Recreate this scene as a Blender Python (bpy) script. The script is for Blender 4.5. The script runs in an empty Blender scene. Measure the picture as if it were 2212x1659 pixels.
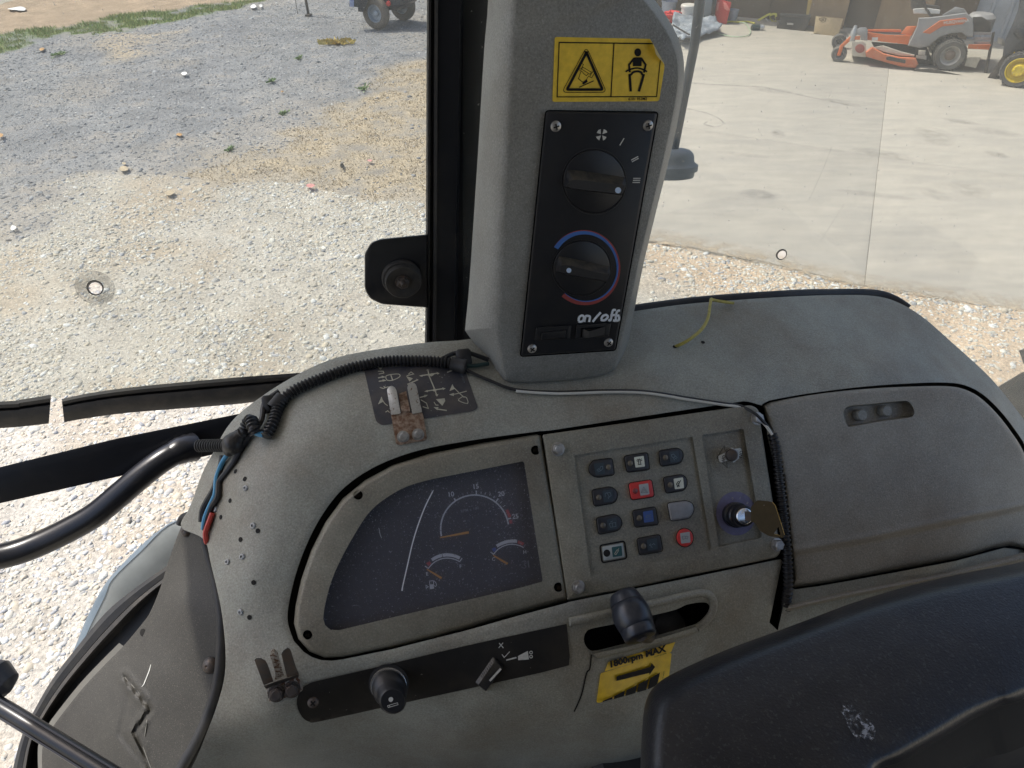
import bpy, math, random
import numpy as np
from mathutils import Vector, Matrix
from mathutils.geometry import delaunay_2d_cdt
R = math.radians
random.seed(7)
rng = np.random.default_rng(7)
S = bpy.context.scene
COL = S.collection

# ------------------------------------------------------------------ camera, sky, sun, exposure
PITCH, HC, FD, CX, CY = R(38.0), 2.42, 1533.5, 1106.0, 829.5   # picture coordinates: 2212 x 1659
CAM = Vector((0, 0, HC))
RIGHT = Vector((1, 0, 0)); FWD = Vector((0, math.cos(PITCH), -math.sin(PITCH))); DOWN = Vector((0, -math.sin(PITCH), -math.cos(PITCH)))
cd = bpy.data.cameras.new('camera'); cam = bpy.data.objects.new('camera', cd); COL.objects.link(cam)
cam.location = CAM; cam.rotation_euler = (math.pi/2 - PITCH, 0, 0)
cd.sensor_width = 36; cd.lens = 36*FD/2212; cd.clip_start = 0.02; cd.clip_end = 400
S.camera = cam
SUN_TO = Vector((-0.50, 0.14, 0.855)).normalized()
w = bpy.data.worlds.new('World'); S.world = w; w.use_nodes = True
nt = w.node_tree; bg = nt.nodes['Background']
sky = nt.nodes.new('ShaderNodeTexSky'); sky.sky_type = 'NISHITA'; sky.sun_disc = False
sky.sun_elevation = math.asin(SUN_TO.z); sky.sun_rotation = math.atan2(SUN_TO.x, SUN_TO.y)
sky.dust_density = 3.2; sky.air_density = 0.9
nt.links.new(sky.outputs[0], bg.inputs[0]); bg.inputs[1].default_value = 0.15
sd = bpy.data.lights.new('sun', 'SUN'); sun = bpy.data.objects.new('sun', sd); COL.objects.link(sun)
sd.energy = 2.5; sd.angle = R(0.55); sd.color = (1.0, 0.965, 0.90)
sun.rotation_euler = (-SUN_TO).to_track_quat('-Z', 'Y').to_euler(); sun.location = (-3, 1, 6)
vs = S.view_settings; vs.view_transform = 'Standard'; vs.look = 'None'; vs.gamma = 1; vs.use_curve_mapping = False
vs.exposure = 0.75
S.cycles.max_bounces = 8; S.cycles.diffuse_bounces = 4; S.cycles.transparent_max_bounces = 12
S.cycles.use_denoising = True

# ------------------------------------------------------------------ picture rays and frames
def ray(x, y):
    return RIGHT*((x-CX)/FD) + DOWN*((y-CY)/FD) + FWD
def at(x, y, depth):
    return CAM + ray(x, y)*depth
def ground(x, y, z=0.0):
    r = ray(x, y); return CAM + r*((z-HC)/r.z)
def c2w(v):
    return RIGHT*v[0] + DOWN*v[1] + FWD*v[2]
def Z(x0, y0, wd, wz):
    k = wd/wz*0.553; ox, oy = x0*0.553, y0*0.553
    def f(p, q=None):
        if q is not None: return (ox+p*k, oy+q*k)
        if not hasattr(p[0], '__len__'): return (ox+p[0]*k, oy+p[1]*k)
        return [(ox+a[0]*k, oy+a[1]*k) for a in p]
    f.k = k
    return f
class Frame:
    def __init__(s, o, u, v):
        s.O = Vector(o); s.U = Vector(u).normalized()
        v = Vector(v); s.V = (v - s.U*v.dot(s.U)).normalized(); s.N = s.U.cross(s.V)
        if s.N.dot(CAM - s.O) < 0: s.N = -s.N
    def P(s, x, y, h=0.0):
        r = ray(x, y); return CAM + r*((s.O + s.N*h - CAM).dot(s.N)/r.dot(s.N))
    def mm(s, x, y):           # metres per picture unit at that spot
        return (s.P(x, y) - CAM).dot(FWD)/FD
def fcam(x, y, d, h, u):
    return Frame(at(x, y, d), c2w(h), c2w(u))

# ------------------------------------------------------------------ 2D helpers (picture units)
def cr(pts, n=6, closed=True):
    m = len(pts); out = []
    P = [np.array(p, float) for p in pts]
    for i in range(m if closed else m-1):
        if closed: a, b, c, d = P[i-1], P[i], P[(i+1) % m], P[(i+2) % m]
        else: a, b, c, d = P[max(i-1, 0)], P[i], P[i+1], P[min(i+2, m-1)]
        for k in range(n):
            t = k/n
            out.append(0.5*((2*b)+(c-a)*t+(2*a-5*b+4*c-d)*t*t+(3*b-a-3*c+d)*t**3))
    if not closed: out.append(P[-1])
    return [tuple(q) for q in out]
def rnd(pts, r, n=5):
    m = len(pts); out = []
    for i in range(m):
        p0, p1, p2 = (np.array(pts[j % m][:2], float) for j in (i-1, i, i+1))
        rr = r[i] if isinstance(r, (list, tuple)) else r
        if rr <= 0: out.append(tuple(p1)); continue
        a, b = p0-p1, p2-p1; la, lb = np.linalg.norm(a), np.linalg.norm(b)
        q = min(rr, la*0.48, lb*0.48)
        A, B = p1+a/la*q, p1+b/lb*q
        for k in range(n+1):
            t = k/n; out.append(tuple((1-t)**2*A+2*t*(1-t)*p1+t*t*B))
    return out
def area(p):
    return 0.5*sum(p[i-1][0]*p[i][1]-p[i][0]*p[i-1][1] for i in range(len(p)))
def inset(p, d):
    m = len(p); sg = 1 if area(p) > 0 else -1; out = []
    for i in range(m):
        a, b, c = (np.array(p[j % m], float) for j in (i-1, i, i+1))
        e1, e2 = b-a, c-b
        l1, l2 = np.linalg.norm(e1)+1e-9, np.linalg.norm(e2)+1e-9
        n1, n2 = np.array((-e1[1], e1[0]))/l1*sg, np.array((-e2[1], e2[0]))/l2*sg
        nn = n1+n2; L = np.linalg.norm(nn)
        nn = nn/L if L > 1e-6 else n1
        k = d/max(0.5, nn.dot(n1))
        out.append(tuple(b+nn*k))
    return out
def circ(x, y, r, n=24, ry=None, rot=0.0):
    ry = r if ry is None else ry; c, s = math.cos(rot), math.sin(rot); o = []
    for i in range(n):
        a = 2*math.pi*i/n; p, q = r*math.cos(a), ry*math.sin(a)
        o.append((x+p*c-q*s, y+p*s+q*c))
    return o
def arc3(p1, p2, p3, n=20):
    (ax, ay), (bx, by), (cx, cy) = p1, p2, p3
    d = 2*(ax*(by-cy)+bx*(cy-ay)+cx*(ay-by))
    ux = ((ax*ax+ay*ay)*(by-cy)+(bx*bx+by*by)*(cy-ay)+(cx*cx+cy*cy)*(ay-by))/d
    uy = ((ax*ax+ay*ay)*(cx-bx)+(bx*bx+by*by)*(ax-cx)+(cx*cx+cy*cy)*(bx-ax))/d
    r = math.hypot(ax-ux, ay-uy)
    a1, a2, a3 = (math.atan2(y-uy, x-ux) for x, y in (p1, p2, p3))
    def un(a, b):
        while b < a: b += 2*math.pi
        return b
    b2, b3 = un(a1, a2), un(a1, a3)
    if b2 > b3: b3 -= 2*math.pi
    return [(ux+r*math.cos(a1+(b3-a1)*i/n), uy+r*math.sin(a1+(b3-a1)*i/n)) for i in range(n+1)], (ux, uy), r
def inpoly(X, Y, poly):
    X = np.asarray(X); Y = np.asarray(Y); ins = np.zeros(X.shape, bool); m = len(poly)
    for i in range(m):
        x1, y1 = poly[i-1]; x2, y2 = poly[i]
        c = ((y1 > Y) != (y2 > Y))
        with np.errstate(divide='ignore', invalid='ignore'):
            xi = (x2-x1)*(Y-y1)/((y2-y1) if y2 != y1 else 1e-12)+x1
        ins ^= c & (X < xi)
    return ins
def dpoly(X, Y, pl, closed=False):
    X = np.asarray(X, float); Y = np.asarray(Y, float); q = np.array(pl, float)
    a, b = (q, np.roll(q, -1, 0)) if closed else (q[:-1], q[1:])
    d = b-a; L = (d*d).sum(1)+1e-12
    if X.size < 50:
        px, py = X.reshape(-1, 1)-a[:, 0], Y.reshape(-1, 1)-a[:, 1]
        t = np.clip((px*d[:, 0]+py*d[:, 1])/L, 0, 1)
        return np.hypot(px-t*d[:, 0], py-t*d[:, 1]).min(1).reshape(X.shape)
    o = np.full(X.shape, 1e9)
    for k in range(len(a)):
        px, py = X-a[k, 0], Y-a[k, 1]; t = np.clip((px*d[k, 0]+py*d[k, 1])/L[k], 0, 1)
        o = np.minimum(o, np.hypot(px-t*d[k, 0], py-t*d[k, 1]))
    return o
def spline3(pts, n=8):
    m = len(pts); P = [Vector(p) for p in pts]; out = []
    for i in range(m-1):
        a, b, c, d = P[max(i-1, 0)], P[i], P[i+1], P[min(i+2, m-1)]
        for k in range(n):
            t = k/n; out.append(0.5*((2*b)+(c-a)*t+(2*a-5*b+4*c-d)*t*t+(3*b-a-3*c+d)*t**3))
    out.append(P[-1]); return out
class TPS:
    def __init__(s, pts):
        a = np.array(pts, float); s.x, s.y = a[:, 0]/1000, a[:, 1]/1000; n = len(a)
        K = s.k(np.hypot(s.x[:, None]-s.x, s.y[:, None]-s.y)) + np.eye(n)*1e-4
        Pm = np.c_[np.ones(n), s.x, s.y]
        A = np.block([[K, Pm], [Pm.T, np.zeros((3, 3))]])
        s.w = np.linalg.solve(A, np.r_[a[:, 2], 0, 0, 0]); s.n = n
    @staticmethod
    def k(r):
        return np.where(r > 1e-9, r*r*np.log(r+1e-12), 0)
    def __call__(s, x, y):
        x = np.asarray(x, float)/1000; y = np.asarray(y, float)/1000
        r = np.hypot(x[..., None]-s.x, y[..., None]-s.y)
        return s.k(r)@s.w[:s.n] + s.w[s.n]+s.w[s.n+1]*x+s.w[s.n+2]*y

# ------------------------------------------------------------------ mesh builder
class MB:
    def __init__(s): s.v = []; s.f = []; s.m = []; s.sm = []
    def add(s, vs, fs, mi=0, smooth=True):
        o = len(s.v); s.v += [tuple(p) for p in vs]
        for f in fs:
            s.f.append(tuple(i+o for i in f)); s.m.append(mi); s.sm.append(smooth)
        return s
    def loft(s, rings, mi=0, cap=True, closed=True, smooth=True, cap0=False, capmi=None):
        n = len(rings[0]); vs = [p for r in rings for p in r]; fs = []
        for k in range(len(rings)-1):
            for i in range(n if closed else n-1):
                j = (i+1) % n; fs.append((k*n+i, k*n+j, (k+1)*n+j, (k+1)*n+i))
        s.add(vs, fs, mi, smooth)
        if cap: s.add(rings[-1], [tuple(range(n))], mi if capmi is None else capmi, False)
        if cap0: s.add(rings[0], [tuple(range(n))][::-1], mi, False)
        return s
    def tri(s, P, vs, es, outline, holes, h, mi, smooth):
        r = delaunay_2d_cdt(vs, es, [], 0, 1e-5)
        co = np.array([(p.x, p.y) for p in r[0]]); F = np.array([tuple(f) for f in r[2]]); c = co[F].mean(1)
        ok = inpoly(c[:, 0], c[:, 1], outline)
        for ho in holes: ok &= ~inpoly(c[:, 0], c[:, 1], ho)
        F = F[ok]; u = np.unique(F); mp = {int(a): i for i, a in enumerate(u)}
        s.add([P(float(co[a, 0]), float(co[a, 1]), h) for a in u], [tuple(mp[int(i)] for i in f) for f in F], mi, smooth)
    def capholes(s, P, outline, holes, h, mi=0):
        vs = [Vector((p[0], p[1])) for p in outline]; es = [(i, (i+1) % len(outline)) for i in range(len(outline))]
        for ho in holes:
            o = len(vs); vs += [Vector((p[0], p[1])) for p in ho]; es += [(o+i, o+(i+1) % len(ho)) for i in range(len(ho))]
        s.tri(P, vs, es, outline, holes, h, mi, False)
    def plate(s, P, poly, h0, h1, bev=0.0, bevh=None, mi=0, holes=(), hd=None, seg=3, capmi=None):
        bevh = (h1-h0)*0.6 if bevh is None else bevh
        rings = [[P(x, y, h0) for x, y in poly]]
        if bev > 0:
            for k in range(seg+1):
                t = k/seg*math.pi/2
                q = inset(poly, bev*(1-math.cos(t))); hh = h1-bevh+bevh*math.sin(t)
                rings.append([P(x, y, hh) for x, y in q])
            top = q
        else:
            top = poly; rings.append([P(x, y, h1) for x, y in top])
        s.loft(rings, mi, cap=not holes, smooth=bev > 0, capmi=capmi)
        if holes:
            s.capholes(P, top, holes, h1, mi if capmi is None else capmi)
            for ho in holes:
                s.loft([[P(x, y, h1) for x, y in ho], [P(x, y, h0 if hd is None else hd) for x, y in ho]], mi, cap=False, smooth=False)
        return s
    def fill(s, P, poly, h, mi=0):
        s.add([P(x, y, h) for x, y in poly], [tuple(range(len(poly)))], mi, False); return s
    def stroke(s, P, pts, wd, h, mi=0, closed=False):
        p = [np.array(q, float) for q in pts]; n = len(p); L = []; Rr = []
        for i in range(n):
            a = p[i-1] if (i > 0 or closed) else p[i]; c = p[(i+1) % n] if (i < n-1 or closed) else p[i]
            e1 = p[i]-a; e2 = c-p[i]
            u1 = e1/(np.linalg.norm(e1)+1e-9); u2 = e2/(np.linalg.norm(e2)+1e-9)
            t = u1+u2; t = t/(np.linalg.norm(t)+1e-9); nn = np.array((-t[1], t[0]))
            ref = u1 if np.linalg.norm(e1) > 1e-6 else u2
            k = 1/max(0.45, abs(nn.dot(np.array((-ref[1], ref[0])))))
            ww = wd if not hasattr(wd, '__len__') else wd[i]
            L.append(p[i]+nn*ww/2*k); Rr.append(p[i]-nn*ww/2*k)
        vs = [P(*q, h) for q in L]+[P(*q, h) for q in Rr]
        s.add(vs, [(i, (i+1) % n, n+(i+1) % n, n+i) for i in range(n if closed else n-1)], mi, False); return s
    def lathe(s, c, ax, prof, seg=24, mi=0, cap=True, rx=None):
        ax = Vector(ax).normalized(); u = (Vector(rx) if rx else Vector((0.31, 0.2, 0.93))).cross(ax).normalized(); v = ax.cross(u); c = Vector(c)
        rings = [[c+ax*h+(u*math.cos(2*math.pi*i/seg)+v*math.sin(2*math.pi*i/seg))*max(r, 1e-5) for i in range(seg)] for r, h in prof]
        s.loft(rings, mi, cap=cap); return s
    def tube(s, pts, r, mi=0, seg=10, cap=True):
        n = len(pts); P = [Vector(p) for p in pts]
        T = [(P[min(i+1, n-1)]-P[max(i-1, 0)]).normalized() for i in range(n)]
        u = T[0].cross(Vector((0.3, 0.5, 0.81)));  u = u.normalized() if u.length > 1e-4 else T[0].orthogonal().normalized()
        rings = []
        for i in range(n):
            u = (u - T[i]*u.dot(T[i])).normalized(); v = T[i].cross(u)
            rr = r[i] if hasattr(r, '__len__') else r
            rings.append([P[i]+(u*math.cos(2*math.pi*k/seg)+v*math.sin(2*math.pi*k/seg))*rr for k in range(seg)])
        s.loft(rings, mi, cap=cap, cap0=cap); return s
    def hose(s, pts, r, pitch=0.0032, mi=0, seg=12):      # corrugated tube
        sp = spline3(pts, 12); L = [0]
        for a, b in zip(sp, sp[1:]): L.append(L[-1]+(b-a).length)
        step = pitch/4; N = max(4, int(L[-1]/step)); q = []; rr = []; k = 0
        for i in range(N+1):
            t = L[-1]*i/N
            while k < len(L)-2 and L[k+1] < t: k += 1
            f = (t-L[k])/max(1e-9, L[k+1]-L[k]); q.append(sp[k].lerp(sp[k+1], f)); rr.append(r*(1.04, 1.04, 0.74, 0.74)[i % 4])
        s.tube(q, rr, mi, seg); return s
    def box(s, c, ax, ay, az, mi=0):
        c, ax, ay, az = Vector(c), Vector(ax), Vector(ay), Vector(az)
        vs = [c+ax*i+ay*j+az*k for k in (-1, 1) for j in (-1, 1) for i in (-1, 1)]
        s.add(vs, [(0, 2, 3, 1), (4, 5, 7, 6), (0, 1, 5, 4), (2, 6, 7, 3), (0, 4, 6, 2), (1, 3, 7, 5)], mi, False); return s
    def bbox(s, c, ax, ay, az, b=0.1, mi=0):               # box with chamfered edges (fraction of the smallest half size)
        c, ax, ay, az = Vector(c), Vector(ax), Vector(ay), Vector(az); m = min(ax.length, ay.length, az.length)*b
        fx, fy, fz = 1-m/ax.length, 1-m/ay.length, 1-m/az.length
        def ring(sx, sy, z, ch):
            q = [(sx, -sy+ch), (sx, sy-ch), (sx-ch, sy), (-sx+ch, sy), (-sx, sy-ch), (-sx, -sy+ch), (-sx+ch, -sy), (sx-ch, -sy)]
            return [c+ax*i+ay*j+az*z for i, j in q]
        e = 1-min(fx, fy)
        s.loft([ring(fx, fy, -1, e), ring(1, 1, -fz, e), ring(1, 1, fz, e), ring(fx, fy, 1, e)], mi, cap=True, cap0=True, smooth=False); return s
    def text(s, P, txt, pos, ax, h, mi=0, size=1.0, shear=0.0, bold=0.0, align='LEFT', up=None, sx=1.0):
        cu = bpy.data.curves.new('t', 'FONT'); cu.body = txt; cu.size = 1.0; cu.shear = shear; cu.offset = bold; cu.align_x = align; cu.resolution_u = 3
        o = bpy.data.objects.new('t', cu); me = o.to_mesh()
        ax = np.array(ax, float); ax /= np.linalg.norm(ax); ay = np.array((ax[1], -ax[0])) if up is None else np.array(up, float)/np.linalg.norm(up)
        vs = [P(*(np.array(pos)+(ax*q.co.x*sx+ay*q.co.y)*size), h) for q in me.vertices]
        s.add(vs, [tuple(f.vertices) for f in me.polygons], mi, False)
        o.to_mesh_clear(); bpy.data.objects.remove(o); bpy.data.curves.remove(cu); return s
    def sheet(s, P, poly, holes=(), step=9, mi=0, rim=0.012, base=0.0, orim=None):
        def subd(q):
            o = []
            for i in range(len(q)):
                a, b = np.array(q[i-1], float), np.array(q[i], float); k = max(1, int(np.linalg.norm(b-a)/step))
                o += [tuple(a+(b-a)*(j+1)/k) for j in range(k)]
            return o
        poly = subd(poly); holes = [subd(h) for h in holes]
        n0 = len(poly); X = np.array(poly)
        gx, gy = np.meshgrid(np.arange(X[:, 0].min(), X[:, 0].max(), step), np.arange(X[:, 1].min(), X[:, 1].max(), step))
        gx = gx+(np.arange(gx.shape[0]) % 2)[:, None]*step/2
        gx, gy = gx.ravel(), gy.ravel()
        ok = inpoly(gx, gy, poly) & (dpoly(gx, gy, poly, True) > step*0.55)
        for ho in holes: ok &= ~inpoly(gx, gy, ho) & (dpoly(gx, gy, ho, True) > step*0.55)
        vs = [Vector(p) for p in poly]; es = [(i, (i+1) % n0) for i in range(n0)]
        for ho in holes:
            o = len(vs); vs += [Vector(p) for p in ho]; es += [(o+i, o+(i+1) % len(ho)) for i in range(len(ho))]
        vs += [Vector((float(a), float(b))) for a, b in zip(gx[ok], gy[ok])]
        s.tri(P, vs, es, poly, holes, base, mi, True)
        for ring in [poly]+list(holes):
            rm = orim if (orim and ring is poly) else rim
            if rm: s.loft([[P(x, y, base) for x, y in ring], [P(x, y, base-rm) for x, y in ring]], mi, cap=False)
        return s
    def build(s, name, mats, parent=None, origin=None, sharp=40, cols=None):
        me = bpy.data.meshes.new(name)
        root = parent
        while root is not None and root.parent is not None: root = root.parent
        if origin is None:
            origin = root.location.copy() if root is not None else None
        if origin is None:
            a = np.array(s.v); origin = Vector((float(a[:, 0].mean()), float(a[:, 1].mean()), float(a[:, 2].min())))
        org = Vector(origin)
        me.from_pydata([(p[0]-org.x, p[1]-org.y, p[2]-org.z) for p in s.v], [], s.f)
        for m in (mats if isinstance(mats, (list, tuple)) else [mats]): me.materials.append(m)
        me.polygons.foreach_set('material_index', s.m); me.polygons.foreach_set('use_smooth', s.sm)
        import bmesh
        bm = bmesh.new(); bm.from_mesh(me)
        bmesh.ops.remove_doubles(bm, verts=bm.verts, dist=2e-6) if len(bm.verts) < 60000 else None
        bmesh.ops.recalc_face_normals(bm, faces=bm.faces); bm.to_mesh(me); bm.free()
        me.set_sharp_from_angle(angle=R(sharp))
        o = bpy.data.objects.new(name, me); COL.objects.link(o)
        if parent is None: o.location = org
        else: o.parent = parent
        return o
def thing(name, label, cat, loc, group=None):
    o = bpy.data.objects.new(name, None); o.empty_display_size = 0.02; COL.objects.link(o); o.location = loc
    o['label'] = label; o['category'] = cat
    if group: o['group'] = group
    return o
def tag(o, label, cat, group=None):
    o['label'] = label; o['category'] = cat
    if group: o['group'] = group
    return o
def kind(o, k): o['kind'] = k; return o
def lab(o, t): o['label'] = t; return o
def put(o, parent, loc):       # a copy of a part, sharing its mesh, at a world place
    c = o.copy(); COL.objects.link(c); root = parent
    while root.parent is not None: root = root.parent
    c.parent = parent; c.location = Vector(loc)-root.location; return c

# ------------------------------------------------------------------ materials
def mat(name, col, rough=0.5, metal=0.0, dirt=None, dscale=6.0, damt=0.5, dlo=0.45, dhi=0.7, speck=None, sscale=900, sthr=0.72, samt=0.6,
        bump=0.0, bscale=1500, spec=0.5, var=0.12, stretch=None, alpha=None, coat=0.0, bdist=0.001, dust=None, grain=0.0):
    m = bpy.data.materials.new(name); m.use_nodes = True; n = m.node_tree.nodes; L = m.node_tree.links; b = n['Principled BSDF']
    b.inputs['Roughness'].default_value = rough; b.inputs['Metallic'].default_value = metal
    b.inputs['Specular IOR Level'].default_value = spec; b.inputs['Coat Weight'].default_value = coat
    tc = n.new('ShaderNodeTexCoord'); src = tc.outputs['Object']
    if stretch:
        mp = n.new('ShaderNodeMapping'); mp.inputs['Scale'].default_value = stretch; L.new(src, mp.inputs['Vector']); src = mp.outputs[0]
    def noise(sc, det=4, rg=0.6):
        t = n.new('ShaderNodeTexNoise'); t.inputs['Scale'].default_value = sc; t.inputs['Detail'].default_value = det; t.inputs['Roughness'].default_value = rg
        L.new(src, t.inputs['Vector']); return t.outputs['Fac']
    def ramp(f, lo, hi):
        r = n.new('ShaderNodeMapRange'); r.inputs['From Min'].default_value = lo; r.inputs['From Max'].default_value = hi; L.new(f, r.inputs['Value']); return r.outputs['Result']
    def mix(fac, a, c):
        x = n.new('ShaderNodeMix'); x.data_type = 'RGBA'
        if isinstance(fac, float): x.inputs[0].default_value = fac
        else: L.new(fac, x.inputs[0])
        for sock, val in ((x.inputs[6], a), (x.inputs[7], c)):
            if isinstance(val, tuple): sock.default_value = (*val, 1)
            else: L.new(val, sock)
        return x.outputs[2]
    def mul(f, k):
        x = n.new('ShaderNodeMath'); x.operation = 'MULTIPLY'; L.new(f, x.inputs[0]); x.inputs[1].default_value = k; return x.outputs[0]
    c = tuple(col)
    if var: c = mix(ramp(noise(dscale*2.7, 5), 0.3, 0.7), tuple(q*(1-var) for q in col), tuple(min(1, q*(1+var)) for q in col))
    if dirt: c = mix(mul(ramp(noise(dscale, 7, 0.65), dlo, dhi), damt), c, dirt)
    if speck: c = mix(mul(ramp(noise(sscale, 2), sthr, sthr+0.05), samt), c, speck)
    if grain:      # moulded grain: fine light and dark points
        gx_ = n.new('ShaderNodeMix'); gx_.data_type = 'RGBA'; gx_.blend_type = 'MULTIPLY'; gx_.inputs[0].default_value = 1
        gr = n.new('ShaderNodeMapRange'); gr.inputs['From Min'].default_value = .32; gr.inputs['From Max'].default_value = .68; gr.inputs['To Min'].default_value = 1-grain; gr.inputs['To Max'].default_value = 1+grain
        L.new(noise(620, 3, .7), gr.inputs['Value']); L.new(gr.outputs[0], gx_.inputs[7])
        if isinstance(c, tuple): gx_.inputs[6].default_value = (*c, 1)
        else: L.new(c, gx_.inputs[6])
        c = gx_.outputs[2]
    if dust:       # dust lies on faces that look up
        ge = n.new('ShaderNodeNewGeometry'); sx = n.new('ShaderNodeSeparateXYZ'); L.new(ge.outputs['Normal'], sx.inputs[0])
        k = n.new('ShaderNodeMath'); k.operation = 'MULTIPLY'; L.new(ramp(sx.outputs['Z'], dust[1], dust[2]), k.inputs[0]); L.new(ramp(noise(140, 4), .3, .6), k.inputs[1])
        c = mix(mul(k.outputs[0], dust[3]), c, dust[0])
    if isinstance(c, tuple): b.inputs['Base Color'].default_value = (*c, 1)
    else: L.new(c, b.inputs['Base Color'])
    if bump:
        bp = n.new('ShaderNodeBump'); bp.inputs['Strength'].default_value = bump; bp.inputs['Distance'].default_value = bdist
        L.new(noise(bscale, 3), bp.inputs['Height']); L.new(bp.outputs[0], b.inputs['Normal'])
    if alpha is not None:
        if isinstance(alpha, tuple): L.new(mul(ramp(noise(alpha[0], 4), alpha[1], alpha[2]), alpha[3]), b.inputs['Alpha'])
        else: b.inputs['Alpha'].default_value = alpha
    return m
def attrmat(name, rough=0.9, scale=40, var=0.25, bump=0.4, bscale=120, bdist=0.01, attr='Col'):
    m = bpy.data.materials.new(name); m.use_nodes = True; n = m.node_tree.nodes; L = m.node_tree.links; b = n['Principled BSDF']
    b.inputs['Roughness'].default_value = rough; b.inputs['Specular IOR Level'].default_value = 0.25
    a = n.new('ShaderNodeAttribute'); a.attribute_name = attr; tc = n.new('ShaderNodeTexCoord')
    t = n.new('ShaderNodeTexNoise'); t.inputs['Scale'].default_value = scale; t.inputs['Detail'].default_value = 6; L.new(tc.outputs['Object'], t.inputs['Vector'])
    r = n.new('ShaderNodeMapRange'); r.inputs['From Min'].default_value = 0.3; r.inputs['From Max'].default_value = 0.7; r.inputs['To Min'].default_value = 1-var; r.inputs['To Max'].default_value = 1+var
    L.new(t.outputs['Fac'], r.inputs['Value'])
    x = n.new('ShaderNodeMix'); x.data_type = 'RGBA'; x.blend_type = 'MULTIPLY'; x.inputs[0].default_value = 1; L.new(a.outputs['Color'], x.inputs[6]); L.new(r.outputs[0], x.inputs[7]); L.new(x.outputs[2], b.inputs['Base Color'])
    if bump:
        t2 = n.new('ShaderNodeTexNoise'); t2.inputs['Scale'].default_value = bscale; t2.inputs['Detail'].default_value = 4; L.new(tc.outputs['Object'], t2.inputs['Vector'])
        bp = n.new('ShaderNodeBump'); bp.inputs['Strength'].default_value = bump; bp.inputs['Distance'].default_value = bdist; L.new(t2.outputs['Fac'], bp.inputs['Height']); L.new(bp.outputs[0], b.inputs['Normal'])
    return m
def glassmat(name, tint, dust, dustcol, scale=30, gloss=0.06, lo=0.45, hi=0.75, base=0.0, fine=None):
    m = bpy.data.materials.new(name); m.use_nodes = True; n = m.node_tree.nodes; L = m.node_tree.links
    n.remove(n['Principled BSDF']); out = n['Material Output']
    tr = n.new('ShaderNodeBsdfTransparent'); tr.inputs[0].default_value = (*tint, 1)
    gl = n.new('ShaderNodeBsdfGlossy'); gl.inputs['Roughness'].default_value = 0.03
    df = n.new('ShaderNodeBsdfDiffuse'); df.inputs[0].default_value = (*dustcol, 1)
    tl = n.new('ShaderNodeBsdfTranslucent'); tl.inputs[0].default_value = (*dustcol, 1)
    ad = n.new('ShaderNodeMixShader'); ad.inputs[0].default_value = 0.5; L.new(df.outputs[0], ad.inputs[1]); L.new(tl.outputs[0], ad.inputs[2])
    fr = n.new('ShaderNodeFresnel'); ge = n.new('ShaderNodeNewGeometry'); ir = n.new('ShaderNodeMapRange')     # same reflectance from both sides of the thin pane
    ir.inputs['To Min'].default_value = 1.45; ir.inputs['To Max'].default_value = 1/1.45; L.new(ge.outputs['Backfacing'], ir.inputs['Value']); L.new(ir.outputs[0], fr.inputs[0])
    fm = n.new('ShaderNodeMath'); fm.operation = 'MULTIPLY'; fm.inputs[1].default_value = gloss/0.04; L.new(fr.outputs[0], fm.inputs[0])
    m1 = n.new('ShaderNodeMixShader'); L.new(fm.outputs[0], m1.inputs[0]); L.new(tr.outputs[0], m1.inputs[1]); L.new(gl.outputs[0], m1.inputs[2])
    tc = n.new('ShaderNodeTexCoord'); t = n.new('ShaderNodeTexNoise'); t.inputs['Scale'].default_value = scale; t.inputs['Detail'].default_value = 8; t.inputs['Roughness'].default_value = 0.7
    L.new(tc.outputs['Object'], t.inputs['Vector'])
    r = n.new('ShaderNodeMapRange'); r.inputs['From Min'].default_value = lo; r.inputs['From Max'].default_value = hi; r.inputs['To Min'].default_value = base; r.inputs['To Max'].default_value = dust; L.new(t.outputs['Fac'], r.inputs['Value'])
    fac = r.outputs[0]
    if fine:
        t2 = n.new('ShaderNodeTexNoise'); t2.inputs['Scale'].default_value = fine[0]; t2.inputs['Detail'].default_value = 3; L.new(tc.outputs['Object'], t2.inputs['Vector'])
        r2 = n.new('ShaderNodeMapRange'); r2.inputs['From Min'].default_value = fine[1]; r2.inputs['From Max'].default_value = fine[1]+0.08; r2.inputs['To Max'].default_value = fine[2]; L.new(t2.outputs['Fac'], r2.inputs['Value'])
        a = n.new('ShaderNodeMath'); a.operation = 'ADD'; a.use_clamp = True; L.new(fac, a.inputs[0]); L.new(r2.outputs[0], a.inputs[1]); fac = a.outputs[0]
    m2 = n.new('ShaderNodeMixShader'); L.new(fac, m2.inputs[0]); L.new(m1.outputs[0], m2.inputs[1]); L.new(ad.outputs[0], m2.inputs[2])
    L.new(m2.outputs[0], out.inputs[0]); return m

M = {}
M['cowl'] = mat('dash_plastic', (0.331, 0.331, 0.283), 0.5, dirt=(0.197, 0.153, 0.100), dscale=8, damt=0.68, dlo=0.40, dhi=0.70, speck=(0.52, 0.51, 0.47), sscale=800, sthr=0.60, samt=.28, bump=0.5, bscale=700, bdist=0.0009, grain=0.22)
M['panel'] = mat('panel_plastic', (0.246, 0.232, 0.182), 0.5, dirt=(0.149, 0.113, 0.074), dscale=13, damt=0.7, dlo=0.42, dhi=0.70, speck=(0.5, 0.47, 0.39), sscale=800, sthr=0.60, samt=.28, bump=0.5, bscale=700, bdist=0.0009, grain=0.22)
M['lid'] = mat('lid_plastic', (0.288, 0.264, 0.218), 0.5, dirt=(0.182, 0.140, 0.096), dscale=8, damt=0.65, dlo=0.40, dhi=0.70, speck=(0.5, 0.48, 0.42), sscale=800, sthr=0.60, samt=.28, bump=0.5, bscale=700, bdist=0.0009, grain=0.22)
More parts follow.
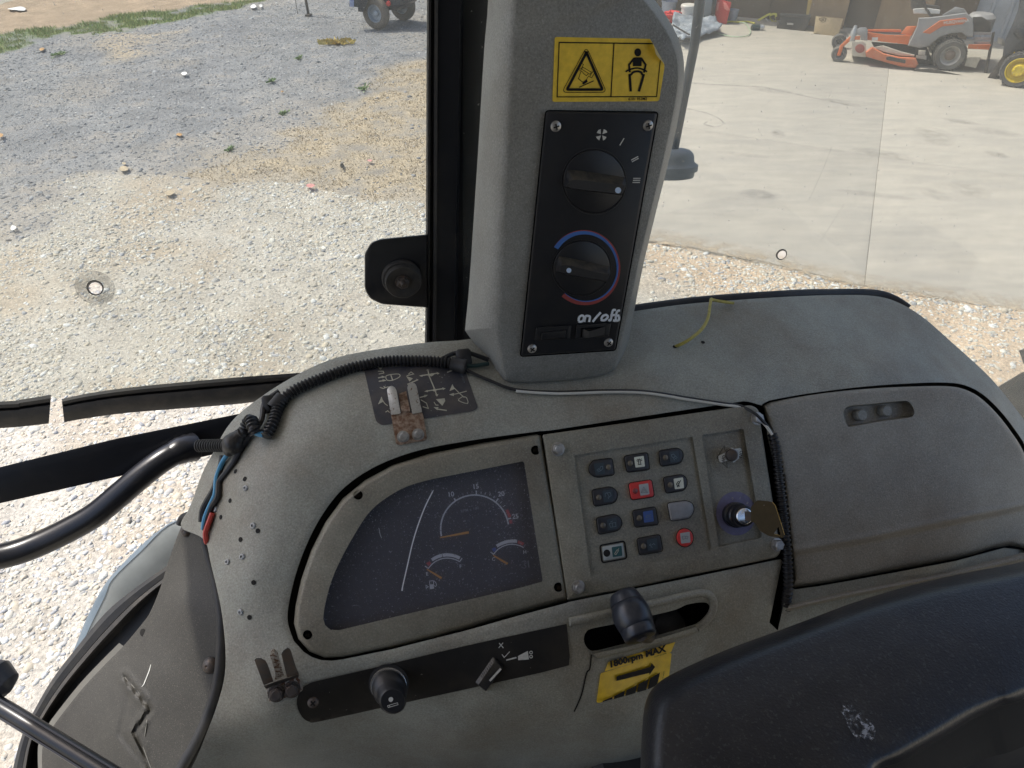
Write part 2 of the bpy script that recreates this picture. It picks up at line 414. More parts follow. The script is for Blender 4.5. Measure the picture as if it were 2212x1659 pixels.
M['console'] = mat('console_plastic', (0.241, 0.241, 0.223), 0.45, dirt=(0.146, 0.131, 0.099), dscale=9, damt=0.55, dlo=0.45, dhi=0.72, speck=(0.46, 0.46, 0.43), sscale=900, sthr=0.60, samt=.25, bump=0.6, bscale=900, bdist=0.0009, grain=0.22)
M['black'] = mat('black_plastic', (0.015, 0.016, 0.019), 0.42, dirt=(0.04, 0.035, 0.03), dscale=30, damt=0.3, bump=0.2, bscale=1500, bdist=0.0004)
M['strip'] = mat('dusty_black_plastic', (0.013, 0.0125, 0.012), 0.5, dirt=(0.04, 0.033, 0.026), dscale=28, damt=0.5, speck=(0.4, 0.38, 0.33), sscale=300, sthr=0.74, bump=0.2, bscale=1500)
M['blackdust'] = mat('dust_topped_plastic', (0.016, 0.017, 0.02), 0.42, dirt=(0.04, 0.035, 0.03), dscale=30, damt=0.3, dust=((.13, .11, .075), .62, .92, .55), bump=0.2, bscale=1500, bdist=0.0004)
M['dustyridge'] = mat('dust_on_black', (0.045, 0.04, 0.03), 0.75, dirt=(0.11, 0.09, 0.06), dscale=60, damt=0.7)
M['rubber'] = mat('black_rubber', (0.022, 0.022, 0.024), 0.55, dirt=(0.07, 0.062, 0.05), dscale=25, damt=0.5)
M['rubbergrey'] = mat('weathered_rubber', (0.035, 0.033, 0.031), 0.65, dirt=(0.10, 0.085, 0.07), dscale=30, damt=0.6, bump=0.3, bscale=300)
M['hose'] = mat('conduit_plastic', (0.018, 0.018, 0.02), 0.4, dirt=(0.06, 0.05, 0.04), dscale=30, damt=0.4)
M['cavity'] = mat('dark_cavity', (0.012, 0.011, 0.01), 0.9)
M['frame'] = mat('black_painted_steel', (0.012, 0.013, 0.017), 0.28, dirt=(0.06, 0.05, 0.04), dscale=18, damt=0.3, dlo=0.5, dhi=0.8, bump=0.08, bscale=120)
M['steel'] = mat('dull_steel', (0.5, 0.49, 0.47), 0.4, 0.75, dirt=(0.17, 0.14, 0.11), dscale=120, damt=0.6)
M['darksteel'] = mat('dark_steel', (0.10, 0.09, 0.085), 0.5, 0.6, dirt=(0.16, 0.09, 0.05), dscale=90, damt=0.6)
M['rust'] = mat('rusty_steel', (0.50, 0.47, 0.42), 0.5, 0.55, dirt=(0.13, 0.05, 0.02), dscale=300, damt=0.95, dlo=0.47, dhi=0.56)
M['rusty'] = mat('heavily_rusted_steel', (0.34, 0.25, 0.18), 0.7, 0.35, dirt=(0.12, 0.045, 0.018), dscale=220, damt=0.8, dlo=0.42, dhi=0.6)
M['clipsteel'] = mat('spotted_clip_steel', (0.46, 0.46, 0.44), 0.42, 0.75, dirt=(0.16, 0.1, 0.06), dscale=260, damt=0.9, dlo=0.58, dhi=0.64)
M['yellow'] = mat('yellow_sticker', (0.80, 0.55, 0.045), 0.45, dirt=(0.6, 0.4, 0.04), dscale=60, damt=0.4, speck=(0.75, 0.55, 0.12), sscale=700, sthr=0.7, samt=0.4)
M['orange'] = mat('amber_sticker', (0.95, 0.60, 0.025), 0.45, dirt=(0.6, 0.35, 0.03), dscale=50, damt=0.4)
M['ink'] = mat('black_ink', (0.012, 0.012, 0.013), 0.6, var=0, spec=.15)
M['paperback'] = mat('sticker_backing', (0.55, 0.45, 0.2), 0.6)
M['white'] = mat('white_print', (0.62, 0.62, 0.58), 0.5, dirt=(0.4, 0.38, 0.33), dscale=200, damt=0.4)
M['beige'] = mat('beige_print', (0.50, 0.48, 0.38), 0.5, dirt=(0.3, 0.27, 0.2), dscale=90, damt=0.6)
M['marker'] = mat('white_paint_marker', (0.78, 0.82, 0.86), 0.4, dirt=(0.55, 0.6, 0.66), dscale=200, damt=0.5)
M['blue'] = mat('blue_print', (0.045, 0.14, 0.42), 0.45)
M['red'] = mat('red_print', (0.30, 0.055, 0.05), 0.5)
M['bluedot'] = mat('pale_blue_dot', (0.5, 0.62, 0.8), 0.4)
M['decal'] = mat('faded_dark_decal', (0.045, 0.045, 0.055), 0.42, dirt=(0.15, 0.125, 0.1), dscale=22, damt=0.6, dlo=0.45, dhi=0.7, speck=(0.5, 0.5, 0.48), sscale=330, sthr=0.7)
M['dial'] = mat('dial_face', (0.014, 0.015, 0.021), 0.5)
M['needle'] = mat('orange_needle', (0.85, 0.38, 0.03), 0.5)
M['dialwhite'] = mat('dial_white', (0.85, 0.88, 0.92), 0.5)
M['dialred'] = mat('dial_red', (0.6, 0.05, 0.05), 0.5)
M['dialblue'] = mat('dial_blue', (0.04, 0.1, 0.42), 0.5)
M['dialdim'] = mat('dial_worn_white', (0.25, 0.26, 0.29), 0.5)
M['lens'] = glassmat('dusty_lens', (0.9, 0.9, 0.92), 0.36, (0.54, 0.53, 0.60), 16, 0.05, 0.32, 0.74, 0.24, fine=(700, 0.62, 0.16))
M['scratch'] = mat('scratch_white', (0.75, 0.76, 0.78), 0.35, var=0)
M['btn'] = mat('button_plastic', (0.026, 0.026, 0.03), 0.45, dirt=(0.07, 0.06, 0.055), dscale=60, damt=0.35)
M['btnred'] = mat('red_button_plastic', (0.62, 0.045, 0.04), 0.42)
M['btngrey'] = mat('grey_button_plastic', (0.26, 0.26, 0.27), 0.5, dirt=(0.2, 0.19, 0.17), dscale=80, damt=0.4)
M['btnwhite'] = mat('pale_button_plastic', (0.42, 0.45, 0.44), 0.45)
M['teal'] = mat('teal_icon_plate', (0.035, 0.05, 0.06), 0.4)
M['tealb'] = mat('green_icon_plate', (0.03, 0.10, 0.10), 0.4)
M['cream'] = mat('cream_icon_plate', (0.68, 0.68, 0.56), 0.45)
M['greyicon'] = mat('grey_icon_plate', (0.40, 0.41, 0.40), 0.45)
M['blueicon'] = mat('blue_icon_plate', (0.05, 0.10, 0.30), 0.4)
M['led'] = mat('smoky_indicator', (0.14, 0.12, 0.09), 0.25)
M['ledred'] = mat('red_indicator', (0.22, 0.05, 0.05), 0.25)
M['iconline'] = mat('faint_icon_line', (0.13, 0.17, 0.19), 0.5)
M['purple'] = mat('violet_label_disc', (0.16, 0.145, 0.24), 0.4, dirt=(0.1, 0.09, 0.12), dscale=90, damt=0.5)
M['chrome'] = mat('worn_chrome', (0.75, 0.74, 0.72), 0.25, 0.95)
M['brass'] = mat('brass_key', (0.085, 0.062, 0.03), 0.42, 0.5, dirt=(0.08, 0.06, 0.03), dscale=120, damt=0.5)
M['brassedge'] = mat('lit_brass', (0.7, 0.5, 0.2), 0.3, 0.9)
M['wblue'] = mat('blue_wire', (0.07, 0.29, 0.5), 0.4); M['wred'] = mat('red_wire', (0.5, 0.06, 0.045), 0.4)
M['wblack'] = mat('black_wire', (0.02, 0.02, 0.022), 0.45); M['wwhite'] = mat('white_wire', (0.62, 0.6, 0.54), 0.45); M['wyellow'] = mat('yellow_wire', (0.5, 0.42, 0.09), 0.5, dirt=(0.3, 0.24, 0.06), dscale=200, damt=0.6)
M['tape'] = mat('electrical_tape', (0.02, 0.019, 0.019), 0.42, bump=0.5, bscale=140, bdist=0.002)
M['leather'] = mat('black_grained_vinyl', (0.011, 0.0115, 0.015), 0.33, dirt=(0.035, 0.033, 0.032), dscale=30, damt=0.4, speck=(.06, .06, .062), sscale=420, sthr=.60, samt=.4, bump=0.4, bscale=520, bdist=0.0009)
M['scuff'] = mat('pale_scuff', (0.35, 0.36, 0.39), 0.6, alpha=(260, 0.47, 0.62, 0.75))
M['lever'] = mat('worn_black_grip', (0.022, 0.026, 0.036), 0.3, dirt=(0.09, 0.09, 0.1), dscale=40, damt=0.5, dlo=0.5, dhi=0.75)
M['side'] = mat('side_trim_plastic', (0.048, 0.045, 0.038), 0.6, dirt=(0.025, 0.022, 0.019), dscale=7, damt=0.7, dlo=0.38, dhi=0.7, speck=(0.42, 0.38, 0.3), sscale=900, sthr=0.62, samt=0.15, bump=0.3, bscale=800, grain=0.22)
M['flange'] = mat('pale_flange_plastic', (0.2, 0.193, 0.17), 0.6, dirt=(0.22, 0.2, 0.17), dscale=12, damt=0.5)
M['fender'] = mat('pale_grey_fender', (0.36, 0.38, 0.365), 0.5, dirt=(0.3, 0.29, 0.26), dscale=6, damt=0.5)
M['fenderrim'] = mat('blue_grey_edge', (0.10, 0.135, 0.165), 0.55)
M['glass'] = glassmat('window_glass', (0.915, 0.925, 0.90), 0.16, (0.7, 0.69, 0.64), 7, 0.05, 0.32, 0.75, 0.055, fine=(230, 0.69, 0.45))
M['residue'] = mat('old_sealant', (0.22, 0.22, 0.19), 0.8, alpha=(70, 0.25, 0.7, 0.55))
M['floor'] = mat('floor_mat', (0.05, 0.042, 0.033), 0.9, dirt=(0.11, 0.085, 0.06), dscale=12, damt=0.6)
M['headliner'] = mat('roof_lining', (0.45, 0.44, 0.42), 0.8)
M['plug'] = mat('torn_plug_plastic', (0.42, 0.43, 0.43), 0.5, dirt=(.2, .2, .19), dscale=300, damt=.8)
M['roofout'] = mat('roof_shell', (0.5, 0.5, 0.5), 0.5)
# ================================================================== THE CAB
z1 = Z(0, 0, 1700, 2212); z2 = Z(1600, 0, 1200, 1244); z3 = Z(2500, 0, 1500, 2212); z4 = Z(0, 1300, 1500, 1464); z5 = Z(1100, 1650, 1200, 1659)
z6 = Z(2000, 1550, 1200, 1659); z7 = Z(2500, 1100, 1500, 2074); z8 = Z(2300, 2000, 1700, 2212)
a1 = Z(3200, 0, 800, 2212); a2 = Z(2550, 0, 800, 2212); a3 = Z(1050, 0, 650, 2212); a4 = Z(2500, 300, 400, 1475); a5 = Z(1350, 1350, 650, 2212)
a6 = Z(700, 1550, 500, 1382); a7 = Z(3700, 1100, 300, 711); a8 = Z(0, 2300, 700, 1659)
b1 = Z(2130, 120, 520, 2212); b2 = Z(2030, 420, 570, 1891); b3 = Z(2000, 880, 500, 1536); b4 = Z(1650, 1870, 470, 1659); b5 = Z(2260, 1750, 480, 1659)
b6 = Z(2760, 1650, 360, 1194); b7 = Z(2230, 2250, 600, 1878); b8 = Z(950, 2450, 550, 2212)

FDASH = fcam(1432, 1084, 0.66, (0.97, -0.12, 0.20), (-0.17, -0.98, 0.05))
FCON = fcam(1300, 500, 0.60, (0.973, -0.073, 0.20), (0.10, -0.86, -0.50))
FWIN = Frame((0.0, 0.80, 2.0), (0.978, 0.208, 0), (0, 0, 1))
ARMZ = 1.965
FARM = Frame((0.25, 0.3, ARMZ), (1, 0, 0), (0, 1, 0))
D, C_, W_ = FDASH.P, FCON.P, FWIN.P

# ---- dashboard body: height over the dash plane (metres), a smooth moulded shell
dent = [z4(475, 1310), z4(575, 1435), z4(515, 1520), z4(570, 1659)]
BOFF = TPS([
 (700, 1080, 0), (640, 1250, -.002), (640, 1380, 0), (800, 985, 0), (950, 945, 0), (1170, 920, 0), (1340, 900, 0), (1480, 878, -.001), (1620, 862, -.002),
 (1000, 880, -.006), (900, 850, -.012), (1400, 800, -.018), (1700, 760, -.034), (1700, 700, -.055), (1830, 640, -.10), (1500, 655, -.085), (1372, 672, -.08), (1200, 720, -.06),
 (1010, 735, -.055), (900, 765, -.044), (800, 757, -.058), (700, 783, -.062), (620, 815, -.066), (700, 880, -.022), (600, 1000, -.012), (560, 1100, -.010), (540, 1250, -.006),
 (510, 1050, -.030), (510, 920, -.065), (453, 991, -.080), (411, 1093, -.085), (460, 1120, -.050), (391, 1138, -.09), (452, 1220, -.040), (486, 1340, -.022), (490, 1440, -.020), (470, 1520, -.028),
 (430, 1640, -.050), (600, 1450, 0), (1000, 1500, 0), (1400, 1450, 0), (600, 1570, -.018), (1000, 1575, -.022), (1000, 1640, -.082), (600, 1640, -.078), (1400, 1640, -.07), (1000, 1690, -.16), (600, 1690, -.15), (1350, 1600, -.022), (1400, 1700, -.13),
 (1900, 800, -.022), (2000, 830, -.030), (2060, 743, -.085), (1950, 655, -.10), (2120, 808, -.088), (2120, 870, -.040), (2180, 900, -.085), (2200, 960, -.075), (2280, 1080, -.09), (1660, 1000, 0), (1900, 1000, 0), (1900, 1300, 0),
 (2150, 1000, -.022), (2200, 1300, -.01), (2290, 1300, -.03), (1750, 1450, -.005), (1800, 1690, -.04), (2250, 1600, -.04)])
def B(x, y, h=0.0):
    return D(x, y, float(BOFF(x, y))+h)
body = cr([(391, 1138), (411, 1093), (436, 1025), (453, 991), (499, 912), (567, 855), (646, 807), (720, 775), (800, 757), (920, 740), (1010, 733), (1150, 708), (1260, 690), (1372, 672), (1500, 655),
           (1700, 641), (1830, 637), (1900, 641), (1950, 658), (2000, 690), (2060, 743), (2120, 797), (2157, 836), (2195, 884), (2222, 924), (2268, 1020), (2295, 1200), (2290, 1450), (2280, 1520),
           (1900, 1540), (1700, 1600), (1400, 1705), (900, 1705), (500, 1705), (405, 1700), (432, 1620), (470, 1520), (487, 1440), (480, 1330), (456, 1220), (440, 1165)], 5)
cluster_px = z5([(66, 1085), (75, 990), (105, 850), (160, 690), (235, 540), (330, 410), (450, 312), (600, 230), (800, 168), (1100, 108), (1375, 64), (1400, 72), (1408, 95), (1480, 500), (1549, 930), (1550, 955), (1535, 968),
                 (1300, 1030), (1000, 1115), (600, 1215), (330, 1268), (230, 1271), (150, 1238), (90, 1170)])
switch_px = rnd(z6([(164, 205), (1290, 44), (1330, 66), (1452, 838), (1428, 868), (306, 1102), (297, 1095)]), [4, 8, 8, 6, 6, 3, 3])
lid_px = [z7(p) for p in [(668, 690), (690, 658), (740, 644), (900, 616), (1100, 590), (1300, 574), (1500, 566), (1650, 565), (1740, 578), (1830, 622), (1920, 705), (2000, 805), (2074, 925)]] + \
         [(2240, 1060), (2275, 1160), (2275, 1330)] + [z7(2074, 1440), z7(1700, 1500), z7(1300, 1575), z7(840, 1652), z7(828, 1600), z7(812, 1450), z7(790, 1250), z7(765, 1050), z7(720, 850)]
hole_main = cr([z5(p) for p in [(66, 1180), (36, 1090)]] + [z5(p) for p in [(36, 1000), (72, 835), (130, 672), (208, 518), (312, 378), (442, 275), (600, 197), (800, 137), (1100, 86), (1390, 48)]], 4, False) + \
            [z6(p) for p in [(200, 183), (700, 106), (1250, 24)]] + [(1618, 868), z7(668, 672), z7(690, 850), z7(738, 1050), z7(764, 1250), z7(784, 1450), z7(800, 1640)] + \
            [(1680, 1362), (1662, 1345), (1690, 1212), (1686, 1208)] + [z6(p) for p in [(1430, 880), (900, 990), (306, 1108)]] + \
            [z5(p) for p in [(1540, 975), (1300, 1038), (1000, 1123), (600, 1224), (330, 1280), (270, 1287), (215, 1284), (165, 1268), (120, 1240)]]
lid_hole = [q if q[0] < 1800 or q[1] > 1150 else tuple(np.array(q)+np.array((.72, -.68))*5.5*min(1, (q[0]-1800)/200)) for q in inset(cr(lid_px, 3), -4.0)]
slot_px = cr([b7(p) for p in [(160, 760), (185, 690), (250, 645), (520, 590), (800, 525), (1050, 470), (1280, 412), (1420, 350), (1600, 322), (1680, 345), (1690, 430), (1610, 540), (1480, 600), (1100, 712), (700, 815), (330, 905), (235, 905), (175, 840)]], 4)

dash = thing('dashboard', 'large grey moulded tractor dashboard, dusty, with rounded shoulders and deep recesses', 'dashboard', B(1100, 1500, -.05))
mb = MB()
crack = [b7(250, 960), b7(232, 1130), b7(190, 1195), b7(130, 1450), b7(40, 1659)]
def Bshell(x, y, h=0.0):     # the shell turns in at the rim of the big opening
    d_ = float(dpoly([x], [y], hole_main, True)[0])
    return B(x, y, h-.0012*max(0, 1-d_/11)**2)
mb.sheet(Bshell, body, [hole_main, lid_hole, slot_px], step=9, rim=0.016, orim=.13)
mb.build('dash_shell', [M['cowl']], dash, sharp=50)
mb = MB()       # dark inside of the dash, seen through the gaps and the lever slot
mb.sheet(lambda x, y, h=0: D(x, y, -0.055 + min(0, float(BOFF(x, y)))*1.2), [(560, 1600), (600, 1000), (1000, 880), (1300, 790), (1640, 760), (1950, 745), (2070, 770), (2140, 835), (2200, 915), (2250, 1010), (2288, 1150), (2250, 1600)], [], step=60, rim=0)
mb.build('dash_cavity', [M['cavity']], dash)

# glovebox lid, lower step, ledge
lid = MB(); pocket = cr([z7(p) for p in [(1100, 700), (1130, 672), (1250, 660), (1400, 645), (1450, 648), (1480, 690), (1478, 720), (1450, 735), (1300, 755), (1150, 782), (1118, 778), (1102, 740)]], 4)
crease = [z7(800, 1475), z7(1200, 1405), z7(1600, 1320), z7(2074, 1222), (2300, 1060)]
def lidoff(x, y):
    s = (y - np.interp(x, [p[0] for p in crease], [p[1] for p in crease]))
    st = 1/(1+math.exp(-s/1.6))
    e = float(dpoly([x], [y], lid_s, True)[0]); r = 1-min(1, e/9)
    return 0.004 - 0.0065*st + 0.0016*math.exp(-(s+7)**2/40) - 0.010*(1-math.sqrt(max(0, 1-r*r)))
lid_s = cr(lid_px, 4)
def LID(x, y, h=0.0): return D(x, y, lidoff(x, y) - 0.03*max(0, (x-2040)/240)**2 - 0.004*max(0, (960-y)/130)**2 + h)
lid.sheet(LID, lid_s, [pocket], step=5, rim=0.02)
lo = lid.build('storage_lid', [M['lid']], dash, sharp=55)
p = MB(); p.loft([[LID(x, y, -.001) for x, y in pocket], [LID(x, y, -.011) for x, y in inset(pocket, 3)]], 0, cap=True); p.build('finger_pocket', [M['lid']], lo)
for q in (z7(1172, 722), z7(1305, 700)):
    pm = MB(); c = LID(*q, -.011); pm.lathe(c, FDASH.N, [(.0058, 0), (.0058, .0075), (.005, .0086), (0.0001, .0087)], 18); pm.build('pocket_pin', [M['console']], lo)
led = MB()      # rounded ledge under the lid, and the panel under it
e1 = [z8(1020, 470), z8(1300, 405), z8(1800, 305), z8(2212, 205), (2290, 1170)]; e2 = [z8(1000, 510), z8(1300, 440), z8(1800, 345), z8(2212, 258), (2290, 1206)]
e1, e2 = cr(e1, 4, False), cr(e2, 4, False)
prof = [(0, -.002), (.1, .004), (.3, .009), (.6, .010), (.85, .006), (1, -.004)]
led.loft([[D(a[0]+(b[0]-a[0])*s, a[1]+(b[1]-a[1])*s, h) for a, b in zip(e1, e2)] for s, h in prof], 0, cap=False, closed=False)
led.build('ledge_rail', [M['lid']], dash)
un = MB(); un.sheet(lambda x, y, h=0: D(x, y, -.006 - .0003*max(0, y-1400)+h), [z8(985, 500), z8(1300, 432), z8(2212, 246), (2290, 1190), (2290, 1480), (1690, 1480), (1684, 1420)], [], step=20, rim=.01)
un.build('lower_panel', [M['lid']], dash)

# lever slot: rolled lip above, ledge below
lip = MB(); lp = cr([b7(p) for p in [(-20, 560), (250, 500), (480, 450), (1000, 335), (1400, 240), (1600, 205), (1700, 235), (1745, 330), (1725, 450), (1640, 560), (1540, 640)]], 5, False)
lip.tube([B(x, y, .001) for x, y in lp], .0036, seg=10); lip.build('slot_lip', [M['cowl']], dash)
le = MB(); le1 = [b7(265, 945), b7(700, 850), b7(1100, 745), b7(1540, 612)]; le2 = [b7(330, 1012), b7(700, 925), b7(1100, 822), b7(1555, 690)]
le.loft([[B(a[0]+(b[0]-a[0])*s, a[1]+(b[1]-a[1])*s, h) for a, b in zip(le1, le2)] for s, h in [(0, -.02), (0, .006), (.15, .009), (.75, .009), (1, .005), (1.02, -.001)]], 0, cap=False, closed=False)
le.build('slot_ledge', [M['cowl']], dash)
cf = MB(); cf.stroke(B, cr(crack, 6, False), 3.2, .0006); cf.build('panel_seam', [M['cavity']], dash)
# amber warning sticker under the lever
st = MB()
st.sheet(lambda x, y, h=0: B(x, y, .0008+h), rnd([b7(455, 1052), b7(1278, 806), b7(1225, 930), b7(412, 1168)], [4, 2, 1, 1]), [], step=9, rim=.0008)
st.sheet(lambda x, y, h=0: B(x, y, .0010+h), rnd([b7(362, 1190), b7(1200, 932), b7(1232, 950), b7(1200, 1235), b7(1050, 1340), b7(345, 1552), b7(312, 1545)], [4, 3, 3, 3, 1, 3, 3]), [], step=9, rim=.001)
st.text(B, '1800rpm MAX', b7(470, 1122), (770, -225), .0026, 1, size=b7.k*104, bold=.05, shear=.15, sx=1.13)
st.fill(B, [b7(558, 1228), b7(975, 1108), b7(985, 1062), b7(1030, 1112), b7(962, 1208), b7(958, 1185), b7(556, 1284)], .0028, 1)
for q in ([(383, 1530), (512, 1475), (508, 1505), (392, 1540)], [(530, 1468), (660, 1402), (648, 1470), (526, 1505)], [(680, 1395), (808, 1332), (790, 1432), (666, 1466)], [(828, 1322), (950, 1258), (922, 1393), (806, 1425)], [(972, 1246), (1090, 1180), (1055, 1335), (938, 1388)]):
    st.fill(B, [b7(p) if False else b7(*p) for p in q], .0028, 1)
st.text(B, '3710 645M1', b7(1128, 1280), (22, -120), .0028, 1, size=b7.k*24)
st.text(B, 'STOP ENGINE', b7(1020, 1000), (150, -48), .0028, 1, size=b7.k*26)
lab(st.build('warning_sticker', [M['orange'], M['ink']], dash), 'amber 1800rpm MAX sticker with arrow and rising bars')

# faded function decal on the cowl
de = MB(); dpx = cr([], 1) if False else rnd([a5(240, 300), a5(1530, 250), a5(1590, 330), a5(1762, 830), a5(1690, 872), a5(480, 1060), a5(405, 1010)], [3, 3, 6, 12, 8, 12, 8], 4)
de.sheet(lambda x, y, h=0: B(x, y, .0007+h), dpx, [], step=14, rim=.0006)
T = .0012
def A(*p): return [a5(*q) for q in p]
for s in ([(430, 430), (515, 412)], [(440, 475), (530, 462)], [(835, 380), (870, 350), (905, 378), (812, 400)], [(600, 385), (625, 460)],
          [(540, 400), (600, 385), (705, 378), (718, 415), (625, 460), (555, 460), (535, 425), (540, 400)], [(430, 340), (500, 340), (508, 365), (440, 378)], [(1100, 380), (1180, 570)], [(1000, 400), (1230, 365)], [(1070, 605), (1310, 570)], [(1095, 330), (1105, 380)], [(1185, 590), (1212, 660)],
          [(1350, 355), (1430, 325)], [(1400, 655), (1500, 635), (1610, 605)], [(1440, 560), (1520, 640), (1580, 690)], [(1550, 680), (1500, 728), (1622, 770), (1605, 690), (1550, 680)], [(1225, 845), (1345, 862)],
          [(985, 690), (1080, 665)], [(1000, 720), (1075, 765), (1100, 835), (1025, 812)], [(1175, 750), (1200, 790), (1235, 792)], [(455, 555), (500, 570), (570, 545)], [(820, 515), (965, 452)], [(470, 690), (520, 770), (560, 800)], [(530, 885), (560, 865), (585, 890)]):
    de.stroke(B, cr(A(*s), 3, False) if len(s) > 4 else A(*s), a5.k*15 if len(s) == 2 else a5.k*11, T, 1)
for s in ([(480, 400), (535, 418), (485, 432)], [(490, 448), (545, 462), (495, 480)], [(805, 405), (895, 435), (850, 478)], [(1210, 350), (1250, 368), (1222, 385)], [(1020, 388), (975, 402), (1022, 415)], [(1285, 555), (1330, 570), (1295, 590)], [(1090, 590), (1045, 610), (1095, 620)],
          [(1190, 650), (1235, 645), (1215, 678)], [(1070, 330), (1085, 315), (1120, 325)], [(1420, 510), (1450, 575), (1380, 605)], [(1440, 630), (1375, 650), (1440, 672)], [(1200, 712), (1315, 700), (1325, 735), (1285, 800)], [(1235, 818), (1168, 818), (1222, 860)], [(480, 675), (500, 745), (430, 782)],
          [(1150, 365), (1180, 385), (1140, 410), (1085, 395)], [(1170, 570), (1215, 580), (1200, 610), (1160, 605)], [(1045, 655), (1095, 655), (1050, 690)], [(500, 535), (545, 555), (515, 562)], [(430, 285), (490, 295), (460, 320)]):
    de.fill(B, A(*s), T, 1)
de.text(B, '6101 676M2', a5(1590, 490), (-55, -160), T, 2, size=a5.k*36, up=(-160, 55))
lab(de.build('function_decal', [M['decal'], M['beige'], M['iconline']], dash), 'faded dark hydraulic function decal with beige arrows')
# drilled holes in the shell
for x, y in [z4(898, 528), z4(933, 557), z4(877, 640), z4(842, 703), z4(983, 755), z4(917, 788), z4(967, 952), z4(951, 1085), z7(340, 328), z7(188, 352)]:
    h = MB(); c = B(x, y, .0003); nrm = (B(x+2, y)-B(x, y)).cross(B(x, y+2)-B(x, y)).normalized(); nrm = -nrm if nrm.dot(CAM-c) < 0 else nrm
    h.lathe(c, nrm, [(.0021, 0), (.0021, .0003), (.0001, .0003)], 12); h.build('screw_hole', [M['cavity']], dash)
for x, y in [z4(937, 592), z4(965, 735), z4(924, 853), z4(868, 873), z4(917, 1064), z4(822, 672)]:
    h = MB(); c = B(x, y, .0002); nrm = (B(x+2, y)-B(x, y)).cross(B(x, y+2)-B(x, y)).normalized(); nrm = -nrm if nrm.dot(CAM-c) < 0 else nrm
    h.lathe(c, nrm, [(.0028, 0), (.0024, .0012), (.0012, .0016), (.0010, .0003), (.0001, .0002)], 9); lab(h.build('torn_plug', [M['plug']], dash), 'torn white plastic plug in the dash shoulder')

# ---- instrument cluster
cl = thing('instrument_cluster', 'curved grey instrument cluster with tachometer, fuel and temperature gauges behind a dusty lens', 'instrument panel', D(1000, 1390, -.02))
screen = cr(z5([(225, 1060), (235, 985), (265, 870), (310, 760), (385, 620), (470, 490), (560, 412), (680, 345), (820, 305)]), 4, False) + z5([(1060, 258), (1300, 211), (1310, 217), (1409, 850), (1405, 860), (1300, 890), (800, 1005), (310, 1122), (265, 1120), (235, 1095)])
ctr = [z5(413, 392), z5(1372, 150), z5(1495, 890), z5(140, 1147)]
m = MB(); m.plate(D, rnd(cluster_px, 1.2, 2) if False else cluster_px, -.016, .0070, 12, .013, holes=[screen]+[circ(x, y, 10.2, 20) for x, y in ctr], hd=-.004, seg=4)
m.build('bezel', [M['panel']], cl, sharp=50)
for i, (x, y) in enumerate(ctr):
    m = MB(); m.lathe(D(x, y, -.0045), FDASH.N, [(.0052, 0), (.0052, .0003), (.0001, .0003)], 16); hole = m.build('screw_hole', [M['cavity']], cl)
    m = MB(); m.lathe(D(x, y, -.0042), FDASH.N, [(.0026, 0), (.0026, .0014), (.0016, .002), (.0001, .002)], 12); m.build('screw', [M['darksteel']], hole)
m = MB(); m.fill(D, inset(screen, -3), -.0072); dial = m.build('dial_face', [M['dial']], cl)
H = -.0070
m = MB()
arc, ctc, rr = arc3(b4(262, 790), b4(745, 225), b4(1185, 630), 40)
m.stroke(D, arc, b4.k*20, H, 0)
for k, (p0, p1) in enumerate([((462, 312), (438, 270)), ((745, 215), (742, 165)), ((1018, 315), (1045, 272)), ((1175, 555), (1222, 543))]): m.stroke(D, [b4(p0), b4(p1)] if False else [b4(*p0), b4(*p1)], b4.k*18, H, 0)
for p0, p1 in [((503, 258), (492, 232)), ((562, 228), (552, 200)), ((622, 212), (616, 182)), ((684, 208), (682, 170))]: m.stroke(D, [b4(*p0), b4(*p1)], b4.k*10, H, 3)
for p0, p1 in [((806, 208), (812, 180)), ((866, 218), (875, 185)), ((926, 230), (938, 200)), ((978, 265), (995, 238)), ((1070, 340), (1098, 315)), ((1112, 388), (1142, 365))]: m.stroke(D, [b4(*p0), b4(*p1)], b4.k*8, H, 0)
m.fill(D, [b4(*q) for q in [(1145, 435), (1180, 420), (1225, 520), (1188, 540)]], H, 1); m.fill(D, [b4(*q) for q in [(1195, 575), (1232, 565), (1242, 615), (1205, 622)]], H, 1)
for t, p, c in [('10', (350, 250), 0), ('15', (692, 142), 0), ('20', (1045, 245), 0), ('25', (1240, 555), 0)]: m.text(D, t, b4(*p), (1, -.12), H, c, size=b4.k*92, bold=.02)
m.text(D, 'RPM x 100', b4(530, 470), (1, -.2), H, 3, size=b4.k*58, bold=.012)
m.text(D, '5', b4(165, 540), (1, -.12), H, 3, size=b4.k*70)
tach = m.build('tachometer', [M['dialwhite'], M['dialred'], M['dialblue'], M['dialdim']], cl)
m = MB()
m.stroke(D, arc3(b4(85, 1235), b4(330, 1095), b4(515, 1145), 16)[0], b4.k*13, H, 0)
m.stroke(D, arc3(b4(130, 1120), b4(340, 1050), b4(515, 1095), 16)[0], b4.k*44, H, 0); m.stroke(D, [b4(270, 1040), b4(280, 1085)], b4.k*8, H+.0001, 2)
m.fill(D, [b4(*q) for q in [(50, 1165), (100, 1138), (120, 1170), (85, 1205)]], H, 1); m.stroke(D, [b4(35, 1205), b4(85, 1238)], b4.k*14, H, 0); m.stroke(D, [b4(512, 1145), b4(548, 1095)], b4.k*14, H, 0)
m.text(D, 'E', b4(50, 1335), (1, -.1), H, 0, size=b4.k*68, bold=.015); m.text(D, 'F', b4(512, 1232), (1, -.1), H, 0, size=b4.k*68, bold=.015)
m.stroke(D, [b4(*q) for q in [(100, 1410), (150, 1405), (155, 1460), (102, 1462)]], b4.k*9, H, 0, True); m.fill(D, [b4(*q) for q in [(98, 1460), (155, 1455), (162, 1515), (104, 1525)]], H, 0)
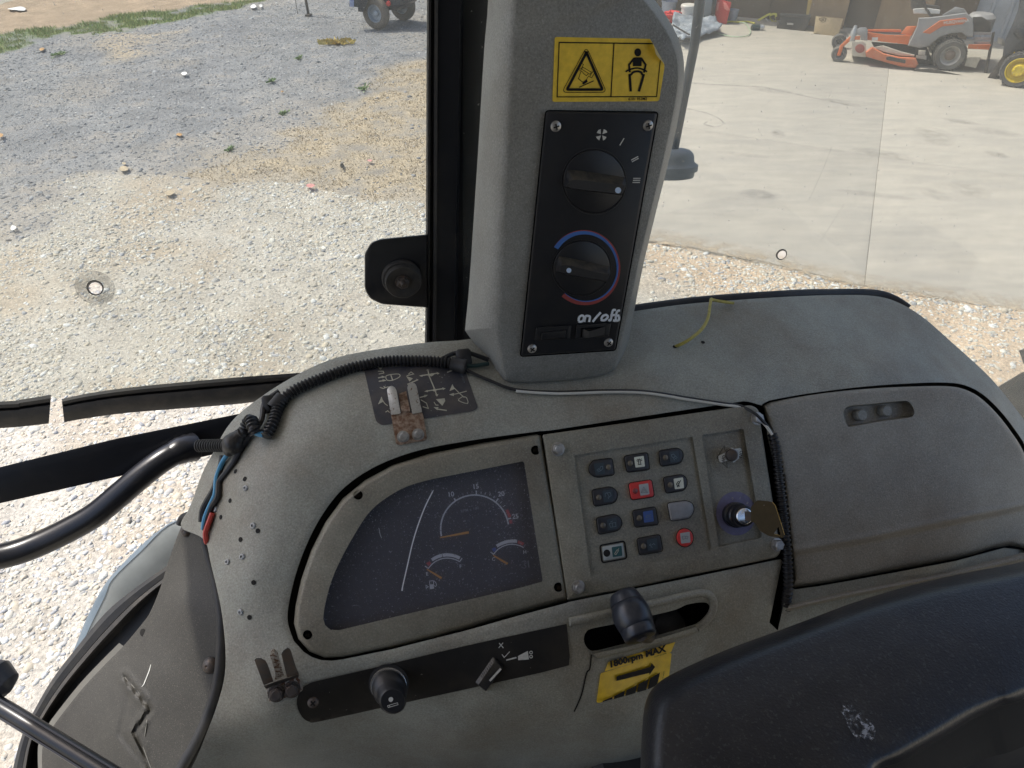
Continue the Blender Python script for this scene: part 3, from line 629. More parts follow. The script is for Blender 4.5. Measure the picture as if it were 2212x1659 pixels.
m.stroke(D, cr([b4(*q) for q in [(165, 1470), (180, 1485), (195, 1465), (182, 1430), (158, 1408)]], 3, False), b4.k*9, H, 0); m.stroke(D, [b4(*q) for q in [(50, 1468), (82, 1490), (52, 1512)]], b4.k*8, H, 0, True)
fuel = m.build('fuel_gauge', [M['dialwhite'], M['dialred'], M['dial']], cl)
m = MB()
m.stroke(D, arc3(b4(985, 1040), b4(1210, 905), b4(1395, 950), 16)[0], b4.k*13, H, 0)
m.stroke(D, arc3(b4(1025, 930), b4(1170, 868), b4(1305, 862), 12)[0], b4.k*44, H, 0)
m.fill(D, [b4(*q) for q in [(955, 965), (1000, 945), (1025, 975), (985, 1015)]], H, 2); m.fill(D, [b4(*q) for q in [(1325, 850), (1405, 885), (1385, 920), (1310, 890)]], H, 1)
m.stroke(D, [b4(940, 1010), b4(985, 1045)], b4.k*14, H, 0); m.stroke(D, [b4(1392, 955), b4(1420, 905)], b4.k*12, H, 3)
m.text(D, 'C', b4(960, 1132), (1, -.1), H, 0, size=b4.k*66, bold=.015); m.text(D, 'H', b4(1390, 1035), (1, -.1), H, 0, size=b4.k*66, bold=.012)
m.stroke(D, cr([b4(*q) for q in [(1370, 1150), (1410, 1130), (1430, 1165), (1400, 1185), (1430, 1205), (1405, 1235), (1365, 1215)]], 3, False), b4.k*8, H, 3); m.stroke(D, [b4(1455, 1130), b4(1470, 1225)], b4.k*14, H, 3)
temp = m.build('temperature_gauge', [M['dialwhite'], M['dialred'], M['dialblue'], M['dialdim']], cl)
for par, p0, p1, wd in ((tach, (245, 812), (640, 738), 34), (fuel, (62, 1248), (265, 1372), 32), (temp, (975, 1055), (1175, 1175), 32)):
    a, b = np.array(b4(*p0)), np.array(b4(*p1)); t = (b-a)/np.linalg.norm(b-a); n_ = np.array((-t[1], t[0]))*wd/2*b4.k
    m = MB(); m.plate(D, [tuple(a+n_*.5), tuple(b+n_), tuple(b-n_), tuple(a-n_*.5)], -.0062, -.0054, 0); m.build('needle', [M['needle']], par)
m = MB(); m.plate(D, inset(screen, -1.5), -.004, -.0028); lens = m.build('lens', [M['lens']], cl)
sc = MB(); sc.stroke(D, cr(z5([(820, 365), (775, 455), (735, 560), (705, 660), (680, 770), (655, 880), (650, 910)]), 5, False), [1.0]+[2.6]*26+[3.2]*4, -.0026); sc.stroke(D, z5([(525, 570), (532, 605), (540, 625)]), .8, -.0026)
lab(sc.build('scratch', [M['scratch']], lens), 'long pale scratch curving down the lens')

# ---- switch panel
sp = thing('switch_panel', 'grey switch panel with twelve push buttons and a key switch, held by four hex bolts', 'switch panel', D(1460, 1300, -.02))
f1 = rnd(z6([(335, 317), (975, 215), (1078, 825), (425, 962)]), 3, 3); f2 = rnd(z6([(1025, 207), (1250, 172), (1350, 760), (1115, 812)]), 4, 3)
m = MB(); m.plate(D, switch_px, -.013, .007, 4, .005, holes=[f1, f2], hd=.0035, seg=4); m.build('panel_plate', [M['panel']], sp, sharp=50)
m = MB(); m.fill(D, inset(f1, -2), .0046); m.build('button_field', [M['panel']], sp)
m = MB(); m.fill(D, inset(f2, -2), .0030); fld2 = m.build('key_field', [M['panel']], sp)
def hexbolt(F, px, h, s, hh, mats, parent, rot=.2, name='hex_bolt', washer=True):
    c = F.P(*px, h); m = MB()
    if washer: m.lathe(c, F.N, [(s*1.12, 0), (s*1.12, s*.12), (s*.9, s*.16)], 20, 0, cap=True)
    ring = lambda r, z: [c+F.N*z+(F.U*math.cos(rot+k*math.pi/3)+F.V*math.sin(rot+k*math.pi/3))*r for k in range(6)]
    m.loft([ring(s*.92, s*.1), ring(s*.92, hh*.85), ring(s*.82, hh)], 0, smooth=False)
    m.lathe(c+F.N*(hh), F.N, [(s*.66, 0), (s*.6, s*.08), (s*.01, s*.08)], 14, 0)
    return m.build(name, mats, parent)
for i, q in enumerate([(247, 282), (1323, 117), (1430, 798), (356, 1026)]): hexbolt(FDASH, z6(*q), .007, .0056, .0055, [M['steel']], sp, rot=.2+i*.4)
G = .0046
BT = [  # outline, icon plate, icon material, led (or None), body material, height, label
 ('DL', [(190, 172), (450, 138), (482, 360), (235, 398), (150, 340), (137, 265)], [(205, 213), (340, 195), (360, 345), (230, 365)], 'teal', (405, 257), 'btn', .0036, 'worklight button with its indicator on the right'),
 ('R', [(615, 112), (930, 62), (957, 290), (655, 328)], [(748, 125), (880, 105), (897, 250), (768, 265)], 'cream', (697, 205), 'btn', .0036, 'black beacon button with cream icon'),
 ('DR', [(1087, 38), (1340, 2), (1400, 45), (1412, 110), (1375, 205), (1110, 247)], [(1222, 55), (1350, 35), (1365, 180), (1240, 195)], 'teal', (1172, 130), 'btn', .0036, 'black rear worklight button with dark icon'),
 ('DR', [(183, 570), (430, 522), (505, 570), (528, 645), (488, 738), (213, 787)], [(322, 580), (455, 560), (470, 715), (340, 735)], 'teal', (272, 667), 'btn', .0036, 'black wiper button with dark icon'),
 ('R', [(675, 478), (985, 430), (1020, 655), (712, 700)], [(812, 495), (940, 475), (958, 625), (835, 645)], 'greyicon', (762, 580), 'btnred', .0038, 'red hazard button with grey triangle icon'),
 ('DR', [(1147, 400), (1390, 358), (1452, 405), (1468, 475), (1430, 568), (1180, 610)], [(1282, 415), (1410, 395), (1425, 540), (1300, 558)], 'cream', (1236, 497), 'btn', .0036, 'black button with cream icon at its right end'),
 ('DR', [(240, 945), (490, 895), (562, 940), (588, 1015), (545, 1112), (272, 1165)], [(380, 965), (510, 940), (528, 1090), (395, 1110)], 'teal', (330, 1045), 'btn', .0036, 'black rear wiper button with dark icon'),
 ('R', [(730, 848), (1035, 795), (1078, 1030), (762, 1070)], [(870, 860), (1000, 840), (1018, 990), (885, 1010)], 'blueicon', (820, 945), 'btn', .0036, 'black button with blue icon'),
 ('DR', [(1200, 745), (1450, 712), (1535, 745), (1560, 830), (1510, 945), (1245, 985)], None, None, None, 'btngrey', .0075, 'blank grey rubber button'),
 ('R', [(300, 1325), (610, 1268), (640, 1480), (328, 1538)], [(445, 1340), (580, 1318), (592, 1455), (462, 1475)], 'tealb', (382, 1420), 'btnwhite', .0012, 'pale grey sunken button with green icon'),
 ('R', [(788, 1225), (1095, 1168), (1137, 1390), (825, 1445)], [(920, 1240), (1055, 1215), (1070, 1365), (935, 1390)], 'teal', (875, 1325), 'btn', .0036, 'black button beside the round red horn button'),
 ('O', None, [(1370, 1150), (1500, 1130), (1512, 1275), (1385, 1292)], 'greyicon', None, 'btnred', .0040, 'round red horn button with grey icon')]
ICON = [
 [[(250, 310), (285, 290), (300, 250), (325, 245), (328, 280), (300, 305), (285, 290)], [(245, 300), (280, 270)], [(260, 325), (300, 305)]],
 [[(808, 215), (812, 155), (820, 148), (832, 155), (838, 212)], [(800, 225), (850, 218)], [(800, 180), (785, 170)], [(800, 160), (790, 150)], [(845, 172), (858, 162)], [(843, 152), (852, 145)]],
 [[(1260, 120), (1255, 90), (1280, 80), (1305, 105), (1285, 130), (1260, 120)], [(1305, 110), (1335, 130)], [(1295, 130), (1325, 150)], [(1280, 140), (1300, 165)]],
 [[(360, 660), (360, 610), (425, 600), (440, 640), (420, 660), (400, 665), (405, 690)], [(380, 600), (420, 665)]],
 [[(845, 605), (880, 525), (930, 600), (845, 605)], [(868, 592), (882, 555), (905, 588)]],
 [[(1320, 490), (1345, 515), (1365, 460), (1345, 450), (1320, 490)], [(1365, 460), (1380, 435)], [(1355, 500), (1360, 525)], [(1330, 515), (1345, 530)], [(1340, 480), (1360, 485)]],
 [[(415, 1020), (500, 1005), (505, 1060), (430, 1070), (415, 1020)], [(455, 1010), (460, 1065)], [(430, 1000), (460, 985)]],
 [[(905, 940), (930, 905), (975, 930), (905, 940)], [(905, 965), (985, 955)], [(955, 900), (980, 900)]], [],
 [[(485, 1430), (520, 1375), (540, 1385), (505, 1440), (485, 1430)], [(530, 1378), (545, 1355)]],
 [[(960, 1300), (985, 1330)], [(1010, 1285), (1035, 1310)], [(985, 1310), (1020, 1290)], [(970, 1335), (1000, 1340)], [(955, 1320), (975, 1290)]],
 [[(1400, 1190), (1410, 1235), (1440, 1222), (1470, 1228), (1478, 1195), (1445, 1190), (1400, 1190)], [(1445, 1195), (1448, 1220)]]]
for (kd, out, icon, imat, led, bmat, hgt, lb), ic in zip(BT, ICON):
    m = MB()
    poly = circ(*b5(1434, 1210), b5.k*112, 28, b5.k*122, -.2) if kd == 'O' else [b5(*q) for q in out]
    if kd == 'R': poly = rnd(poly, 6 if bmat != 'btnwhite' else 4, 4)
    elif kd != 'O':
        n6 = len(poly); rad = [6 if i not in ((4, 5, 3) if kd == 'DL' else (1, 2, 3, 4)) else 14 for i in range(n6)]
        poly = rnd(poly, rad, 5)
    if bmat == 'btnwhite':
        m.plate(D, inset(poly, -3.5), G-.001, G+.0004, 0, holes=[poly], hd=G-.001, mi=1); m.plate(D, inset(poly, 2), G-.001, G+.0008, 1.2, mi=0)
        m.lathe(D(*b5(382, 1420), G+.0009), FDASH.N, [(.0033, 0), (.0001, 0)], 16, 1)
    else:
        m.plate(D, poly, G-.001, G+hgt, 2.6 if hgt < .006 else 4.5, .0016 if hgt < .006 else .003, mi=0, seg=4)
        m.fill(D, inset(poly, -1.6), G+.0003, 1)
    b = lab(m.build('push_button', [M[bmat], M['cavity']], sp), lb)
    top = G+hgt if bmat != 'btnwhite' else G+.0008
    if icon:
        m = MB(); m.plate(D, rnd([b5(*q) for q in icon], 2, 3), top-.0006, top+.0003, 0)
        for s in ic: m.stroke(D, [b5(*q) for q in s], b5.k*(9 if imat in ('cream', 'greyicon', 'tealb') else 7), top+.0005, 1)
        m.build('icon_plate', [M[imat], M['ink'] if imat == 'cream' else (M['btngrey'] if imat == 'greyicon' else (M['beige'] if imat == 'tealb' else M['iconline']))], b)
    if led and bmat != 'btnwhite':
        m = MB(); m.lathe(D(*b5(*led), top-.0002), FDASH.N, [(.0026, 0), (.0025, .0008), (.0017, .0015), (.0001, .0018)], 14)
        m.build('indicator_light', [M['ledred'] if bmat == 'btnred' else M['led']], b)
# toggle switch
FL = .003
m = MB(); m.plate(D, circ(*b6(255, 445), b6.k*165, 28, b6.k*190, -.2), FL, FL+.0004, 0, mi=0); m.stroke(D, [b6(*q) for q in [(135, 460), (230, 300), (270, 590)]], 1.0, FL+.0007, 1, True); tg = m.build('toggle_switch', [M['panel'], M['cavity']], sp)
m = MB(); m.plate(D, rnd([b6(150, 432), b6(350, 345), b6(440, 330), b6(462, 375), b6(455, 438), b6(400, 455), b6(190, 522), b6(160, 500)], 3), FL+.0012, FL+.0018, 0, mi=0)
m.text(D, 'ON', b6(435, 362), (-20, 95), FL+.0021, 1, size=b6.k*58, up=(95, 20), bold=.01); m.text(D, 'OFF', b6(210, 420), (-20, 95), FL+.0021, 1, size=b6.k*52, up=(95, 20), bold=.01)
m.build('legend_tab', [M['white'], M['ink']], tg)
hexbolt(FDASH, b6(315, 425), FL+.002, .0078, .0042, [M['steel']], tg, rot=.5, name='hex_nut', washer=False)
m = MB(); c = D(*b6(312, 424), FL+.005); m.lathe(c, (CAM-c).normalized()+FDASH.N*.3, [(.0036, 0), (.0042, .003), (.0056, .006), (.0058, .008), (.0046, .0105), (.0001, .0112)], 20); m.build('toggle_lever', [M['darksteel']], tg)
# key switch
m = MB(); m.plate(D, circ(*b6(382, 1180), b6.k*258, 36, b6.k*285, -.15), FL, FL+.0005, 0, mi=0); m.text(D, '0', b6(328, 1000), (1, -.1), FL+.0008, 1, size=b6.k*44); m.text(D, 'I', b6(428, 995), (1, .05), FL+.0008, 1, size=b6.k*44); m.text(D, 'II', b6(512, 1050), (1, .6), FL+.0008, 1, size=b6.k*44)
ks = m.build('key_switch', [M['purple'], M['beige']], sp)
m = MB()
def ring(px, r, h, n=28): return [D(x, y, h) for x, y in circ(*px, r, n)]
m.loft([ring(b6(360, 1195), b6.k*165, FL), ring(b6(395, 1200), b6.k*165, .009), ring(b6(405, 1202), b6.k*150, .010), ring(b6(440, 1208), b6.k*150, .015), ring(b6(450, 1210), b6.k*140, .016), ring(b6(488, 1214), b6.k*138, .021), ring(b6(490, 1214), b6.k*112, .0222)], 0)
m.build('lock_collar', [M['frame']], ks)
m = MB(); m.loft([ring(b6(488, 1215), b6.k*105, .0215), ring(b6(492, 1216), b6.k*105, .0235), ring(b6(493, 1216), b6.k*92, .0242)], 0); m.build('lock_barrel', [M['chrome']], ks)

# ignition key held in the lock
FK = Frame(D(*b6(492, 1216), .0235), c2w((.93, .06, -.36)), c2w((-.05, -.99, .1)))
KP = FK.P
key = thing('ignition_key', 'worn brass ignition key standing in the lock beside the ribbed conduit', 'key', D(*b6(492, 1216), .0235))
bow = rnd([b6(*q) for q in [(575, 1095), (655, 1008), (800, 1020), (850, 1030), (890, 1075), (960, 1290), (1012, 1455), (990, 1500), (810, 1475), (690, 1405), (625, 1300), (570, 1275)]], 4, 3)
m = MB(); m.plate(KP, bow, -.0008, .0008, 0, mi=0, holes=[rnd([b6(*q) for q in [(930, 1350), (962, 1468), (870, 1442)]], 1.5, 2), circ(*b6(745, 1073), 1.1, 8)], hd=-.0008); m.build('key_bow', [M['brass']], key)
m = MB(); m.plate(KP, [b6(*q) for q in [(485, 1150), (590, 1160), (590, 1275), (505, 1275)]], -.0007, .0007, 0); m.build('key_blade', [M['darksteel']], key)
m = MB(); m.stroke(KP, [b6(*q) for q in [(850, 1030), (890, 1075), (960, 1290), (1010, 1455)]], 1.6, .0011); m.stroke(KP, [b6(*q) for q in [(880, 1445), (955, 1468)]], 1.3, .0011); m.build('lit_edge', [M['brassedge']], key)  # bright strokes paint the lit edges of the key

# ---- black control strip with lighter and wiper knob
cs = thing('control_strip', 'long black control strip with a lighter and a ridged knob, under the instrument cluster', 'control strip', D(900, 1500, -.005))
strip = cr(z5([(1540, 1088), (1000, 1205), (500, 1325), (220, 1390), (150, 1410), (100, 1450), (82, 1520), (110, 1590), (150, 1617), (200, 1616), (500, 1550), (1000, 1440), (1400, 1352)]), 3, False) + z5([(1552, 1312), (1556, 1260)])
m = MB(); m.sheet(lambda x, y, h=0: B(x, y, .0014+h), strip, [], step=10, rim=.004)
m.build('strip_plate', [M['strip']], cs)
m = MB(); m.stroke(B, z5([(1175, 1192), (1198, 1218)]), 1.6, .0021); m.stroke(B, z5([(1172, 1218), (1196, 1190)]), 1.6, .0021); m.stroke(B, z5([(1190, 1252), (1202, 1270), (1232, 1238)]), 1.6, .0021)
m.stroke(B, z5([(1213, 1284), (1268, 1270)]), 3.0, .0021); m.fill(B, z5([(1276, 1262), (1330, 1234), (1336, 1280), (1278, 1284)]), .0021)
for q in ((1347, 1243), (1347, 1265)): m.stroke(B, circ(*z5(*q), 3.0, 12), 1.7, .0021, 0, True)
m.build('strip_symbols', [M['white']], cs)
def screwhead(F, px, h, r, parent, mats, rot=.6):
    c = F.P(*px, h); m = MB(); m.lathe(c, F.N, [(r, 0), (r*.95, r*.25), (r*.6, r*.5), (r*.01, r*.56)], 18, 0)
    for k in range(2):
        a = rot+k*math.pi/2; u = F.U*math.cos(a)+F.V*math.sin(a); v = F.N.cross(u)
        m.box(c+F.N*r*.42, u*r*.55, v*r*.13, F.N*r*.17, 1)
    return m.build('screw', mats, parent)
for q in ((170, 1512), (1495, 1203)): screwhead(FDASH, z5(*q), .001, .0046, cs, [M['darksteel'], M['cavity']])
def D3(x, y, h=0): return D(x, y, h+.0035)
def rg(px, r, h, n=32): return [D3(x, y, h) for x, y in circ(*px, r, n)]
k5 = z5.k
m = MB(); m.loft([rg(z5(578, 1412), k5*108, .001), rg(z5(578, 1412), k5*108, .004), rg(z5(579, 1418), k5*96, .0045)], 0); lg = m.build('lighter', [M['black']], cs)
m = MB(); m.loft([rg(z5(577, 1420), k5*98, .0045), rg(z5(577, 1422), k5*98, .0070), rg(z5(578, 1424), k5*90, .0073)], 0); m.build('chrome_ring', [M['chrome']], lg)
m = MB(); m.loft([rg(z5(579, 1428), k5*95, .0066), rg(z5(586, 1450), k5*94, .012), rg(z5(590, 1465), k5*84, .0145), rg(z5(592, 1472), k5*76, .016), rg(z5(598, 1500), k5*76, .024), rg(z5(600, 1506), k5*64, .0265)], 0)
m.stroke(D3, cr(z5([(592, 1510), (584, 1500), (596, 1490), (588, 1486)]), 3, False), 1.6, .0272, 1); m.stroke(D3, z5([(572, 1530), (626, 1514), (629, 1524), (576, 1540)]), 1.2, .0272, 1, True); m.stroke(D3, z5([(582, 1528), (585, 1538)]), 1.2, .0272, 1); m.lathe(D3(*z5(590, 1496), .0272), FDASH.N, [(.0019, 0), (.0001, .0001)], 10, 1)
m.build('lighter_knob', [M['black'], M['white']], lg)
m = MB(); m.loft([rg(z5(1096, 1312), k5*80, .001), rg(z5(1097, 1314), k5*80, .006), rg(z5(1098, 1316), k5*70, .009)], 0); wk = m.build('wiper_knob', [M['black']], cs)
m = MB(); gb = z5([(1045, 1405), (1145, 1262), (1198, 1318), (1104, 1455)]); gt = z5([(1062, 1418), (1152, 1290), (1190, 1326), (1104, 1450)])
m.loft([[D3(x, y, .007) for x, y in rnd(gb, 3)], [D3(x, y, .020) for x, y in rnd(gb, 3)], [D3(x, y, .0225) for x, y in rnd(gt, 3)]], 0)
for i in range(9):
    t = i/8; a = np.array(z5(1085, 1385))*(1-t)+np.array(z5(1150, 1305))*t; m.stroke(D3, [tuple(a), tuple(a+np.array((16, 8))*k5)] if False else [tuple(a+np.array((-4, -8))), tuple(a+np.array((3, 3)))], 1.3, .0231, 1)
m.build('knob_grip', [M['blackdust'], M['dustyridge']], wk)
m = MB(); m.stroke(D3, z5([(1124, 1396), (1184, 1330)]), 4.6, .0234)
m.build('knob_pointer', [M['white']], wk)

# ---- hand lever in the slot
hl = thing('hand_lever', 'black barrel-shaped lever knob rising from the slot above the amber sticker', 'lever', D(*b7(1050, 640), -.03))
top, bot = D(*b7(632, 205), .034), D(*b7(858, 755), .056); ax = bot-top; Lh = ax.length; ax = ax/Lh
um = FDASH.mm(1380, 1320)*.93; px = lambda q: q*b7.k*um
pf = [(.0001, 0), (px(150), 0), (px(166), Lh*.015), (px(186), Lh*.10), (px(208), Lh*.235), (px(210), Lh*.245), (px(204), Lh*.25), (px(208), Lh*.255), (px(232), Lh*.40), (px(238), Lh*.52), (px(230), Lh*.66), (px(214), Lh*.775), (px(208), Lh*.785), (px(212), Lh*.795), (px(200), Lh*.97), (px(190), Lh), (px(160), Lh*1.008), (.0001, Lh*1.008)]
m = MB(); m.lathe(top, ax, pf, 32); m.build('lever_knob', [M['lever']], hl, sharp=60)
m = MB(); m.tube(spline3([bot-ax*.003, D(*b7(960, 740), .005), D(*b7(1010, 690), -.035)], 6), .006); m.build('lever_stem', [M['darksteel']], hl)
m = MB(); m.lathe(D(*b7(1080, 600), -.05), FDASH.N+FDASH.V*.2, [(.020, 0), (.020, .012), (.016, .014), (.018, .020), (.014, .023), (.015, .030), (.008, .034)], 24); m.build('lever_boot', [M['rubbergrey']], hl)

# ---- spring clips
def ribbon(P, a, b, prof, m, mi=0):
    m.loft([[P(p[0]+(q[0]-p[0])*s, p[1]+(q[1]-p[1])*s, h) for p, q in zip(a, b)] for s, h in prof], mi, cap=False, closed=False)
c1 = thing('spring_clip', 'rusty forked spring clip with two hex bolts, over the faded decal', 'clip', B(*a5(860, 1200)), 'spring clips screwed to the dash')
m = MB(); m.plate(B, rnd(A((602, 905), (1018, 885), (1042, 965), (1082, 1230), (1060, 1262), (705, 1325), (668, 1300)), [1, 1, 1, 3, 3, 4, 4]), .0005, .0018, .6); m.build('clip_plate', [M['rusty']], c1)
for pr in (((548, 590), (570, 548), (612, 532), (655, 552), (680, 600), (735, 905), (605, 925)), ((820, 560), (832, 515), (875, 488), (920, 500), (945, 540), (1018, 885), (885, 912))):
    m = MB(); q = A(*pr); base = np.array(q[-1])*.5+np.array(q[-2])*.5
    def PR(x, y, h=0): return B(x, y, .0014+h+.008*max(0, (base[1]-y)/62)**1.2)
    m.plate(PR, rnd(q, 3, 3), 0, .0013, .5); m.build('clip_prong', [M['clipsteel']], c1)
m = MB(); m.sheet(lambda x, y, h=0: B(x, y, .0008+h+.004*math.exp(-((y-a5(0, 845)[1])/5)**2)), A((705, 640), (805, 605), (865, 900), (745, 925)), [], step=6, rim=.001); lab(m.build('clip_prong', [M['rusty']], c1), 'rusty middle prong lying lower')
for q in ((764, 1213), (962, 1183)): hexbolt(FDASH, a5(*q), float(BOFF(*a5(*q)))+.0018, .0048, .0042, [M['steel']], c1, rot=.5)
c2 = thing('spring_clip', 'small forked spring clip standing on the dash left of the black control strip', 'clip', B(*b8(650, 1080)), 'spring clips screwed to the dash')
def b8l(*p): return [b8(*q) for q in p]
m = MB(); m.plate(B, rnd(b8l((355, 965), (872, 780), (946, 972), (905, 1020), (450, 1188), (410, 1165)), [1, 1, 4, 4, 4, 4]), .0005, .0018, .6); m.build('clip_plate', [M['rust']], c2)
m = MB(); m.loft([[B(*p, .001) for p in b8l((355, 965), (872, 785))], [B(*p, .009) for p in b8l((320, 920), (880, 735))]], 0, cap=False, closed=False)
m.build('clip_bend', [M['darksteel']], c2)
def PR2(x, y, h=0):
    yb = b8(0, 880)[1]; return B(x, y, .008+.0006*max(0, yb-y)+h)
for pr in ([(320, 912), (178, 525), (215, 488), (290, 490), (350, 520), (388, 590), (478, 855)], [(690, 790), (600, 430), (640, 365), (705, 322), (742, 345), (835, 640), (880, 735)]):
    m = MB(); m.plate(PR2, rnd(b8l(*pr), 3, 3), 0, .0013, .4, mi=0); m.stroke(PR2, b8l(*pr[1:4]), 1.6, .0016, 1); m.build('clip_prong', [M['darksteel'], M['chrome']], c2)
m = MB(); m.plate(lambda x, y, h=0: B(x, y, .005+h+.0006*max(0, b8(0, 830)[1]-y)), rnd(b8l((490, 835), (510, 740), (415, 430), (440, 360), (490, 338), (540, 380), (600, 620), (640, 760)), 3, 3), 0, .0012, .4); lab(m.build('clip_prong', [M['rust']], c2), 'pale middle prong with rust spots')
for q in ((525, 1040), (765, 975)): hexbolt(FDASH, b8(*q), .002, .0062, .005, [M['darksteel']], c2, rot=.3)

# ---- climate console on its pillar pod
co = thing('climate_console', 'tall grey console pod with black heater control panel and yellow sticker', 'console', B(1230, 800))
outer = [(330, -400), (318, 0), (302, 200), (278, 600), (252, 1000), (238, 1200), (226, 1320), (232, 1350), (300, 1440), (338, 1525), (385, 1572), (600, 1562), (770, 1542), (838, 1512), (862, 1470), (880, 1420), (902, 1300), (945, 1080), (1000, 850), (1062, 600), (1102, 400), (1112, 290), (1100, 190), (1058, 95), (985, -10), (900, -100), (810, -240), (770, -400)]
inner = [(470, -400), (440, 0), (428, 200), (408, 600), (390, 900), (382, 1100), (372, 1300), (372, 1340), (378, 1440), (390, 1500), (425, 1540), (600, 1538), (760, 1518), (812, 1495), (832, 1462), (848, 1400), (876, 1290), (920, 1080), (975, 850), (1035, 600), (1075, 400), (1084, 290), (1070, 200), (1028, 115), (955, 15), (870, -75), (780, -220), (740, -400)]
o2, i2 = cr(z2(outer), 4), cr(z2(inner), 4)
panel_px = rnd(z2([(553, 450), (1004, 456), (832, 1416), (451, 1441)]), [7, 7, 4, 5], 4)
m = MB(); rings = [[C_(x, y, -.13) for x, y in o2]]
for k in range(9):
    t = k/8; s = t; f = 1-(1-t)**1.9
    rings.append([C_(a[0]+(b[0]-a[0])*s, a[1]+(b[1]-a[1])*s, -.052+.052*f) for a, b in zip(o2, i2)])
m.loft(rings, 0, cap=False); hol = inset(panel_px, -2.6)
m.capholes(C_, i2, [hol], 0, 0); m.loft([[C_(x, y, 0) for x, y in hol], [C_(x, y, -.006) for x, y in hol]], 0, cap=False, smooth=False)
m.fill(C_, inset(hol, -4), -.0058, 1); m.build('console_shell', [M['console'], M['cavity']], co, sharp=45)
m = MB(); m.plate(C_, panel_px, -.006, .0045, 3.2, .0035, seg=4); cp = m.build('control_panel', [M['black']], co)
for q in ((467, 243), (1662, 232)): screwhead(FCON, b2(*q), .0045, .0042, cp, [M['steel'], M['cavity']], .3)
for q in ((240, 1478), (1157, 1405)): screwhead(FCON, b3(*q), .0045, .0044, cp, [M['steel'], M['cavity']], .9)
m = MB(); h = .0049
for pts in ([(1052, 345), (998, 328), (1020, 292), (1050, 280)], [(1072, 345), (1090, 280), (1120, 295), (1136, 322)], [(1070, 362), (1125, 382), (1108, 412), (1080, 428)], [(1054, 362), (1032, 427), (1005, 405), (988, 378)]): m.fill(C_, [b2(*q) for q in pts], h)
for pa, wd in (([(1298, 490), (1353, 398)], 13), ([(1445, 682), (1535, 634)], 13), ([(1455, 704), (1541, 658)], 13), ([(1472, 918), (1566, 918)], 13), ([(1468, 944), (1562, 944)], 13), ([(1463, 971), (1558, 971)], 13)): m.stroke(C_, [b2(*q) for q in pa], wd*b2.k, h)
m.build('fan_symbols', [M['white']], cp)
def knob(name, zz, c, rx, ry, base, top, dot, rd, lb):
    m = MB(); k = zz.k
    e = lambda q, h: [C_(x, y, h) for x, y in circ(*zz(*c), rx*k*q, 40, ry*k*q, -.3)]
    m.loft([e(1.04, .0042), e(1.03, .0052), e(1.0, .0052), e(.985, .0046), e(.97, .0060), e(.93, .0066)], 0)
    kn = lab(m.build(name, [M['black']], co), lb)
    m = MB(); rb = rnd([zz(*q) for q in base], 4, 3); rt = rnd([zz(*q) for q in top], 3, 3)
    mid = [(a[0]*.25+b[0]*.75, a[1]*.25+b[1]*.75) for a, b in zip(rb, rt)]
    m.loft([[C_(x, y, .0062) for x, y in rb], [C_(x, y, .0135) for x, y in mid], [C_(x, y, .0155) for x, y in rt]], 0, cap=True)
    m.build('knob_grip', [M['blackdust']], kn)
    m = MB(); m.plate(C_, circ(*zz(*dot), rd*k, 16), .0150, .0160, 0); m.build('pointer_dot', [M['bluedot']], kn); return kn
knob('fan_knob', b2, (966, 958), 408, 420, [(620, 800), (800, 815), (1368, 900), (1382, 1000), (1330, 1140), (700, 1060), (560, 1025), (590, 900)], [(700, 935), (800, 940), (1310, 1005), (1362, 1012), (1325, 1122), (720, 1055), (600, 1025), (640, 960)], (1276, 1073), 40, 'large round black fan speed knob near the top of the panel')
knob('temperature_knob', b3, (835, 512), 348, 330, [(560, 365), (700, 390), (1172, 490), (1185, 580), (1140, 680), (700, 600), (520, 560), (530, 450)], [(640, 480), (700, 485), (1130, 590), (1175, 578), (1130, 668), (720, 598), (570, 560), (590, 480)], (683, 542), 30, 'round black temperature knob inside the blue and red arc')
m = MB()    # temperature arc: a blue band that thins into a red one
N_ = 48; a0, a1_ = math.radians(-137), math.radians(140)
def arcpt(a, f):
    rx, ry = (378-(0)), (400); rx2, ry2 = 432, 452
    c = (876-8*f, 508); r = (rx+(rx2-rx)*f, ry+(ry2-ry)*f); x, y = r[0]*math.cos(a), r[1]*math.sin(a)
    q = -.18; return b3(c[0]+x*math.cos(q)-y*math.sin(q)*1.0, c[1]+x*math.sin(q)+y*math.cos(q))
for k in range(N_):
    u0, u1 = k/N_, (k+1)/N_; A0, A1 = a0+(a1_-a0)*u0, a0+(a1_-a0)*u1
    f0, f1 = .97-.85*u0, .97-.85*u1
    m.fill(C_, [arcpt(A0, 0), arcpt(A1, 0), arcpt(A1, f1), arcpt(A0, f0)], .0049, 0); m.fill(C_, [arcpt(A0, f0), arcpt(A1, f1), arcpt(A1, 1), arcpt(A0, 1)], .0049, 1)
m.build('temperature_arc', [M['blue'], M['red']], cp)
m = MB(); wv = b3.k*27
for s in ([(800, 1150), (806, 1105), (840, 1082), (862, 1100), (852, 1145), (815, 1158), (800, 1150)], [(868, 1160), (882, 1095), (915, 1088), (935, 1102), (925, 1160)], [(968, 1160), (1010, 1105), (1065, 1045)], [(1070, 1128), (1090, 1090), (1130, 1076), (1150, 1098), (1120, 1135), (1080, 1140), (1070, 1128)],
          [(1248, 1018), (1215, 1018), (1200, 1060), (1190, 1110), (1180, 1140), (1155, 1135)], [(1180, 1085), (1235, 1075)], [(1298, 1025), (1268, 1028), (1250, 1070), (1245, 1120), (1240, 1145), (1212, 1140)], [(1240, 1090), (1290, 1080)], [(1285, 1095), (1282, 1135), (1250, 1146)]):
    m.stroke(C_, cr([b3(*q) for q in s], 4, False), wv, .0049)
m.build('handwriting', [M['marker']], cp)
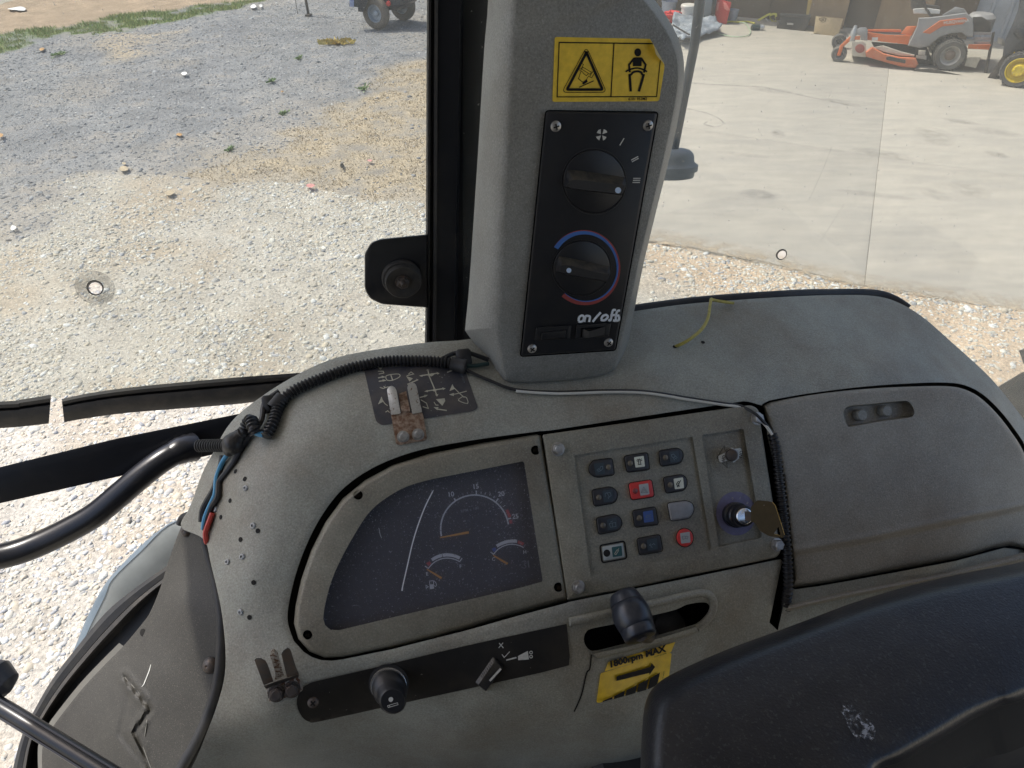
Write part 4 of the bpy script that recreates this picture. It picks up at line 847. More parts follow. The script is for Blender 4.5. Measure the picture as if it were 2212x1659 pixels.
for fr, inn, lb in (([(290, 1225), (712, 1200), (700, 1362), (272, 1388)], [(352, 1282), (658, 1252), (650, 1352), (342, 1382)], 'blank'), ([(775, 1195), (1190, 1172), (1162, 1330), (757, 1362)], [(830, 1232), (1122, 1213), (1117, 1312), (818, 1338)], 'rocker')):
    m = MB(); fr, inn = [b3(*q) for q in fr], [b3(*q) for q in inn]
    m.plate(C_, rnd(fr, 1.5, 2), .004, .0066, 1.2, .0015, holes=[inn], hd=.002); sw = m.build('rocker_switch', [M['black']], co)
    m = MB()
    if lb == 'blank': m.plate(C_, inset(inn, .6), .002, .0078, 1.6, .002); lab(sw, 'blanked switch frame beside the rocker'); m.build('blank_cover', [M['black']], sw)
    else:
        lab(sw, 'on and off rocker switch under the handwriting')
        p0, p1, p2, p3 = inn; q0 = b3(925, 1275); q1 = b3(915, 1352)
        m.loft([[C_(*p0, .004), C_(*q0, .011), C_(*p1, .0062)], [C_(*p3, .004), C_(*q1, .011), C_(*p2, .0062)]], 0, cap=False, closed=False, smooth=False)
        m.add([C_(*p0, .004), C_(*q0, .011), C_(*p1, .0062), C_(*p1, .002), C_(*p0, .002), C_(*p3, .004), C_(*q1, .011), C_(*p2, .0062), C_(*p2, .002), C_(*p3, .002)], [(0, 1, 2, 3, 4), (5, 9, 8, 7, 6)], 0, False); m.build('rocker', [M['black']], sw)
# yellow rollover sticker
m = MB(); S_ = .0006
def q1_(*p): return [b1(*q) for q in p]
m.plate(C_, rnd(q1_((158, 120), (185, 103), (1740, 135), (1800, 228), (1838, 385), (1900, 455), (1980, 565), (1976, 640), (1895, 1150), (1865, 1172), (145, 1183), (118, 1165)), [3, 3, 1, 1, 1, 1, 2, 2, 4, 4, 4, 4]), 0, S_, 0, mi=0)
S2 = .0010
m.stroke(C_, q1_((230, 195), (1790, 215)), b1.k*20, S2, 1); m.stroke(C_, q1_((232, 190), (196, 1105)), b1.k*16, S2, 1); m.stroke(C_, q1_((190, 1100), (1850, 1095)), b1.k*16, S2, 1); m.stroke(C_, q1_((1912, 490), (1850, 1098)), b1.k*14, S2, 1); m.stroke(C_, q1_((1142, 215), (1090, 1095)), b1.k*18, S2, 1)
tri = rnd(q1_((685, 270), (1020, 1025), (275, 1025)), [12, 12, 12], 6); m.stroke(C_, tri, b1.k*10, S2, 1, True)
tri2 = rnd(q1_((687, 310), (985, 1000), (325, 1000)), [9, 9, 9], 6); m.stroke(C_, inset(tri2, b1.k*22), b1.k*44, S2, 1, True)
for s in ([(605, 545), (635, 560), (595, 640), (560, 625)], [(795, 672), (828, 690), (770, 782), (735, 765)], [(625, 605), (765, 690), (745, 725), (605, 640)]): m.stroke(C_, q1_(*s), b1.k*9, S2, 1, True)
for s in ([(620, 680), (590, 680), (552, 800), (630, 860)], [(620, 690), (640, 715), (685, 748), (715, 715)], [(725, 750), (690, 800)], [(555, 645), (600, 668)]): m.stroke(C_, q1_(*s), b1.k*10, S2, 1)
m.stroke(C_, q1_((565, 940), (805, 832)), b1.k*15, S2, 1); m.fill(C_, q1_((610, 870), (690, 800), (705, 850), (630, 895)), S2, 1)
m.fill(C_, circ(*b1(1538, 360), b1.k*57, 24, b1.k*68), S2, 1)
m.fill(C_, q1_((1478, 442), (1602, 442), (1602, 590), (1455, 590), (1455, 480)), S2, 1)
m.stroke(C_, q1_((1480, 455), (1392, 565), (1405, 690)), b1.k*34, S2, 1); m.stroke(C_, q1_((1595, 455), (1668, 565), (1640, 695)), b1.k*34, S2, 1)
m.stroke(C_, cr(q1_((1335, 680), (1420, 640), (1530, 620), (1640, 650), (1690, 682)), 4, False), b1.k*28, S2, 1)
m.stroke(C_, cr(q1_((1390, 740), (1430, 725), (1460, 690), (1530, 675), (1590, 690), (1615, 730), (1650, 740)), 4, False), b1.k*36, S2, 1)
m.stroke(C_, q1_((1402, 720), (1420, 1010)), b1.k*42, S2, 1); m.stroke(C_, q1_((1638, 720), (1555, 1010)), b1.k*42, S2, 1)
m.text(C_, '6101 952M2', b1(1378, 1155), (350, -2), S2, 1, size=b1.k*62, bold=.012, shear=.1)
ys = m.build('warning_sticker', [M['yellow'], M['ink']], co); lab(ys, 'yellow rollover and seat belt sticker with a peeling corner')
m = MB(); cq = q1_((1738, 134), (1985, 560), (1900, 470), (1838, 390), (1800, 225)); m.add([C_(*cq[0], .0012), C_(*cq[1], .0012), C_(*cq[2], .007), C_(*cq[3], .009), C_(*cq[4], .006)], [(0, 1, 2, 3, 4)], 0, False); m.build('peeling_corner', [M['paperback']], ys)

# ---- front pillar, window seal, glass, hinge
fp = thing('front_pillar', 'black cab pillar running up beside the grey console pod', 'pillar', W_(960, 740))
def ypx(lst): return [z2(*q) for q in lst]
m = MB(); m.loft([[W_(x, y, -.03) for x, y in ypx([(105, -500), (60, 1440)])], [W_(x, y, .012) for x, y in ypx([(118, -500), (98, 1440)])], [W_(x, y, .014) for x, y in ypx([(215, -500), (180, 1440)])], [W_(x, y, .004) for x, y in ypx([(225, -500), (188, 1440)])], [W_(x, y, .004) for x, y in ypx([(300, -500), (250, 1440)])], [W_(x, y, -.03) for x, y in ypx([(420, -500), (420, 1440)])]], 0, cap=False, closed=False, smooth=False); m.build('pillar_post', [M['frame']], fp)
m = MB(); m.loft([[W_(x+dx, y, h) for x, y in cr(ypx([(70, -500), (70, 0), (68, 350), (66, 900), (62, 1440)]), 3, False)] for dx, h in ((0, -.012), (0, .006), (4, .012), (9, .012), (11, .007), (15, .006), (17, .013), (24, .014), (27, -.01))], 0, cap=False, closed=False); m.build('window_seal', [M['rubber']], fp)
def pane(name, poly, hc, rx, ry, rot, label, residue):
    g = tag(thing(name, label, 'window', W_(*poly[0])), label, 'window'); ho = circ(*hc, rx, 28, ry, rot); hi = circ(hc[0]+rx*.06, hc[1]+ry*.08, rx*.80, 28, ry*.80, rot)
    m = MB(); m.capholes(W_, poly, [ho], 0.0, 0); m.capholes(W_, poly, [ho], .005, 0)
    m.build('glass_pane', [M['glass']], g)
    m = MB(); m.loft([[W_(x, y, .0055) for x, y in circ(*hc, rx*1.02, 28, ry*1.02, rot)], [W_(x, y, .0055) for x, y in circ(*hc, rx*.94, 28, ry*.94, rot)], [W_(x, y, -.004) for x, y in hi], [W_(x, y, -.004) for x, y in circ(*hc, rx*1.05, 28, ry*1.05, rot)]], 0, cap=False, smooth=False); m.build('hole_edge', [M['rubber']], g)
    if residue:
        m = MB(); m.capholes(W_, circ(*hc, rx*2.45, 32, ry*2.25, .35), [circ(*hc, rx*1.1, 28, ry*1.1, rot)], .0056); m.stroke(W_, circ(*hc, rx*2.45, 32, ry*2.25, .35), .8, .0057, 0, True); m.stroke(W_, circ(*hc, rx*2.1, 32, ry*1.9, .35)[3:20], .7, .0057); m.build('sealant_ring', [M['residue']], g)
    return g
LP = pane('windscreen_pane', [(-260, -420), (930, -420), (930, 742), (640, 806)]+[z4(240, 242), z4(205, 262), z4(195, 240)]+[z4(0, 268), (-260, 895)], z1(483, 1462), z1.k*43, z1.k*37, .3, 'left window pane with a drilled hole ringed by old sealant', True)
pane('windscreen_pane', [(1000, -420), (2520, -420), (2520, 1300), (2000, 1150), (1600, 800), (1000, 760)], z3(815, 1466), z3.k*33, z3.k*27, -.75, 'right window pane with a small drilled hole above the cowl', False)
hp = rnd([z1(*q) for q in [(1853, 1290), (1885, 1232), (1935, 1214), (2175, 1190), (2175, 1564), (1940, 1546), (1880, 1518), (1853, 1470)]], [6, 8, 8, 1, 1, 8, 8, 8], 4)
m = MB(); m.plate(W_, hp, .004, .014, 3, .004); hb = m.build('hinge', [M['frame']], LP)
m = MB(); c = W_(*z1(2045, 1415), .014); um = FWIN.mm(865, 600)*z1.k
m.lathe(W_(*z1(2040, 1408), .014), FWIN.N, [(um*98, 0), (um*98, .004), (um*92, .006), (um*85, .0062)], 36); m.lathe(W_(*z1(2047, 1422), .018), FWIN.N, [(um*92, 0), (um*90, .006), (um*84, .0075), (um*50, .0075), (um*44, .0065), (um*.1, .0065)], 36); m.build('hinge_boss', [M['rubbergrey']], hb)
hexbolt(FWIN, z1(2047, 1432), .0245, um*34, .006, [M['darksteel']], hb); m = MB(); m.lathe(W_(*z1(2047, 1434), .030), FWIN.N, [(um*13, 0), (um*13, .006), (um*9, .008), (um*.1, .008)], 16); m.build('stud', [M['darksteel']], hb)
def zl4(*p): return [z4(*q) for q in p]
for k, (tp, bt, lb) in enumerate(((zl4((-700, 290), (0, 262), (80, 254), (195, 236)), zl4((-700, 410), (0, 364), (80, 358), (186, 346)), 'shorter left stub of the torn window seal'), (zl4((235, 252), (330, 232), (480, 210), (700, 188), (900, 170), (1170, 150), (1650, 108)), zl4((245, 341), (330, 326), (480, 306), (700, 288), (900, 272), (1130, 245), (1650, 195)), 'longer right length of the torn window seal, meeting the dash'))):
    o = thing('window_seal', lb, 'seal', W_(*bt[0]), 'torn rubber window seal'); n_ = len(tp)
    tp2, bt2 = cr(tp, 4, False), cr(bt, 4, False)
    m = MB(); ribbon(W_, tp2, bt2, [(0, -.012), (0, .006), (.12, .010), (.24, .010), (.30, .002)], m); m.build('upper_lip', [M['rubber']], o)
    m = MB(); ribbon(W_, tp2, bt2, [(.29, -.012), (.30, .004), (.36, .010), (.6, .013), (.85, .010), (.97, .004), (1, -.012)], m); m.build('lower_bead', [M['rubbergrey']], o)
gk = MB(); gk.tube([B(x, y, -.014) for x, y in cr([(1330, 676), (1500, 653), (1700, 638), (1800, 635), (1870, 635), (1905, 639), (1935, 651), (1960, 668)], 5, False)], .0062, seg=10); tag(gk.build('cowl_gasket', [M['rubber']]), 'black rubber gasket along the back edge of the cowl', 'gasket')

# ---- frame bar, grab rail, door seal, side trim, mudguard, rod
FB = fcam(250, 950, 1.02, (.93, -.2, .3), (0, -.9, -.4)); Bf = FB.P
m = MB(); t1 = zl4((-700, 680), (0, 512), (450, 402), (895, 312), (1600, 175)); t2 = zl4((-700, 692), (0, 524), (450, 414), (895, 325), (1600, 188)); t3 = zl4((-700, 810), (0, 650), (450, 548), (850, 455), (1600, 290))
m.loft([[Bf(*p, -.03) for p in t1], [Bf(*p, -.001) for p in t1], [Bf(*p, .001) for p in t2], [Bf(*p, .002) for p in t3], [Bf(*p, -.03) for p in t3]], 0, cap=False, closed=False, smooth=False); tag(m.build('frame_bar', [M['frame']]), 'flat black steel bar crossing outside the open window gap', 'frame bar')
gr = thing('grab_rail', 'bent glossy black tube welded to the flat frame bar', 'grab rail', Bf(100, 1150, -.1))
cen = zl4((-250, 905), (-60, 865), (60, 838), (160, 800), (260, 752), (360, 695), (450, 622), (540, 545), (620, 485), (690, 448), (740, 435)); dep = [.03, .028, .027, .026, .026, .026, .024, .02, .014, .006, -.004]
m = MB(); m.tube(spline3([Bf(*p, d+.012) for p, d in zip(cen, dep)], 6), .0178, seg=20); m.build('rail_tube', [M['frame']], gr)
m = MB(); e_ = spline3([Bf(*p, d+.012) for p, d in zip(cen[-3:], dep[-3:])], 5); m.tube(e_[3:], [.0182, .0195, .0205, .0200, .0212, .0206, .0218, .0215][:len(e_)-3], seg=18); m.build('weld_bead', [M['frame']], gr)
FS = fcam(300, 1450, .70, (.93, -.1, -.28), (0.1, -.95, .1)); Sf = FS.P
ds = thing('door_seal', 'wide black curved door seal below the frame bar, with one rib paler for a highlight', 'seal', Sf(80, 1650, -.03))
o_ = cr(zl4((700, 845), (620, 900), (500, 985), (400, 1070), (300, 1190), (200, 1320), (130, 1440), (85, 1530), (50, 1659), (35, 1760)), 4, False); i_ = cr(zl4((760, 940), (640, 1010), (570, 1085), (490, 1190), (400, 1275), (300, 1385), (215, 1490), (165, 1590), (160, 1680), (160, 1770)), 4, False)
m = MB(); ribbon(Sf, o_, i_, [(0, -.08), (0, -.058), (.12, -.054), (.30, -.056), (.34, -.059), (.36, -.062), (.6, -.07), (1, -.07), (1, -.09)], m); m.build('seal_band', [M['rubber']], ds)
m = MB(); ribbon(Sf, o_, i_, [(.31, -.058), (.33, -.0525), (.42, -.0515), (.47, -.054), (.48, -.066)], m); m.build('highlight_rib', [M['rubbergrey']], ds)  # paler rubber on the rib paints the seal's highlight line
sd_ = thing('side_trim', 'grey side trim panel with rubber edging and bent creases, left of the dash', 'trim panel', Sf(300, 1650, -.02))
left = zl4((715, 700), (695, 730), (660, 820), (640, 880), (610, 975), (575, 1060), (545, 1105), (470, 1195), (400, 1265), (320, 1350), (240, 1450), (200, 1505), (165, 1570), (160, 1640), (165, 1780)); right = zl4((745, 698), (772, 730), (795, 820), (812, 880), (830, 950), (848, 1040), (855, 1100), (853, 1200), (845, 1290), (828, 1375), (800, 1460), (780, 1510), (745, 1580), (710, 1640), (640, 1780))
outl = cr(left, 3, False)+cr(right, 3, False)[::-1]
SOFF = TPS([(right[0][0], right[0][1], -.004), (right[4][0], right[4][1], 0), (right[8][0], right[8][1], 0), (right[12][0], right[12][1], 0), (left[0][0], left[0][1], -.012), (left[4][0], left[4][1], -.02), (left[7][0], left[7][1], -.026), (left[10][0], left[10][1], -.03), (left[13][0], left[13][1], -.03), (330, 1450, -.004), (400, 1300, -.002), (250, 1580, -.006)])
def SD(x, y, h=0.0):
    s = float(SOFF(x, y)); dd = float(dpoly([x], [y], dent)[0]); d2 = float(dpoly([x], [y], [z4(490, 1380), z4(455, 1530), z4(560, 1659)])[0])
    return Sf(x, y, s - .0032*math.exp(-(dd/5)**2) + .002*math.exp(-((dd-8)/6)**2)*(1 if x < 320 else .3) - .0018*math.exp(-(d2/4)**2) + h)
m = MB(); m.sheet(SD, outl, [], step=6, rim=.05); m.build('trim_sheet', [M['side']], sd_, sharp=60)
m = MB(); m.stroke(SD, zl4((575, 1265), (568, 1290), (548, 1340), (540, 1350)), [1.2, 1.8, 1.6, .8], .0006); m.stroke(SD, zl4((475, 1312), (520, 1362), (575, 1432)), 2.2, .0005, 1); m.stroke(SD, zl4((560, 1475), (545, 1580), (575, 1659)), 1.6, .0006, 1); lab(m.build('crease_scuff', [M['white'], M['flange']], sd_), 'pale scratch over the bent crease')
m = MB(); fl = cr([(p[0]-9-.012*max(0, p[1]-1330)*0, p[1]-7) for p in left[7:]], 3, False); fr_ = cr([(p[0]+14, p[1]+9) for p in left[7:]], 3, False); ribbon(Sf, fl, fr_, [(0, -.050), (0, -.042), (1, -.044)], m); m.build('trim_flange', [M['flange']], sd_)
m = MB(); rr_ = cr([(p[0]-3, p[1]) for p in [z4(690, 730), z4(705, 702)]+right], 3, False); m.tube([SD(x, y, .001) for x, y in rr_], [.0035+.0022*min(1, i/22) for i in range(len(rr_))], seg=10); m.build('rubber_edging', [M['rubber']], sd_)
for q, r_ in ((z4(711, 755), .0062), (z4(802, 1268), .0078)):
    c = SD(*q, .001); m = MB(); m.lathe(c, FS.N, [(r_, 0), (r_*.95, r_*.3), (r_*.6, r_*.6), (r_*.2, r_*.7), (r_*.01, r_*.55)], 16); m.build('trim_screw', [M['darksteel']], sd_)
c = SD(*z4(545, 1143), .0008); m = MB(); m.lathe(c, FS.N, [(.004, 0), (.0001, .0002)], 12); m.build('screw_hole', [M['cavity']], sd_)
FM = fcam(320, 1150, 1.25, (.9, -.25, .2), (.2, -.8, -.5)); Mf = FM.P
mg = thing('mudguard', 'pale grey plastic mudguard with blue-grey edge, outside below the frame bar', 'mudguard', Mf(350, 1300, -.1))
ma = cr(zl4((760, 690), (640, 735), (540, 830), (430, 938), (400, 1005), (330, 1150), (280, 1290)), 4, False); mb_ = cr(zl4((950, 800), (900, 900), (800, 1000), (700, 1120), (600, 1250), (560, 1400), (500, 1500)), 4, False); mc = cr(zl4((650, 722), (560, 790), (430, 920), (375, 1000), (325, 1100), (285, 1200), (225, 1330)), 4, False)
m = MB(); ribbon(Mf, ma, mb_, [(0, 0), (.25, .02), (.6, .02), (1, -.02)], m); m.build('guard_shell', [M['fender']], mg)
m = MB(); ribbon(Mf, mc, ma, [(0, -.06), (.3, -.02), (1, .001)], m); m.build('guard_edge', [M['fenderrim']], mg)
FR = fcam(120, 1560, .50, (.85, .5, -.1), (-.5, .85, 0)); 
rod = thing('cab_lever', 'thin ribbed black lever crossing the bottom left corner', 'lever', at(*a8(1000, 1760), .5))
m = MB(); pp = [at(*a8(*q), d) for q, d in (((-400, 880), .56), ((-60, 1052), .545), ((200, 1205), .535), ((500, 1390), .525), ((800, 1575), .515), ((1100, 1760), .505))]
m.tube(spline3(pp, 6), .0062, seg=18); m.tube([p+c2w((.0025, -.0055, -.002)) for p in spline3(pp, 6)], .0012, seg=6); m.tube([p+c2w((-.0015, .003, -.0055)) for p in spline3(pp, 6)], .0012, seg=6); m.build('lever_rod', [M['frame']], rod)
m = MB(); m.lathe(at(*a8(-70, 850), .552), c2w((.9, .5, 0)), [(.002, -.016), (.012, -.012), (.0165, 0), (.012, .012), (.002, .016)], 20); m.build('lever_knob', [M['lever']], rod)

# ---- wires and conduits
def wire(name, pts, r, m_, label, cat='wire', group=None, lift=None):
    m = MB(); m.tube(spline3(pts, 6), r, seg=8); return tag(m.build(name, [m_]), label, cat, group)
def hose(name, pts, r, label, pitch=.0034):
    m = MB(); m.hose(pts, r, pitch); return tag(m.build(name, [M['hose']]), label, 'conduit')
hose('ribbed_conduit', [B(*a5(1475, 252), .008), B(*a5(1380, 228), .008), B(*a5(1100, 205), .007), B(*a5(800, 200), .007), B(*a5(500, 212), .007), B(*a5(250, 258), .007), B(*a5(0, 318), .007), B(*z4(1170, 196), .008), B(*z4(1100, 235), .008), B(*z4(1062, 285), .008), B(*z4(1040, 345), .009), B(*z4(1012, 398), .010)], .0052, 'long ribbed black conduit arching over the cowl above the decal')
hose('ribbed_conduit', [B(*a6(835, 395), .016), B(*a6(800, 330), .022), B(*a6(775, 255), .022), B(*a6(735, 300), .018), B(*a6(700, 380), .014), B(*a6(640, 425), .011)], .0058, 'short kinked ribbed conduit stub looping beside the blue wire')
hose('ribbed_conduit', [B(*a6(640, 520), .014), B(*a6(450, 526), .016), B(*a6(300, 526), .02), B(*a6(205, 530), .022)], .0058, 'short straight ribbed conduit stub pointing left from the taped joint')
hose('ribbed_conduit', [D(*z7(712, 822), .002), D(*z7(733, 900), .004), D(*z7(750, 1050), .004), D(*z7(768, 1200), .004), D(*z7(783, 1350), .004), D(*z7(795, 1500), .004), D(*z7(800, 1655), .002), D(*z8(1005, 440), -.002), D(*z8(1000, 510), -.006), D(*z8(985, 580), -.012)], .0048, 'ribbed black conduit running down the gap beside the storage lid', .0042)
m = MB(); pr_ = [B(*a6(*q), h) for q, h in (((690, 400), .011), ((640, 450), .012), ((585, 520), .013), ((545, 575), .013), ((525, 625), .011))]
m.tube(spline3(pr_, 6), [.006, .0062, .0065, .0068, .0072, .0076, .0082, .009, .0096, .0102, .0106, .0108, .0108, .0104, .0100, .0095, .0088, .0080, .007, .0062, .0055, .005, .0045, .004, .0036], seg=14); tag(m.build('taped_joint', [M['tape']]), 'lump of black tape binding the conduit stubs', 'tape')
m = MB(); m.lathe(B(*a5(1480, 255), .008), B(*a5(1560, 275), .008)-B(*a5(1440, 245), .008), [(.0064, -.006), (.0064, .004), (.0072, .005), (.0072, .008), (.0045, .009)], 18); m.bbox(B(*a5(1570, 160), .006), FDASH.U*.007, FDASH.V*.008, FDASH.N*.005, .4); tag(m.build('conduit_clamp', [M['rubber']]), 'black plastic clamp at the end of the long conduit by the console', 'clamp')
m = MB(); m.lathe(B(*a6(1065, 65), .009), B(*a6(1100, 30), .009)-B(*a6(1030, 110), .009), [(.0062, -.007), (.0066, -.006), (.0066, .006), (.0062, .007)], 18); m.bbox(B(*a6(975, 80), .004), FDASH.U*.006, FDASH.V*.008, FDASH.N*.005, .3); tag(m.build('conduit_clamp', [M['rubber']]), 'black cable clip around the conduit on the dash shoulder', 'clamp')
wire('blue_wire', [B(*a6(*q), h) for q, h in (((515, 630), .008), ((470, 700), .007), ((430, 790), .006), ((402, 880), .006), ((395, 970), .006), ((385, 1060), .007), ((340, 1160), .008), ((295, 1260), .009), ((270, 1350), .009), ((262, 1430), .006))], .0022, M['wblue'], 'blue wire dropping from the taped joint along the dash edge')
wire('blue_wire', [B(*a6(*q), h) for q, h in (((795, 375), .016), ((850, 398), .016), ((905, 408), .013))], .0026, M['wblue'], 'short bare loop of blue wire between two conduit ends')
wire('red_wire', [B(*a6(*q), h) for q, h in (((360, 1255), .005), ((335, 1320), .006), ((305, 1400), .007), ((285, 1470), .006), ((290, 1540), .003), ((298, 1570), -.002))], .0024, M['wred'], 'red wire tucked behind the side trim edging')
wire('black_wire', [B(*a6(*q), h) for q, h in (((640, 600), .006), ((590, 700), .005), ((520, 800), .004), ((440, 905), .004), ((425, 985), .005), ((415, 1080), .006), ((350, 1190), .006), ((300, 1330), .006), ((280, 1440), .004))], .0026, M['wblack'], 'black wire curving beside the blue wire on the dash edge')
wire('black_wire', [B(*a6(*q), h) for q, h in (((470, 640), .004), ((450, 760), .003), ((410, 900), .003), ((370, 1010), .005), ((300, 1130), .006), ((255, 1230), .007), ((243, 1350), .005))], .0030, M['wblack'], 'black wire farthest left under the taped joint')
wire('black_wire', [B(*a6(*q), h) for q, h in (((1080, -60), .008), ((1000, -5), .009), ((930, 50), .009), ((905, 130), .008), ((898, 210), .007), ((870, 290), .006), ((780, 400), .006), ((690, 520), .006))], .0026, M['wblack'], 'black wire hanging past the cable clip into the tape')
wire('black_wire', [B(*a5(*q), h) for q, h in (((1300, 170), .007), ((1420, 110), .007), ((1560, 85), .012), ((1700, 115), .010), ((1900, 190), .006))], .0022, M['wblack'], 'black wire over the clamp going behind the console pod')
wire('green_wire', [B(*a5(*q), .005) for q in ((1530, 240), (1640, 268), (1760, 262), (1900, 240))], .0020, mat('dark_green_wire', (.02, .05, .05), .45), 'dark green wire from the conduit end into the console pod')
tw = [a5(1500, 270), a5(1700, 370), a5(1950, 478), z2(365, 1555), z2(430, 1578), z2(600, 1588), z2(800, 1582), z2(950, 1585), z2(1100, 1607), z7(0, 597), z7(200, 620), z7(430, 655), z7(540, 672), z7(620, 712), z7(680, 772), z7(712, 818)]
tw = [tw[i] for i in (0, 1, 2, 4, 5, 6, 7, 8, 10, 11, 12, 13, 14, 15)]
wire('black_wire', [B(x, y, .0036+.008*(i >= 11)) for i, (x, y) in enumerate(tw)], .0015, M['wblack'], 'thin black wire crossing the cowl to the right conduit')
wire('white_wire', [B(x+.5, y+3.0, .0036+.008*(i >= 9)) for i, (x, y) in enumerate(tw[3:])], .0014, M['wwhite'], 'thin white wire crossing the cowl beside a black one')
wire('yellow_wire', [B(*z7(*q), h) for q, h in (((190, 352), -.001), ((225, 336), .006), ((270, 310), .012), ((330, 260), .016), ((366, 200), .018), ((378, 130), .018), ((384, 97), .016), ((392, 98), .014), ((430, 106), .010), ((505, 116), .004))], .0017, M['wyellow'], 'short yellow wire poking out of a hole in the cowl')

# ---- mirror arm outside, armrest, right wheel, cab shell
FX = fcam(1490, 200, 1.05, (1, 0, .1), (0.16, -.9, -.4)); Xf = FX.P
ar = thing('mirror_arm', 'dark blue steel mirror tube rising from a rounded boot behind the console pod', 'mirror arm', Xf(1450, 375, -.05))
m = MB(); u_ = FX.mm(1480, 200); m.tube([Xf(*q, 0) for q in (a2(585, -900), a2(510, -10), a2(447, 500), a2(372, 880), a4(515, 930), a4(485, 1090))], [u_*11, u_*10.6, u_*10, u_*9.8, u_*9.5, u_*9.5], seg=18); m.build('arm_tube', [mat('dark_blue_paint', (.045, .062, .085), .4, dirt=(.15, .15, .145), dscale=25, damt=.5)], ar)
u4 = FX.mm(1450, 350)*a4.k; cb = Xf(*a4(480, 1410), 0); axb = (Xf(*a4(500, 1000), 0)-cb).normalized(); Lb = (Xf(*a4(500, 1000), 0)-cb).length
m = MB(); m.lathe(cb-axb*.004, axb, [(u4*285, 0), (u4*295, Lb*.05), (u4*298, Lb*.20), (u4*340, Lb*.22), (u4*345, Lb*.42), (u4*300, Lb*.5), (u4*285, Lb*.56), (u4*280, Lb*.72), (u4*262, Lb*.84), (u4*220, Lb*.94), (u4*150, Lb*1.0), (u4*.1, Lb*1.01)], 32); m.build('arm_boot', [mat('blue_grey_boot', (.24, .27, .30), .55, dirt=(.2, .2, .18), dscale=12, damt=.5)], ar)
m = MB(); m.bbox(cb+axb*Lb*.3-FX.U*.10, FX.U*.11, FX.N*.02, axb*.012, .3); m.build('arm_bracket', [M['frame']], ar)

am = thing('armrest', 'big black grained vinyl armrest pad filling the bottom right corner', 'armrest', FARM.P(1850, 1560, -.06))
Pf = FARM.P
ao = [z8(*q) for q in [(255, 1450), (262, 1301), (270, 1120), (288, 970), (335, 885), (440, 815), (700, 700), (1000, 590), (1400, 442), (1800, 333), (2212, 252)]]+[(2330, 1180), (2460, 1165), (2540, 1240), (2500, 1360), (2380, 1440), z8(2212, 950)]+[z8(*q) for q in [(2100, 985), (1950, 1055), (1780, 1160), (1600, 1262), (1470, 1320), (1350, 1450)]]
ai = [z8(*q) for q in [(380, 1430), (385, 1301), (392, 1150), (408, 1030), (445, 965), (530, 895), (760, 790), (1040, 680), (1430, 535), (1820, 425), (2212, 345)]]+[(2320, 1225), (2430, 1215), (2480, 1255), (2450, 1330), (2350, 1395), z8(2165, 900)]+[z8(*q) for q in [(2060, 935), (1910, 1000), (1740, 1100), (1560, 1205), (1440, 1270), (1320, 1400)]]
ao_ = ao; ao, ai = cr(ao, 5), cr(ai, 5); m = MB(); rings = []
for k in range(9):
    t = -0.5+k/8*(math.pi/2+0.5); s = 1-math.cos(max(0, t)); s = s if t > 0 else (1-math.cos(t))*.6; rings.append([Pf(a[0]+(b[0]-a[0])*s, a[1]+(b[1]-a[1])*s, -.034+.034*math.sin(t)) for a, b in zip(ao, ai)])
rings.insert(0, [Pf(a[0]+(b[0]-a[0])*.10, a[1]+(b[1]-a[1])*.10, -.075) for a, b in zip(ao, ai)])
m.loft(rings, 0, cap=False)
m.sheet(lambda x, y, h=0: Pf(x, y, h+.003*min(1, float(dpoly([x], [y], ai, True)[0])/90)), ai, [], step=22, rim=0); m.build('pad_cover', [M['leather']], am, sharp=70)
m = MB(); m.plate(lambda x, y, h=0: Pf(x, y, .0034+h), cr([z8(*q) for q in [(1270, 990), (1340, 985), (1400, 1040), (1455, 1100), (1440, 1165), (1380, 1170), (1330, 1110), (1300, 1040)]], 4), -.0008, .0002, 0); lab(m.build('scuff_mark', [M['scuff']], am), 'pale scuff worn into the vinyl')
ab_ = [(p[0]+12, p[1]+14) for p in ao_[:11]]+[(2340, 1200), (2470, 1190), (2560, 1260), (2540, 1380), (2440, 1480), (2320, 1560)]+[z8(*q) for q in [(2180, 1205), (2030, 1250), (1880, 1310), (1700, 1400), (1500, 1470), (1380, 1560)]]
ab_ = cr(ab_, 5); m = MB(); m.loft([[Pf(a[0]+(b[0]-a[0])*.06, a[1]+(b[1]-a[1])*.06, -.030) for a, b in zip(ao, ai)], [Pf(*p, -.08) for p in ab_], [Pf(*p, -.10) for p in inset(ab_, 12)]], 0, cap=True); m.build('pad_base', [M['cavity']], am)

wt = thing('tractor_wheel', 'dark tractor tyre edge with brown lug, at the right edge beside the cowl', 'wheel', at(2260, 900, 1.5))
FT = fcam(2212, 880, 1.35, (.95, -.2, .15), (.1, -.95, -.1)); Tf = FT.P
m = MB(); m.plate(Tf, [a7(*q) for q in [(440, 990), (711, 835), (900, 740), (1100, 700), (1150, 1500), (800, 1480), (660, 1290), (560, 1120)]], -.15, 0, 6, .02); m.build('tyre_tread', [mat('tyre_rubber', (.03, .028, .026), .7, dirt=(.12, .09, .06), dscale=9, damt=.6)], wt)
for q, lb in (([(440, 990), (700, 835), (720, 870), (530, 1020), (500, 1020)], 'l'), ([(664, 640), (760, 600), (800, 740), (705, 760)], 'u')):
    m = MB(); m.plate(Tf, [a7(*p) for p in q], -.03, .02, 2, .008); m.build('tyre_lug', [mat('muddy_rubber_'+lb, (.09, .065, .045), .8, dirt=(.2, .14, .08), dscale=15, damt=.7)], wt)
cabs = thing('cab_shell', 'tractor cab roof and floor enclosing the dashboard', 'tractor cab', (0.1, 0.0, 1.15))
